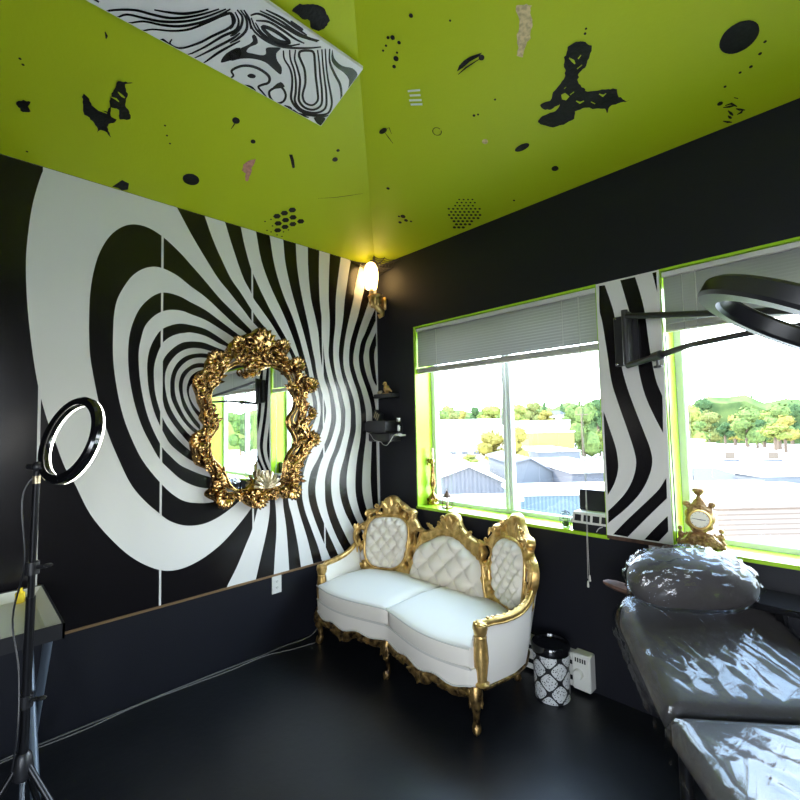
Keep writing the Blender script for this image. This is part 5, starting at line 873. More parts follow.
hl = [ell(-.695, .889, .017, .019), ell(-.668, .925, .009, .010, 8), ell(-.745, .843, .013, .016), ell(-.497, .899, .014, .017), ell(-.522, .932, .009, .010, 8), ell(-.437, .856, .013, .016),
      [(-.838, .724), (-.853, .685), (-.834, .642), (-.818, .655), (-.829, .685), (-.818, .715)], ell(-.797, .683, .007, .035, 8), [(-.805, .566), (-.828, .53), (-.808, .495), (-.78, .505), (-.79, .53), (-.772, .555)], ell(-.735, .480, .014, .016),
      ell(-.372, .698, .006, .033, 8), [(-.34, .742), (-.352, .705), (-.335, .668), (-.31, .66), (-.325, .70), (-.30, .735)], ell(-.362, .568, .012, .020), ell(-.405, .492, .014, .016), ell(-.076, .818, .010, .016)]
hl = [[(c[0]+(p[0]-c[0])*1.4, c[1]+(p[1]-c[1])*1.25) for p in h] for h in hl for c in (np.mean(h, axis=0),)]
holes = hl+[[(-p[0], p[1]) for p in h[::-1]] for h in hl]
def medal(sg): return catc([(sg*(.60+x), .645+z) for x, z in ((-.19, .025), (-.186, .10), (-.165, .155), (-.12, .188), (-.05, .2), (.05, .2), (.12, .188), (.165, .155), (.186, .10), (.19, .0), (.178, -.09), (.145, -.155), (.085, -.193), (0, -.2), (-.085, -.193), (-.145, -.155), (-.178, -.09))], 2)
cpad = catc([(0, .77), (.075, .762), (.135, .735), (.2, .70), (.26, .672), (.305, .63), (.315, .56), (.33, .48), (.355, .40), (.2, .39), (0, .39), (-.2, .39), (-.355, .40), (-.33, .48), (-.315, .56), (-.305, .63), (-.26, .672), (-.2, .70), (-.135, .735), (-.075, .762)], 2)
def hframe(P, d): return .010+.020*np.minimum(1, d/.016)**.6+.009*carve(P, 17, 3.1)*np.minimum(1, d/.01)
fb = MB(); relief_mb(fb, outl, holes, .0135, bpt, hframe, -.022)
for sg in (-1, 1):    # beads round the medallions, C-scrolls, crest leaves
    q = np.array(medal(sg)); c = V(sg*.60, .645); fb.tube([bpt(*(c+(p-c)*1.035), .030) for p in q], .011, 8, True)
    for (x, z, r, t, a) in ((-.79, .865, .03, 1.3, 1), (-.85, .765, .026, 1.3, 2.), (-.725, .925, .018, 1.2, 0), (-.47, .935, .016, 1.2, 2), (-.395, .875, .022, 1.3, 2), (-.335, .80, .018, 1.2, 3), (-.34, .625, .022, 1.2, 1)):
        fb.tube([bpt(sg*(-p[0]) if sg > 0 else p[0], p[1], .036) for p in spiral((x, z), r, t, a, 18)], list(np.linspace(.008, .004, 18)), 6)
    pl_ = lambda a_, b_, h_, sg=sg: bpt(a_ if sg < 0 else -a_, b_, h_)
    for (x, z, an, ln, w) in ((-.61, .885, PI/2, .115, .06), (-.615, .89, 2.3, .10, .045), (-.605, .89, .85, .10, .045), (-.56, .865, .15, .06, .03), (-.66, .865, 3., .06, .03), (-.875, .72, 1.9, .07, .035), (-.85, .60, 1.4, .07, .03), (-.79, .43, 2.0, .06, .035), (-.355, .88, 4.6, .05, .025), (-.25, .775, 3.2, .07, .03), (-.15, .79, 2.6, .08, .035)):
        leaf(fb, pl_, (x, z), an, ln, w, .016, .024)
for p_ in [[(-.84, .78), (-.885, .74), (-.885, .66), (-.855, .61), (-.85, .56)], [(-.80, .89), (-.765, .875), (-.72, .885), (-.69, .92), (-.665, .955)], [(-.40, .895), (-.45, .90), (-.50, .93), (-.53, .96)], [(-.28, .75), (-.285, .70), (-.30, .65)], [(-.36, .64), (-.38, .61), (-.39, .55)]]:
    for sg in (-1, 1): fb.tube([bpt(-sg*q[0], q[1], .034) for q in cat(p_, 4)], [.006+.004*math.sin(PI*i/(4*len(p_)-4)) for i in range(4*len(p_)-3)], 7)
pc = lambda a_, b_, h_: bpt(a_, b_, h_)
fb.tube([bpt(*(V(0, .56)+(p-V(0, .56))*1.03), .028) for p in cpad], .010, 8, True)
for (x, z, an, ln, w) in ((0, .80, PI/2, .11, .06), (-.02, .80, 2.2, .10, .05), (.02, .80, .95, .10, .05), (-.03, .79, 2.8, .09, .04), (.03, .79, .35, .09, .04)): leaf(fb, pc, (x, z), an, ln, w, .018, .026)
for sg in (-1, 1):
    for (x, z, r, t, a) in ((.065, .885, .022, 1.2, 0), (.10, .835, .022, 1.2, 1)): fb.tube([bpt(sg*p[0], p[1], .036) for p in spiral((x, z), r, t, a, 16)], .006, 6)
fb.build('back_frame', M['gold'], sofa, angle=50)
def tufts(P, w, h, ox, oz, dmax, A, d):
    a = (P[:, 0]-ox)/w; c = (P[:, 1]-oz)/h; p, q = a+c, a-c
    puff = (np.abs(np.sin(PI*p))*np.abs(np.sin(PI*q)))**.42
    dome = np.sqrt(np.clip(1-(1-np.minimum(1, d/dmax))**2, 0, 1))
    return .004+dome*(.030+A*puff)
def buttons(w, h, ox, oz, poly, s_off):
    out = []
    for i in range(-9, 10):
        for j in range(-9, 10):
            p = V(ox+(i+j)*w/2, oz+(i-j)*h/2)
            if inside(p, poly)[0] and segdist(p, [poly])[0] > .035: out.append(p)
    return out
for nm, poly, w, h, ox, oz, off, lab in (('l', medal(-1), .098, .105, -.60, .645, .014, None), ('c', cpad, .175, .165, 0, .57, .012, None), ('r', medal(1), .098, .105, .60, .645, .014, None)):
    b = MB(); A = .034 if nm != 'c' else .050
    relief_mb(b, poly, [], .0095 if nm != 'c' else .0115, lambda a_, b_, hh: bpt(a_, b_, off+hh), lambda P, d: tufts(P, w, h, ox, oz, .045, A, d), -.004)
    pad = b.build('back_pad', M['tuft'], sofa, angle=180)
    for p in buttons(w, h, ox, oz, poly, 0): bb = MB(); bb.ball(bpt(p[0], p[1], off+.034), (.0062, .0062, .0062), 6); bb.build('tuft_button', M['button'], pad)
# --- base, cushions
def side(y):           # half width of the body at depth y
    return np.interp(y, [-.80, -.735, -.62, -.51, -.38, -.22, -.14], [.715, .738, .762, .783, .772, .70, .56])
us = np.linspace(-.70, .70, 41)
ring = [V(u, yf(u)) for u in us]+[V(side(y)-.006, y) for y in np.linspace(-.72, -.16, 12)]+[V(-side(y)+.006, y) for y in np.linspace(-.16, -.72, 12)]
def scal(u): return .226+.012*math.cos(u*2*PI/.235)*(.3+.7*min(1, abs(u)/.2)) if abs(u) < .71 else .226
rows = []
for z, gr in ((0, 0), (.3, .004), (.8, .006), (1, 0)):
    rows.append([V(SX+p[0], p[1]-(gr if i < 41 else 0), (scal(p[0]) if i < 41 else .222)*(1-z)+z*.322) for i, p in enumerate(ring)])
b = MB(); P = [list(c) for c in zip(*rows)]; b.grid(P, closed_u=True); b.poly([P[i][-1] for i in range(len(P))]); b.poly([V(p[0][0], p[0][1], .225) for p in P])
base = b.build('seat_base', M['cloth'], sofa, angle=60)
b = MB(); b.tube([(SX+u, yf(u)-.006, scal(u)+.003) for u in us], .005, 6); b.tube([(SX+u, yf(u)-.004, .320) for u in us], .004, 6)
b.build('piping', M['pipe'], base)
for sg in (-1, 1):
    uu = np.linspace(.004, .695, 19)*sg; n = len(uu); P = []
    yb = lambda u: -.155-.10*max(0, (abs(u)-.42)/.28)**1.5
    prof = [(.0, .322, 1), (-.008, .335, 1), (-.010, .40, 1), (-.004, .424, 1)]
    for u in uu:
        e = min(1, min(abs(u)-.004, .695-abs(u))/.05); e = max(0, e)**.5; row = [(SX+u, yf(u)-.004+.02*(1-e), .322), (SX+u, yf(u)-.012+.02*(1-e), .345), (SX+u, yf(u)-.014+.02*(1-e), .395), (SX+u, yf(u)-.008+.015*(1-e), .425)]
        y0, y1 = yf(u)+.01, yb(u)
        for t in np.linspace(0.02, 1, 14):
            row.append((SX+u, y0+(y1-y0)*t, .430+.034*math.sin(PI*min(1, t*1.05+.02))**.7*(.35+.65*e)-.006*(1-e)))
        row.append((SX+u, y1, .33)); P.append(row)
    b = MB(); b.grid(P); b.add([p for p in P[0]], [tuple(range(len(P[0])))]); b.add([p for p in P[-1]], [tuple(range(len(P[-1])))]); cu = b.build('seat_cushion', M['cloth'], sofa, angle=60)
    b = MB()
    for z, dy in ((.427, -.011), (.330, -.010)): b.tube([(SX+u, yf(u)+dy, z) for u in uu], .0045, 6)
    b.tube([(SX+uu[0]+.0*sg, y, .43+.0*y) for y in np.linspace(yf(uu[0]), -.2, 8)], .003, 5)
    b.build('piping', M['pipe'], cu)
# --- apron and legs
b = MB(); ap = [(u, scal(u)-.002) for u in np.linspace(-.715, .715, 61)]
lowe = [(u, scal(u)-.040-.016*abs(math.cos(u*PI/.36))-(.018 if abs(abs(u)-.36) < .07 else 0)) for u in np.linspace(.715, -.715, 61)]
def apl(a_, b_, h_): return V(SX+a_, yf(a_)+.004-h_, b_)
relief_mb(b, ap+lowe, [], .013, apl, lambda P, d: .004+.012*np.minimum(1, d/.010)+.010*carve(P, 26, 1.7), -.012)
for sg in (-1, 1):
    for (x, z, an, ln, w) in ((.36, .185, 0.1, .10, .045), (.36, .185, PI-.1, .10, .045), (.36, .20, -PI/2, .05, .05), (.50, .19, .2, .08, .03), (.22, .19, PI-.2, .08, .03), (.62, .20, .1, .07, .03)):
        leaf(b, lambda a_, b_, h_, sg=sg: apl(sg*a_, b_, h_), (x, z), an, ln, w, .016, .014)
    for (x, z, r, a) in ((.30, .188, .017, 0), (.42, .188, .017, 2), (.56, .195, .013, 1), (.14, .195, .013, 3)): b.tube([apl(sg*p[0], p[1], .024) for p in spiral((x, z), r, 1.2, a, 14)], .004, 6)
b.build('apron', M['dark_gold'], sofa, angle=50)
for sg in (-1, 1): b = MB(); b.tube([(SX+sg*(side(y)+.002), y, .222) for y in np.linspace(-.735, -.2, 14)], .010, 6); b.build('side_rail', M['dark_gold'], sofa)
def cab(x, y, dx, dy, big):       # cabriole leg
    b = MB(); zz = [.232, .205, .17, .13, .09, .05, .03, .012, 0]; rr = [.030, .034, .029, .021, .0155, .015, .021, .020, .014]; oo = [0, .006, .012, .008, 0, -.003, .002, .006, .006]
    b.tube([(x+dx*o*1.4, y+dy*o*1.4, z) for z, o in zip(zz, oo)], [r*(1.15 if big else .85) for r in rr], 14)
    pl = lambda a_, b_, h_: V(x+dx*(h_+.018)-dy*a_, y+dy*(h_+.018)+dx*a_, b_)
    for a_, z, an, ln, w in ((0, .225, -PI/2, .10, .045), (-.012, .22, -PI/2-.25, .08, .03), (.012, .22, -PI/2+.25, .08, .03), (0, .055, -PI/2, .05, .035)): leaf(b, pl, (a_, z), an, ln, w, .012, .004)
    b.build('leg', M['dark_gold'], sofa)
cab(SX+.703, -.762, .6, -.8, True); cab(SX-.703, -.762, -.6, -.8, True); cab(SX, -.735, 0, -1, False); cab(SX+.60, -.20, .5, .3, True); cab(SX-.60, -.20, -.5, .3, True)
# --- arms
for sg in (-1, 1):
    arm = [(.722, -.725, .545), (.745, -.67, .548), (.775, -.58, .545), (.797, -.47, .555), (.803, -.39, .585), (.80, -.34, .625)]
    c = cat(arm, 5); b = MB(); b.tube([(SX+sg*p[0], p[1], p[2]) for p in c], [.016+.005*math.sin(PI*i/len(c)) for i in range(len(c))], 12)
    for i in range(4, len(c)-2, 2):
        b.ball((SX+sg*(c[i][0]-.003), c[i][1], c[i][2]+.018), (.012, .012, .008), 6)
    b.tube([(SX+sg*(p[0]+.018), p[1], p[2]-.014) for p in c], .006, 6); b.build('arm_rail', M['pale_gold'] if False else M['gold'], sofa)
    b = MB(); x, y = SX+sg*.722, -.732      # post with scroll head
    b.lathe([(.038, 0), (.041, .01), (.029, .022), (.031, .06), (.039, .13), (.036, .19), (.030, .235), (.034, .245), (.030, .255)], (x, y, .235), 16)
    for k in range(8): b.tube([(x+.036*math.cos(a)*s_, y+.031*math.sin(a)*s_, z) for a in (2*PI*k/8,) for z, s_ in ((.27, .75), (.31, .95), (.37, 1.08), (.43, .98), (.475, .8))], .005, 5)
    b.lathe([(.030, 0), (.036, .012), (.036, .026), (.041, .034), (.039, .055), (.024, .068), (.004, .072)], (x, y, .488), 16)
    for k in range(7): b.ball((x+.028*math.cos(k*.9), y+.028*math.sin(k*.9), .545), .0115, 6)
    b.build('arm_post', M['gold'], sofa)
    P = []; Q = []        # outer panel and inner pad
    for p in c:
        f = (p[1]+.725)/.385; s0 = side(p[1])
        P.append([V(SX+sg*(s0+(p[0]-s0)*t+.016*math.sin(PI*t)), p[1], .226+(p[2]-.022-.226)*t) for t in np.linspace(0, 1, 9)])
        Q.append([V(SX+sg*(p[0]-.012-.05*(1-t)-.016*math.sin(PI*t)), p[1]+.0, .40+(p[2]-.012-.40)*t) for t in np.linspace(0, 1, 7)])
    yb_ = np.linspace(-.34, -.17, 6)
    for y in yb_[1:]:
        s0 = side(y); P.append([V(SX+sg*(s0+(.80-s0)*t*(1-(y+.34)*2)), y, .226+(.60-.226)*t) for t in np.linspace(0, 1, 9)])
    b = MB(); b.grid(P); b.grid([[q-V(sg*.012, 0, 0) for q in r] for r in P]); b.build('arm_panel', M['cloth'], sofa, angle=180)
    b = MB(); b.grid(Q); b.grid([[q+V(sg*.012, 0, 0) for q in r] for r in Q]); b.build('arm_pad', M['tuft'], sofa, angle=180)

# ================================================================ mirror
mir = empty('wall_mirror', (0, -1.18, 1.55), 'large mirror in an ornate antique gold scrollwork frame on the striped mural', 'mirror')
mo = [tuple(p) for p in catc(MIRO, 2)]; mi_ = [tuple(p) for p in catc(MIRI, 2)]
mc = V(-1.19, 1.66)
def mpl(a_, b_, h_): return V(.0045+h_, a_, b_)
pts = np.array(mo)*.5+0
rs = resample(np.array(mi_), .012); ro = np.array(resample(np.array(mo), .008)); nr = len(rs)
ctr = rs.mean(0); ring_ = []
for p in rs:
    v = (p-ctr)/np.linalg.norm(p-ctr); q = ro[np.argmin(np.hypot(*(ro-p).T)-.6*((ro-p)@v).clip(0, .2))]; ring_.append((p, q))
def along(i, t): p, q = ring_[i % nr]; return p+(q-p)*t
mh = []
for k0, k1 in ((.05, .085), (.155, .20), (.235, .275), (.40, .435), (.55, .59), (.66, .70), (.755, .80), (.86, .90)):
    ii = [int(nr*(k0+(k1-k0)*t)) for t in np.linspace(0, 1, 7)]
    mh.append(catc([along(a_, .22+.06*(n_ in (0, 6))) for n_, a_ in enumerate(ii)]+[along(a_, .52-.14*(n_ in (0, 6))) for n_, a_ in list(enumerate(ii))[::-1]], 2))
mh = [h for h in mh if inside(h, mo).all() and not inside(h, mi_).any() and segdist(h, [mo, mi_]).min() > .006]
b = MB()
def hm(P, d): return .010+.028*np.sqrt(np.minimum(1, d/.03))+.012*carve(P, 12, 5.2)*np.minimum(1, d/.010)
relief_mb(b, mo, [mi_]+mh, .0125, mpl, hm, .0)
b.tube([mpl(*(mc+(V(*p)-mc)*1.012), .026) for p in mi_], .0085, 8, True)
for h in mh: b.tube([mpl(p[0], p[1], .036) for p in h], .007, 6, True)
for t0, amp, per, rad, hh in ((.62, .20, 4.6, .010, .052), (.60, -.20, 4.6, .0085, .046)):    # running S-scrolls
    pts_ = [along(i, t0+amp*math.sin(2*PI*i/nr*round(nr*.012/.30*1.0)*1.0+.6)) for i in range(nr)]
    b.tube([mpl(p[0], p[1], hh) for p in pts_], [rad*(.75+.35*math.sin(i*.35)) for i in range(nr)], 7, True)
step_ = 4
for n_, i in enumerate(range(0, nr, step_)):    # small acanthus leaves laid along the frame
    p, q = ring_[i]; v = q-p; w = np.linalg.norm(v); an = math.atan2(v[1], v[0]); st = 1 if n_ % 2 else -1
    tg = along(i+2, .5)-along(i-2, .5); ta = math.atan2(tg[1], tg[0])
    if n_ % 3 == 0: b.tube([mpl(x, z, .062) for x, z in spiral(along(i, .62), .026, 1.35, an+1.2*st, 18, st)], list(np.linspace(.0085, .0045, 18)), 6)
    if n_ % 3 == 1:
        c_ = along(i, .9)
        for k_ in range(3): b.ball(mpl(c_[0]+.012*math.cos(k_*2.1), c_[1]+.012*math.sin(k_*2.1), .052), .010, 6)
def fan(c, r, n, an, w=.05, lift=.04, sp_=1.25):       # half-open acanthus fan
    for k_ in range(n): leaf(b, mpl, c, an-sp_+2*sp_*k_/(n-1), r*(1-.18*abs(k_-(n-1)/2)/((n-1)/2)), w, lift, .052, .6)
    for s_ in (-1, 1): b.tube([mpl(x, z, .070) for x, z in spiral(c-V(math.cos(an), math.sin(an))*.01+s_*V(-math.sin(an), math.cos(an))*.035, .026, 1.3, an, 18, s_)], list(np.linspace(.009, .005, 18)), 6)
    b.ball(mpl(c[0], c[1], .070), .014, 8)
for (t, r, an) in (((-1.165, 2.19), .15, PI/2), ((-1.165, 2.16), .085, PI/2), ((-1.33, 2.18), .08, 2.3), ((-1.0, 2.20), .08, .8), ((-1.49, 2.05), .10, 2.5), ((-.885, 2.06), .10, .75), ((-1.59, 1.90), .08, 2.9), ((-.765, 1.92), .09, .2), ((-1.53, 1.70), .06, PI), ((-.77, 1.70), .08, 0), ((-1.59, 1.53), .10, 3.5), ((-.75, 1.50), .09, -.3), ((-1.43, 1.14), .10, 4.0), ((-.93, 1.13), .10, -.9), ((-1.19, 1.09), .08, -PI/2), ((-1.24, 1.99), .05, -PI/2)): fan(V(*t), r*.82, 7, an, r*.46, r*.30)
lo_, hi_ = np.array(mo).min(0), np.array(mo).max(0); gp = np.array([(x+(.019 if r_ % 2 else 0), z) for r_, z in enumerate(np.arange(lo_[1], hi_[1], .033)) for x in np.arange(lo_[0], hi_[0], .038)])
ok = inside(gp, mo) & ~inside(gp, mi_)
for h in mh: ok &= ~inside(gp, h)
gp = gp[ok]; gp = gp[segdist(gp, [mo, mi_]+mh) > .010]
for n_, p in enumerate(gp):        # small acanthus leaves all over the carving, swept along the frame
    v = p-ctr; ta = math.atan2(v[1], v[0]); st = 1 if p[0] < ctr[0] else -1
    an = ta+st*(-PI/2+.75*math.sin(p[0]*31+p[1]*23)); L = .050+.014*math.sin(n_*2.3)
    leaf(b, mpl, p-.35*L*V(math.cos(an), math.sin(an)), an, L, .026, .020, .038, .7, 7)
sh = MB(); c = V(-1.135, 1.165)
for k_ in range(9):
    a_ = PI*(.08+.84*k_/8); L = .125*(1-.22*abs(k_-4)/4)
    sh.tube([mpl(c[0]+L*t*math.cos(a_), c[1]+L*t*math.sin(a_), .052+.030*math.sin(PI*t*.8)) for t in np.linspace(0.05, 1, 8)], list(np.linspace(.006, .0135, 8)), 6)
mf = b.build('mirror_frame', M['old_gold'], mir, angle=50)
sh.build('shell', M['pale_gold'], mf)
b = MB(); g = [tuple(mc+(V(*p)-mc)*1.03) for p in mi_]; b.prism([mpl(x, z, .010) for x, z in g], (-.006, 0, 0)); b.build('mirror_glass', M['mirror'], mir, smooth=False)
# ================================================================ corner lamp and lace
r = empty('wall_lamp', (.115, -.06, 2.58), 'glowing milk-glass lamp on a gold scroll bracket high in the corner', 'lamp')
LX, LY = .10, -.14
b = MB(); b.lathe([(.030, 0), (.046, .002), (.050, .012), (.052, .03), (.062, .09), (.064, .14), (.056, .19), (.040, .222), (.022, .238)], (LX, LY, 2.795), 24); b.build('lamp_shade', M['shade'], r)
b = MB(); b.lathe([(.022, 0), (.024, .01), (.012, .022), (.004, .03)], (LX, LY, 3.025), 12); b.tube([(LX, LY, 3.05), (LX-.005, LY+.03, 3.065), (.06, -.07, 3.066)], .005, 6); b.build('lamp_cap', M['black_metal'], r)
b = MB(); b.lathe([(.018, 0), (.020, .03), (.017, .06)], (LX, LY, 2.74), 12); b.build('candle_tube', M['pale_gold'], r)
b = MB(); b.lathe([(.012, -.11), (.03, -.09), (.048, -.03), (.066, -.006), (.072, 0), (.068, .008), (.03, .012)], (LX+.012, LY+.035, 2.735), 20, sq=(1, .9))
b.tube([(LX+.012, LY+.04, 2.66), (LX+.03, LY+.06, 2.62), (LX+.045, LY+.085, 2.60), (LX+.03, LY+.095, 2.575), (LX+.005, LY+.09, 2.565), (LX-.002, LY+.085, 2.585)], [.032, .030, .026, .022, .020, .014], 10)
b.box((LX-.03, -.03, 2.62), (LX+.055, -.001, 2.74), bev=.012)
for k_ in range(8): leaf(b, lambda a_, b_, h_, t=k_*PI/4: V(LX+.012+(.046+h_)*math.cos(t)+a_*math.sin(t)*-1, LY+.035+(.044+h_)*math.sin(t)+a_*math.cos(t), b_), (0, 2.64), PI/2, .085, .035, .012)
b.build('bracket', M['gold'], r)
b = MB(); hp = V(.14, -.14, H+.036); A0 = V(.004, -.02, H-.02); cor = V(.006, -.006, H-.12)
def zc(x, y, o=.012): return ceil_z(max(x, .0), min(y, 0))-o
anch = [V(.005, -.30, zc(.005, -.30)), V(.05, -.10, zc(.05, -.1)), hp, V(.22, -.08, zc(.22, -.08)), V(.36, -.006, H-.02), V(.24, -.006, H-.07), cor, V(.006, -.12, H-.07)]
cen = V(.085, -.07, H-.035)
for p in anch: b.tube(cat([cen, (cen+p)/2-V(0, 0, .006), p], 4), .0035, 5)
for t in (.2, .38, .56, .74, .92):
    for i in range(len(anch)):
        p = cen+(anch[i]-cen)*t; q = cen+(anch[(i+1) % len(anch)]-cen)*t; m = (p+q)/2+(cen-(p+q)/2)*.16
        b.tube(cat([p, m, q], 3), .0045-.002*t, 5)
for k_ in range(26):
    t = random.uniform(.15, .9); i = random.randrange(len(anch)); u = random.random(); p = cen+((anch[i]*(1-u)+anch[(i+1) % 8]*u)-cen)*t*.92; b.ball(p, (.009, .009, .006), 6)
solo(b, 'corner_lace', M['lace'], (.02, -.02, H-.1), 'black lace web draped in the ceiling corner above the lamp', 'decoration')

# ================================================================ small wall shelf, figurines, black box
def top(z): return z
b = MB(); b.box((.055, -.10, 1.832), (.285, -.001, 1.868), bev=.004); solo(b, 'wall_shelf', M['black_plastic'], (.17, -.001, 1.832), 'small black floating shelf carrying a golden bird', 'shelf')
z0 = 1.868; r = empty('bird_figurine', (.185, -.06, z0), 'small golden bird figurine on the black floating shelf', 'figurine'); b = MB()
b.ball((.185, -.06, z0+.045), (.030, .026, .036), 14); b.ball((.172, -.065, z0+.088), (.018, .018, .019), 12); b.tube([(.205, -.055, z0+.04), (.235, -.045, z0+.018)], [.016, .006], 8); b.tube([(.157, -.07, z0+.088), (.146, -.073, z0+.084)], [.006, .001], 6)
b.build('body', M['bird'], r); b = MB(); b.tube([(.18, -.065, z0+.02), (.175, -.067, z0)], .004, 6); b.tube([(.195, -.058, z0+.02), (.195, -.06, z0)], .004, 6); b.tube([(.15, -.08, z0+.004), (.175, -.067, z0+.004), (.21, -.055, z0+.004)], .005, 6); b.build('feet', M['bird'], r)
b = MB(); b.ball((.095, -.06, z0+.016), (.026, .018, .016), 10); b.ball((.117, -.062, z0+.022), (.012, .011, .012), 8); b.tube([(.127, -.063, z0+.022), (.136, -.065, z0+.020)], [.004, .001], 5); solo(b, 'shelf_ornament', M['pale_gold'], (.1, -.06, z0), 'tiny pale gold ornament beside the bird on the small shelf', 'ornament')
r = empty('wall_console', (.16, -.002, 1.44), 'black rounded wall-mounted box below the bird shelf', 'console'); b = MB()
n_ = 10; oc = [(.05+.05*math.cos(a), .05*math.sin(a)) for a in np.linspace(PI/2, 3*PI/2, n_)]
b.prism([V(p[0]-.005, -.16, 1.585+p[1]) for p in oc]+[V(.26, -.16, 1.535), V(.27, -.16, 1.545), V(.27, -.16, 1.625), V(.26, -.16, 1.635)], (0, .16, 0)); b.build('upper_case', M['mount_dark'], r, angle=30)
b = MB(); b.box((.02, -.14, 1.455), (.30, 0, 1.532), bev=.010); b.build('lower_case', M['mount_dark'], r)
b = MB(); b.tube(cat([(.055, -.165, 1.535), (.09, -.168, 1.515), (.125, -.166, 1.475), (.165, -.162, 1.462), (.21, -.16, 1.455), (.235, -.155, 1.432), (.275, -.15, 1.43), (.31, -.14, 1.47), (.325, -.12, 1.51)], 4), .0028, 6); b.build('cable', M['white_cord'], r)
r = empty('caged_lamp', (.335, -.07, 1.505), 'small white and clear caged lamp at the end of the black wall box', 'lamp'); b = MB()
b.lathe([(.012, 0), (.042, .002), (.040, .010), (.016, .02)], (.335, -.07, 1.505), 14); b.box((.33, -.06, 1.50), (.35, -.001, 1.515)); b.build('base', M['white_plastic'], r)
b = MB(); b.lathe([(.018, 0), (.016, .03)], (.335, -.07, 1.625), 12); b.build('cap', M['white_plastic'], r)
b = MB(); b.lathe([(.020, 0), (.030, .02), (.031, .08), (.022, .105)], (.335, -.07, 1.523), 14); b.build('glass_jar', M['glass'], r)
b = MB(); b.ball((.335, -.07, 1.57), (.014, .014, .030), 10); b.build('bulb', M['white_plastic'], r)
b = MB()
for k_ in range(4): b.tube([(.335+.033*math.cos(k_*PI/2+.4)*s, -.07+.033*math.sin(k_*PI/2+.4)*s, z) for z, s in ((1.515, .9), (1.545, 1), (1.605, 1), (1.64, .5))], .003, 5)
b.build('cage', M['black_metal'], r)
b = MB(); b.obox((.085, -.075, 1.678), (.042, 0, -.022), (0, .02, 0), (.018, 0, .034), 0)
for k_ in range(3): b.obox((.068+.020*k_, -.097, 1.690-.012*k_), (.0045, 0, -.0025), (0, .0015, 0), (.013, 0, .026), 1)
solo(b, 'striped_block', [M['black_plastic'], M['pale_gold']], (.085, -.075, 1.635), 'little black block with pale stripes on top of the black wall box', 'ornament')

# ================================================================ on the window sills
S1 = .9290
r = empty('candle_holder', (.525, .13, S1), 'tall gold candle holder at the left end of the window sill', 'candle holder'); b = MB()
b.lathe([(.048, 0), (.050, .012), (.034, .03), (.040, .055), (.030, .075), (.012, .095), (.010, .12), (.020, .14), (.027, .17), (.020, .22), (.014, .27), (.011, .31), (.018, .318), (.010, .335), (.022, .355), (.014, .375)], (.525, .13, S1), 18)
for k_ in range(5): b.ball((.525+.04*math.cos(k_*1.257), .13+.04*math.sin(k_*1.257), S1+.04), .015, 8)
b.build('stem', M['old_gold'], r); b = MB(); b.tube(cat([(.525, .13, S1+.33), (.50, .12, S1+.345), (.485, .115, S1+.34), (.49, .118, S1+.32)], 4), .006, 6); b.ball((.497, .118, S1+.365), (.02, .018, .02), 8); b.build('arm', M['old_gold'], r)
b = MB(); b.lathe([(.013, 0), (.013, .09), (.004, .095)], (.527, .13, S1+.375), 12); b.build('candle', M['pale_gold'], r)
r = empty('lantern', (.722, .075, S1), 'tiny metal candle lantern on the sill beside the gold candle holder', 'lantern'); b = MB()
b.box((.690, .043, S1), (.754, .107, S1+.010), bev=.003); b.build('base', M['dark_gold'], r)
b = MB(); b.lathe([(.038, 0), (.036, .006), (.018, .030), (.010, .036), (.010, .046), (.003, .052)], (.722, .075, S1+.085), 8); b.tube([(.722+.010*math.cos(a), .075, S1+.142+.010*math.sin(a)) for a in np.linspace(0, 2*PI, 12, endpoint=False)], .002, 5, True); b.build('roof', M['wood'], r)
b = MB()
for sx in (-1, 1):
    for sy in (-1, 1): b.box((.722+sx*.027-.002, .075+sy*.027-.002, S1+.01), (.722+sx*.027+.002, .075+sy*.027+.002, S1+.087))
b.build('frame', M['dark_gold'], r, smooth=False); b = MB(); b.box((.697, .050, S1+.011), (.747, .100, S1+.085)); b.build('glass', M['glass'], r, smooth=False)
b = MB(); b.lathe([(.012, 0), (.012, .038), (.002, .04)], (.722, .075, S1+.0105), 10); b.build('candle', M['pale_gold'], r)
r = empty('glass_terrarium', (1.712, .05, S1), 'small faceted glass terrarium with moss on the window sill', 'terrarium'); b = MB(); w = MB()
rg = [[V(1.712+q*math.cos(k_*PI/3+.3), .05+q*math.sin(k_*PI/3+.3), S1+z) for k_ in range(6)] for q, z in ((.024, .002), (.036, .045), (.028, .085), (.010, .10))]
for i in range(3): b.add(rg[i]+rg[i+1], [(k_, (k_+1) % 6, (k_+1) % 6+6, k_+6) for k_ in range(6)])
b.build('glass', M['glass'], r, smooth=False)
for i in range(4): w.tube(rg[i], .0016, 5, True)
for k_ in range(6):
    for i in range(3): w.tube([rg[i][k_], rg[i+1][k_]], .0016, 5)
w.build('wire_frame', M['black_metal'], r); b = MB(); b.ball((1.712, .05, S1+.020), (.022, .022, .016), 10); b.build('moss', M['leaf_dark'], r)
r = empty('control_box', (1.88, .06, S1), 'open black box with a pale panel of switches at the right end of the sill', 'box'); b = MB()
b.box((1.775, .004, S1), (1.982, .13, S1+.048), bev=.004); b.build('case', M['black_plastic'], r)
b = MB(); b.add([(1.772, .000, S1+.048), (1.984, .000, S1+.048), (1.984, .13, S1+.048), (1.772, .13, S1+.048), (1.780, .016, S1+.112), (1.984, .016, S1+.112), (1.984, .13, S1+.112), (1.780, .13, S1+.112)], [(0, 1, 5, 4), (1, 2, 6, 5), (2, 3, 7, 6), (3, 0, 4, 7), (4, 5, 6, 7), (0, 3, 2, 1)]); pn = b.build('panel', M['white_plastic'], r, smooth=False)
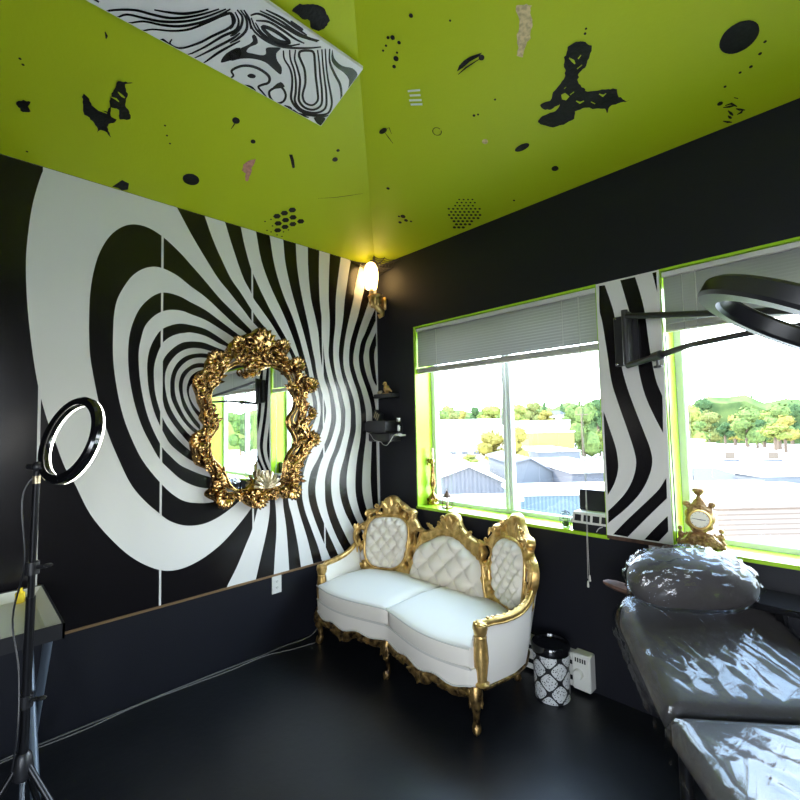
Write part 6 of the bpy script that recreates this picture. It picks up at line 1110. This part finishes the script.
for x in (1.795, 1.850, 1.905, 1.952):
    b = MB(); b.obox((x+.017, .0065, S1+.080), (.019 if x < 1.95 else .014, 0, 0), (0, .003, 0), (0, .005, .018)); b.build('socket', M['black_plastic'], pn, smooth=False)
b = MB(); b.box((1.785, .096, S1+.112), (1.983, .128, S1+.240), bev=.004); b.build('lid', M['black_plastic'], r)
b = MB(); b.tube(cat([(1.925, -.001, S1+.010), (1.945, -.012, S1+.035), (1.965, -.008, S1+.045)], 5), .003, 6); b.build('cable', M['white_cord'], r)
# clock
r = empty('mantel_clock', (2.44, .06, S1), 'small ornate gold mantel clock on the sill of the window behind the bed', 'clock')
ca, sa = math.cos(.2), math.sin(.2)
def cpl(a_, b_, h_): return V(2.44+a_*ca+h_*sa, .055+a_*sa-h_*ca, S1+b_)
def sy_(l): return l+[(-p[0], p[1]) for p in l[::-1]]
b = MB(); relief_mb(b, sy_([(0, 0), (.10, 0), (.108, .012), (.098, .028), (.078, .036), (.062, .052), (.05, .075), (.0, .082)][1:]), [], .006, cpl, lambda P, d: .012+.014*np.minimum(1, d/.012)+.010*carve(P, 48, 2.2), -.02)
for sg in (-1, 1): b.tube([cpl(sg*p[0], p[1], .024) for p in spiral((.078, .022), .018, 1.3, 2, 16)], .005, 6)
clus2 = [leaf(b, cpl, (0, .04), a_, .034, .024, .012, .022) for a_ in np.linspace(0, 2*PI, 7)]
b.build('base', M['terracotta'], r)
b = MB(); oc = [(.066*(1+.05*math.cos(9*t))*math.cos(t), .152+.078*(1+.05*math.cos(9*t))*math.sin(t)) for t in np.linspace(0, 2*PI, 54, endpoint=False)]
relief_mb(b, oc, [], .006, cpl, lambda P, d: .010+.018*np.minimum(1, d/.016)+.008*carve(P, 50, 4.), -.022)
for sg in (-1, 1): b.ball(cpl(sg*.056, .222, .0), (.019, .014, .015), 10); b.tube([cpl(sg*.045, .205, 0), cpl(sg*.056, .22, 0)], .012, 8)
b.lathe([(.034, 0), (.028, .02), (.014, .035), (.010, .048), (.020, .056), (.024, .066), (.030, .072), (.026, .084), (.012, .09)], cpl(0, .218, -.004), 14, sq=(1, .8))
b.build('case', M['terracotta'], r)
b = MB(); b.tube([cpl(.046*math.cos(t), .150+.046*math.sin(t), .040) for t in np.linspace(0, 2*PI, 28, endpoint=False)], .006, 8, True); b.build('bezel', M['gold'], r)
b = MB(); b.lathe([(.0001, .0), (.044, .0), (.044, .004), (.0001, .0045)], cpl(0, .150, .037), 28, ax=cpl(0, 0, 1)-cpl(0, 0, 0)); dl = b.build('dial', M['dial'], r)
b = MB()
for t, L, w in ((math.radians(172), .034, .0016), (math.radians(-4), .026, .0022)): b.tube([cpl(0, .150, .044), cpl(L*math.cos(t), .150+L*math.sin(t), .044)], [w, w*.6], 6)
for k_ in range(12): t = k_*PI/6; b.tube([cpl(.034*math.cos(t), .150+.034*math.sin(t), .042), cpl(.039*math.cos(t), .150+.039*math.sin(t), .042)], .0009, 4)
b.build('hands', M['black_plastic'], dl)
for sg in (-1, 1):     # little figures seated at the sides, white rosettes
    b = MB(); b.ball(cpl(sg*.088, .058, .0), (.016, .014, .022), 10); b.ball(cpl(sg*.090, .092, .002), .0125, 10); b.tube([cpl(sg*.088, .07, .01), cpl(sg*.066, .064, .014), cpl(sg*.056, .075, .012)], .006, 6); b.tube([cpl(sg*.09, .045, .01), cpl(sg*.104, .025, .012)], .008, 6); b.build('cherub', M['terracotta'], r)
b = MB(); b.box((2.342, .012, .96), (2.345, .016, 2.0)); 
b = MB(); b.tube(cat([(2.338, .012, 2.05), (2.340, .010, 1.78), (2.337, .014, 1.5), (2.340, .012, 1.2), (2.339, .014, .95)], 4), .0028, 6); solo(b, 'window_cable', M['black_plastic'], (2.339, .014, .95), 'thin black cable running down the lime window edge', 'cable')

# ================================================================ outlet, floor cords, heater, bin
def outlet(c, nrm, name, label):
    r = empty(name, c, label, 'outlet'); b = MB(); t = V(-nrm[1], nrm[0], 0); c = V(*c); n = V(*nrm)
    def bx(b, u, z, hu, hz, d0, d1, m=0): b.obox(c+t*u+V(0, 0, z)+n*(d0+d1)/2, t*hu, n*(d1-d0)/2, V(0, 0, hz), m)
    bx(b, 0, 0, .037, .062, .001, .007); b.build('cover_plate', M['white_plastic'], r, smooth=False)
    for z in (.022, -.022):
        b = MB(); bx(b, 0, z, .016, .014, .007, .009); f = b.build('socket', M['white_plastic'], r, smooth=False); b = MB(); bx(b, -.006, z+.002, .0014, .005, .009, .0096); bx(b, .006, z+.002, .0014, .005, .009, .0096); bx(b, 0, z-.007, .002, .002, .009, .0096); b.build('slot', M['black_plastic'], f, smooth=False)
outlet((0, -1.025, .452), (1, 0, 0), 'wall_outlet', 'white outlet on the black wall just under the mural')
outlet((2.245, -.001, .866), (0, -1, 0), 'wall_outlet', 'white outlet hidden just above the bed headrest')
for dz, off, lab in ((.006, 0., 'thin grey cord lying along the foot of the left wall'), (.006, .022, 'second thin grey cord on the floor looping away from the left wall')):
    b = MB(); pts = [(.045+off, -2.75, dz), (.030+off, -2.45, dz), (.028+off*1.5, -2.2, dz), (.024+off*.4, -1.95, dz), (.022+off, -1.65, dz), (.026+off*1.6, -1.4, dz), (.034+off, -1.15, dz), (.030+off*4, -.95, dz), (.04+off*5, -.80, dz)]
    if not off: pts += [(.03, -.72, .02), (.022, -.62, .10), (.018, -.5, .05)]
    b.tube(cat(pts, 4), .0034, 6); solo(b, 'floor_cord', M['cord'], (.03, -2.4, 0), lab, 'cord')
r = empty('baseboard_heater', (1.1, -.04, .02), 'white baseboard heater with a dial end, behind the sofa and bin', 'heater'); b = MB()
b.box((.25, -.062, .02), (1.775, -.002, .19), bev=.006); b.box((.25, -.068, .175), (1.775, -.002, .215), bev=.006); b.build('body', M['white_plastic'], r)
b = MB(); b.box((.26, -.066, .060), (1.77, -.0615, .085)); b.box((.26, -.066, .15), (1.77, -.0615, .172)); b.build('grille', M['black_metal'], r, smooth=False)
b = MB(); b.box((1.775, -.078, .02), (1.885, -.002, .228), bev=.008); e_ = b.build('thermostat', M['white_plastic'], r)
b = MB(); b.lathe([(.030, 0), (.028, .010), (.024, .020), (.004, .021)], (1.815, -.078, .115), 18, ax=(0, -1, 0)); b.build('knob', M['white_plastic'], e_)
b = MB()
for k_ in range(5): b.box((1.795+k_*.014, -.0785, .180), (1.803+k_*.014, -.0775, .205))
b.build('vent', M['black_metal'], e_, smooth=False)
# bin: black with white damask medallions
dm = mat('damask_print', (.7, .7, .68), .4); nt = dm.node_tree; N = nt.nodes.new
def mth(op, a, b_=None):
    n = N('ShaderNodeMath'); n.operation = op
    for i, x in enumerate((a, b_)):
        if x is None: continue
        if isinstance(x, (int, float)): n.inputs[i].default_value = x
        else: nt.links.new(x, n.inputs[i])
    return n.outputs[0]
tc = N('ShaderNodeTexCoord'); sp = N('ShaderNodeSeparateXYZ'); nt.links.new(tc.outputs['Object'], sp.inputs[0])
th = mth('MULTIPLY', mth('ARCTAN2', sp.outputs[1], sp.outputs[0]), 5.); zz = mth('MULTIPLY', sp.outputs[2], 2*PI/.125)
wv = mth('ABSOLUTE', mth('ADD', mth('COSINE', th), mth('COSINE', zz)))
vo = N('ShaderNodeTexVoronoi'); vo.inputs['Scale'].default_value = 95; nt.links.new(tc.outputs['Object'], vo.inputs['Vector'])
msk = mth('MULTIPLY', mth('GREATER_THAN', wv, .28), mth('GREATER_THAN', vo.outputs['Distance'], .30))
mx = N('ShaderNodeMix'); mx.data_type = 'RGBA'; nt.links.new(msk, mx.inputs[0]); mx.inputs[6].default_value = (.010, .010, .011, 1); mx.inputs[7].default_value = (.62, .62, .61, 1)
nt.links.new(mx.outputs[2], nt.nodes['Principled BSDF'].inputs['Base Color'])
BX, BY = 1.712, -.205
r = empty('waste_bin', (BX, BY, 0), 'small round black bin with white damask medallions, right of the sofa', 'bin'); r.location = (BX, BY, 0)
b = MB(); b.lathe([(.094, 0), (.098, .004), (.104, .27)], (BX, BY, .001), 48); b.build('body', dm, r)
b = MB(); b.lathe([(.107, .262), (.109, .268), (.109, .305), (.104, .312), (.094, .312), (.090, .300), (.0001, .298)], (BX, BY, 0), 48); b.build('lid', M['gloss_black'], r)

# ================================================================ treatment bed
AX, PX = V(-.616, .788, 0), V(.788, .616, 0); HG = V(2.498, -.878, .553)
bed = empty('treatment_bed', (2.85, -1.1, 0), 'black padded treatment bed wrapped in shiny clear plastic film', 'bed')
TH = math.radians(20); ca2, sa2 = math.cos(TH), math.sin(TH)
def bp(p, a, h, seg):       # seg 0: raised back section, 1: flat lower section
    if seg == 0: return HG+PX*p+AX*(a*ca2-h*sa2)+V(0, 0, a*sa2+h*ca2)
    return HG+PX*p+AX*a+V(0, 0, h)
def rrect(p0, p1, a0, a1, r0, r1, n=7):
    o = []
    for (cx, cy, r, t0) in ((p1-r0, a0+r0, r0, -PI/2), (p1-r1, a1-r1, r1, 0), (p0+r1, a1-r1, r1, PI/2), (p0+r0, a0+r0, r0, PI)):
        o += [(cx+r*math.cos(t0+k_*PI/2/n), cy+r*math.sin(t0+k_*PI/2/n)) for k_ in range(n+1)]
    return o
def wr(P, seed, amp, rot=.35, sx=3.0, sy=10.):     # long folds
    out = np.empty(len(P)); c_, s_ = math.cos(rot), math.sin(rot)
    for i, p in enumerate(P):
        u = p[0]*c_+p[1]*s_; v = -p[0]*s_+p[1]*c_
        q = Vector((v*sx+seed, u*sy, seed)); n1 = noise.noise(q+noise.noise_vector(q*.6)*.8); n2 = noise.noise(q*2.3+Vector((3, 1, 7)))
        out[i] = amp*((1-abs(n1))**8*1.0+.35*(1-abs(n2))**8+.25*n1)
    return out
SECT = ((rrect(.022, .70, .0, .62, .02, .15), 0), (rrect(.012, .72, -1.0, -.006, .10, .02), 1))
for o, sg in SECT:
    b = MB(); rnd_h = lambda P, d: -.045+.045*np.sqrt(np.clip(1-(1-np.minimum(1, d/.05))**2, 0, 1))
    relief_mb(b, o, [], .03, lambda p, a, h: bp(p, a, h, sg), rnd_h, -.10); b.build('back_section' if sg == 0 else 'lower_section', M['vinyl'], bed, angle=60)
    b = MB(); of = [(p[0]+(.018 if p[0] > .35 else -.018), p[1]+(.0 if abs(p[1]) < .15 else (.02 if p[1] > 0 else -.02))) for p in o]
    f = MB()
    def fh(P, d):
        e = np.minimum(1, d/.075); ed = np.sqrt(np.clip(1-(1-e)**2, 0, 1))
        return -.055+.064*ed+wr(P, 2.7 if sg == 0 else 9.1, (.013 if sg == 0 else .004), .35)*(.2+.8*e)+(.012*np.exp(-((P[:, 1])/.03)**2)*wr(P*2, 5, 1., 1.4) if True else 0)
    vo_, tr_, d_, lp = relief(of, [], .0165); h_ = fh(vo_, d_)
    f.add([bp(p[0], p[1], hh, sg) for p, hh in zip(vo_, h_)], tr_)
    l = lp[0]; n = len(l); h0 = fh(l, np.zeros(n)); rows = []
    for k_, (dz, ou) in enumerate(((0, 0), (-.022, .006), (-.050, .002), (-.075, .010))):
        rows.append([bp(p[0]+(ou if p[0] > .35 else -ou)+(.010*noise.noise(Vector((p[0]*30, p[1]*30, k_*2.))) if k_ else 0), p[1], h0[i]+dz+(.008*noise.noise(Vector((p[0]*22, p[1]*22, 5.+k_))) if k_ else 0), sg) for i, p in enumerate(l)])
    for j in range(3): f.add(rows[j]+rows[j+1], [(i, (i+1) % n, (i+1) % n+n, i+n) for i in range(n)])
    f.build('plastic_wrap', M['film'], bed, angle=180)
# headrest
HC = V(.315, .50, .138)
def hd(u, v, r=1., wob=0.):
    x = math.copysign(abs(math.cos(u))**.8, math.cos(u)); y = math.copysign(abs(math.sin(u))**.9, math.sin(u)); cv = math.cos(v)
    p = x*cv*.268*r; a = y*cv*.17*r*(1.0 if y > 0 else .58); z = math.sin(v)*.125*r
    z += .030*(a/.17)  # tipped up at the back
    if z < -.05: z = -.05-(-z-.05)*.12
    return p, a, z
def headmesh(r, amp):
    P = []
    for i in range(72):
        u = 2*PI*i/72; row = []
        for j in range(33):
            v = -PI/2+PI*j/32; p, a, z = hd(u, v, r)
            q = Vector((p*11, a*11, z*13)); w = amp*((1-abs(noise.noise(q*1.3+noise.noise_vector(q)*.9)))**5*.9+.3*noise.noise(q*3)) if amp else 0
            if amp: w += .008*(math.exp(-((z+.045)/.02)**2))*noise.noise(Vector((u*9, 0, 3)))
            nrm = V(p/.084, a/.029, z/.013); nrm /= np.linalg.norm(nrm)+1e-9
            row.append(bp(HC[0]+p+nrm[0]*w, HC[1]+a+nrm[1]*w, HC[2]+z+nrm[2]*w, 0))
        P.append(row)
    return MB().grid(P, closed_u=True)
headmesh(1., 0).build('headrest', M['vinyl'], bed); headmesh(1.02, .022).build('headrest_wrap', M['film'], bed)
b = MB()
b.tube([bp(HC[0]+hd(u, -.45, 1.06)[0], HC[1]+hd(u, -.45, 1.06)[1], HC[2]-.058+.006*math.sin(u*13), 0) for u in np.linspace(0, 2*PI, 60, endpoint=False)], .008, 6, True)
b.build('wrap_hem', M['film'], bed)
b = MB(); c0 = HG+PX*.34-AX*.25
for s_ in (-.2, .2):
    a_, q = c0+PX*s_+AX*.62, c0+PX*s_-AX*.62; b.tube([V(a_[0], a_[1], .44), V(q[0], q[1], .44)], .025, 8)
for t in (-.42, .42):
    for s_ in (-.2, .2): p = c0+AX*t+PX*s_; b.tube([V(p[0], p[1], 0.0), V(p[0], p[1], .47)], .025, 10)
    p, q = c0+AX*t+PX*.3, c0+AX*t-PX*.3; b.tube([V(p[0], p[1], .03), V(q[0], q[1], .03)], .03, 10)
b.build('base_frame', M['black_metal'], bed)
b = MB(); p0, p1 = V(2.085, -.335, .775), V(2.30, -.265, .725); d_ = (p1-p0)/np.linalg.norm(p1-p0)
b.tube([p0, p0+d_*.02, p0+d_*.06, p0+d_*.13, p1], [.008, .026, .038, .040, .034], 10, flat=.6); b.build('wooden_lever', M['wood'], bed)

# ================================================================ ledge beneath the right window
r = empty('wall_ledge', (3.2, -.12, .76), 'black ledge along the wall behind the bed, under the window', 'shelf'); b = MB(); b.box((2.60, -.24, .770), (4.1, -.001, .798), bev=.004); b.build('board', M['gloss_black'], r)
for x in (2.75, 3.4, 4.0): b = MB(); b.prism([V(x, -.002, .77), V(x, -.20, .77), V(x, -.18, .75), V(x, -.002, .58)], (.025, 0, 0)); b.build('bracket', M['black_metal'], r, smooth=False)

# ================================================================ ring lamp on its wall arm
r = empty('arm_ring_lamp', (2.14, -.02, 2.04), 'large black ring lamp on a two-bar arm bolted to the striped panel', 'lamp')
b = MB(); b.box((2.088, -.034, 1.902), (2.215, -.0145, 2.188), bev=.004); mp_ = b.build('mount_plate', M['mount_dark'], r)
b = MB()
for x, z in ((2.098, 2.176), (2.098, 1.914), (2.205, 2.176), (2.205, 1.914)): b.lathe([(.008, 0), (.007, .004), (.001, .006)], (x, -.034, z), 10, ax=(0, -1, 0))
b.build('bolt', M['chrome'], mp_)
b = MB(); b.box((2.150, -.085, 1.905), (2.190, -.034, 2.200), bev=.006); b.tube([(2.17, -.09, 1.90), (2.17, -.09, 2.205)], .018, 10); b.build('hinge_post', M['mount_dark'], r)
E1 = V(3.02, -.40, 1.990)
b = MB(); a = V(2.172, -.09, 2.170); b.tube([a, E1], .0165, 10); b.build('upper_bar', M['mount_dark'], r)
b = MB(); a = V(2.172, -.09, 1.895); k1 = V(2.374, -.20, 1.921); k2 = V(2.519, -.30, 1.938); b.tube([a, k1, k2, V(2.767, -.50, 1.929), V(2.93, -.42, 1.945)], [.016, .016, .013, .012, .012], 10); lo_ = b.build('lower_bar', M['mount_dark'], r)
b = MB(); p = a+(k2-a)*.52; b.tube([p-(k2-a)*.06, p+(k2-a)*.06], .024, 10); b.tube([p, p-V(0, 0, .05)], .008, 8); b.lathe([(.02, 0), (.022, .006), (.02, .012)], p-V(0, 0, .062), 10); b.build('clamp_knob', M['black_plastic'], lo_)
RC = V(2.951, -1.188, 1.843); rn = V(.579, .13, 1.); rn /= np.linalg.norm(rn); ra = np.cross(rn, V(1, 0, 0)); ra /= np.linalg.norm(ra); rb = np.cross(rn, ra)
def annulus(b, c, n_, a_, b_, sect, seg=64, mi=0):
    m = len(sect); vs = []
    for i in range(seg):
        t = 2*PI*i/seg; d = a_*math.cos(t)+b_*math.sin(t)
        vs += [c+d*q+n_*h for q, h in sect]
    b.add(vs, [(i*m+k_, i*m+(k_+1) % m, ((i+1) % seg)*m+(k_+1) % m, ((i+1) % seg)*m+k_) for i in range(seg) for k_ in range(m)], mi)
R0 = .2005
b = MB(); annulus(b, RC, rn, ra, rb, [(R0-.022, -.027), (R0+.022, -.027), (R0+.029, -.018), (R0+.029, .018), (R0+.020, .027), (R0-.020, .027), (R0-.029, .018), (R0-.029, -.018)]); rg_ = b.build('ring_housing', M['black_plastic'], r, angle=30)
b = MB(); annulus(b, RC, rn, ra, rb, [(R0-.016, .0275), (R0+.014, .0275), (R0+.014, .0285), (R0-.016, .0285)]); b.build('diffuser', M['white_plastic'], rg_)
b = MB(); jt = RC+rb*0+V(.20, .10, -.10)*0; e2 = V(3.30, -1.05, 1.95); q = RC+(ra*.3+rb*-1.)*0
side_ = V(.8, .25, 0); dd = side_-rn*(side_@rn); dd /= np.linalg.norm(dd); q = RC+dd*(R0+.02)
b.tube([E1, V(3.25, -.70, 2.02), e2, q+dd*.05, q], [.017, .017, .016, .014, .012], 10); b.lathe([(.026, 0), (.026, .05)], E1-V(0, 0, .03), 12); b.build('forearm', M['mount_dark'], r)

# ================================================================ tray table and ring light at the left
TZ = .82
tt = empty('tray_table', (.41, -2.68, 0), 'folding table with a white tray top beside the left wall', 'table'); b = MB()
x0, x1, y0, y1 = .08, .748, -3.0, -2.385
ins, fl_ = .045, TZ-.042     # shallow tray with sloping white sides
A4 = [V(x0+.008, y0+.008, TZ), V(x1-.008, y0+.008, TZ), V(x1-.008, y1-.008, TZ), V(x0+.008, y1-.008, TZ)]; B4 = [V(x0+ins, y0+ins, fl_), V(x1-ins, y0+ins, fl_), V(x1-ins, y1-ins, fl_), V(x0+ins, y1-ins, fl_)]
b.add(A4+B4, [(i, (i+1) % 4, (i+1) % 4+4, i+4) for i in range(4)]+[(4, 5, 6, 7)]); b.build('tray', M['tray'], tt, smooth=False)
b = MB()
for lo, hi in (((x0, y0, TZ-.055), (x1, y0+.008, TZ+.004)), ((x0, y1-.008, TZ-.055), (x1, y1, TZ+.004)), ((x0, y0, TZ-.055), (x0+.008, y1, TZ+.004)), ((x1-.008, y0, TZ-.055), (x1, y1, TZ+.004))): b.box(lo, hi)
b.build('rim', M['black_plastic'], tt, smooth=False)
for y in (-2.425, -2.96):
    for xa, xb, o in ((.655, .10, 0), (.17, .70, -.03)): b = MB(); b.tube([(xa, y+o, TZ-.052), (xa+(xb-xa)*.12, y+o, TZ-.15), (xb, y+o, .012)], .017, 10); b.build('leg', M['grey_metal'], tt)
b = MB(); b.box((.145, -2.50, fl_+.0005), (.178, -2.462, fl_+.052), bev=.006); b.lathe([(.010, 0), (.010, .02)], (.1615, -2.481, fl_+.05), 10); solo(b, 'yellow_bottle', M['yellow'], (.16, -2.48, fl_), 'small yellow container standing in the white tray', 'container')

r = empty('ring_light', (1.04, -2.535, 0), 'glowing round ring light on a black tripod in front of the mural', 'ring light')
c = V(1.205, -2.445, 1.573); n_ = V(-.331, .900, -.282); n_ /= np.linalg.norm(n_); a_ = np.cross(n_, V(0, 0, 1)); a_ /= np.linalg.norm(a_); b_ = np.cross(n_, a_); R1 = .134
b = MB(); annulus(b, c, n_, a_, b_, [(R1-.014, -.012), (R1+.008, -.014), (R1+.015, -.007), (R1+.015, .008), (R1-.015, .008), (R1-.016, -.006)]); hs = b.build('ring_housing', M['gloss_black'], r, angle=30)
b = MB(); annulus(b, c, n_, a_, b_, [(R1-.0145, .0085), (R1+.0145, .0085), (R1+.012, .0165), (R1-.012, .0165)]); b.build('light_band', M['led'], r)
tp, bt = V(1.118, -2.522, 1.455), V(1.045, -2.534, .50)
low = c-(b_ if (b_[2] > 0) else -b_)*(R1+.01)
tgt = c+V(-.085, -.055, -.085); dd = tgt-c; dd -= n_*(dd@n_); dd /= np.linalg.norm(dd); q = c+dd*(R1+.012)
b = MB(); b.tube([tp, tp+V(.002, .002, .03), q], [.010, .012, .010], 10); b.ball(tp+V(.002, .002, .03), .018, 10); b.tube([tp+V(.0, 0, .03), tp+V(-.03, -.02, .03)], .009, 8); b.build('tilt_joint', M['black_plastic'], r)
b = MB(); b.tube([tp-V(0, 0, .025), tp], .011, 12); b.build('collar', M['pale_gold'], r)
b = MB(); mid = tp+(bt-tp)*.42; b.tube([tp-V(0, 0, .02), mid], .010, 12); b.tube([mid, bt], .0135, 12); b.build('pole', M['black_metal'], r)
for t_ in (.32, .78):
    p = tp+(bt-tp)*t_; b = MB(); b.tube([p-V(0, 0, .02), p+V(0, 0, .02)], .020, 12); b.tube([p, p+V(.035, .035, .006)], .007, 8); b.ball(p+V(.038, .038, .008), (.014, .014, .006), 8); b.build('pole_clamp', M['black_plastic'], r)
b = MB(); b.lathe([(.016, -.05), (.028, -.04), (.030, -.01), (.024, .03), (.016, .04)], bt, 14); b.build('tripod_hub', M['black_plastic'], r)
for k_ in range(3):
    t_ = math.radians(42+120*k_); d = V(math.cos(t_), math.sin(t_), 0); foot = V(bt[0], bt[1], 0)+d*.36
    b = MB(); b.tube([bt+d*.02-V(0, 0, .005), foot+V(0, 0, .014)], .010, 10); l_ = b.build('leg', M['black_metal'], r)
    b = MB(); b.tube([foot+V(0, 0, .018)-d*.02, foot+V(0, 0, .012)+d*.012], .0125, 8); b.build('rubber_foot', M['black_plastic'], l_)
    b = MB(); p = bt+(foot-bt)*.5; b.tube([V(bt[0], bt[1], .24), p], .005, 6); b.build('brace', M['grey_metal'], l_)
b = MB(); b.tube([V(bt[0], bt[1], .46), V(bt[0], bt[1], .22)], .008, 8); b.build('center_post', M['chrome'], r)
b = MB(); b.tube(cat([q, tp+V(-.02, -.03, -.05), tp+(bt-tp)*.3+V(.0, -.02, 0), tp+(bt-tp)*.5+V(-.05, -.04, 0), tp+(bt-tp)*.68+V(-.02, -.02, 0), tp+(bt-tp)*.85+V(.03, -.02, 0), bt+V(.02, -.03, .0)], 6), .0028, 6); b.build('cable', M['black_plastic'], r)

# ================================================================ light and camera
w = bpy.data.worlds.new('sky'); SC.world = w; w.use_nodes = True; nt = w.node_tree
bg = nt.nodes['Background']; tc = nt.nodes.new('ShaderNodeTexCoord'); sp = nt.nodes.new('ShaderNodeSeparateXYZ'); cr2 = nt.nodes.new('ShaderNodeValToRGB')
nt.links.new(tc.outputs['Generated'], sp.inputs[0]); nt.links.new(sp.outputs[2], cr2.inputs['Fac']); nt.links.new(cr2.outputs['Color'], bg.inputs['Color'])
e = cr2.color_ramp.elements; e[0].position = 0.; e[0].color = (.96, .97, 1., 1); e[1].position = .7; e[1].color = (.50, .70, 1., 1)
m_ = e.new(.12); m_.color = (.86, .93, 1., 1)
bg.inputs['Strength'].default_value = SKY
def sun(name, rot, s, col, ang):
    l = bpy.data.lights.new(name, 'SUN'); l.energy = s; l.color = col; l.angle = math.radians(ang); o = bpy.data.objects.new(name, l); COL.objects.link(o); o.rotation_euler = rot; return o
sun('sun', (0, math.radians(-53), 0), SUN, (1, .90, .76), .6)
def lamp(name, loc, e, col, rad):
    l = bpy.data.lights.new(name, 'POINT'); l.energy = e; l.color = col; l.shadow_soft_size = rad; o = bpy.data.objects.new(name, l); COL.objects.link(o); o.location = loc; return o
lamp('wall_lamp_bulb', (LX, LY, 3.035-.34), 0.0001, (1, .6, .25), .02)
def area(name, loc, rot, sx, sy, e, col=(1, 1, 1), portal=False):
    l = bpy.data.lights.new(name, 'AREA'); l.shape = 'RECTANGLE'; l.size = sx; l.size_y = sy; l.energy = e; l.color = col
    if portal: l.cycles.is_portal = True
    o = bpy.data.objects.new(name, l); COL.objects.link(o); o.location = loc; o.rotation_euler = rot; return o
for W in (W1, W2): area('window_portal', ((W[0]+W[1])/2, WD+.07, (W[2]+W[3])/2), (math.radians(-90), 0, 0), W[1]-W[0], W[3]-W[2], 1, portal=True)
area('window_portal', ((W3[0]+W3[1])/2, YE-.07, (W3[2]+W3[3])/2), (math.radians(90), 0, 0), W3[1]-W3[0], W3[3]-W3[2], 1, portal=True)  # this portal and the next serve the added unseen windows
area('window_portal', (XE+.07, (W4[0]+W4[1])/2, (W4[2]+W4[3])/2), (math.radians(90), 0, math.radians(90)), W4[1]-W4[0], W4[3]-W4[2], 1, portal=True)
cam = bpy.data.cameras.new('camera'); co = bpy.data.objects.new('camera', cam); COL.objects.link(co); SC.camera = co
cam.sensor_width = 36; cam.lens = 36*FPX/800; cam.clip_start = .02; cam.clip_end = 1000
from mathutils import Matrix
co.matrix_world = Matrix(((RT[0], UP[0], -FW[0], CAM[0]), (RT[1], UP[1], -FW[1], CAM[1]), (RT[2], UP[2], -FW[2], CAM[2]), (0, 0, 0, 1)))
SC.view_settings.view_transform = 'Standard'; SC.view_settings.look = 'None'; SC.view_settings.exposure = EXPO; SC.view_settings.gamma = 1; SC.view_settings.use_curve_mapping = False
cy = SC.cycles; cy.max_bounces = 10; cy.diffuse_bounces = 6; cy.glossy_bounces = 5; cy.transparent_max_bounces = 16; cy.sample_clamp_indirect = 8; cy.caustics_reflective = False; cy.caustics_refractive = False; cy.use_denoising = True
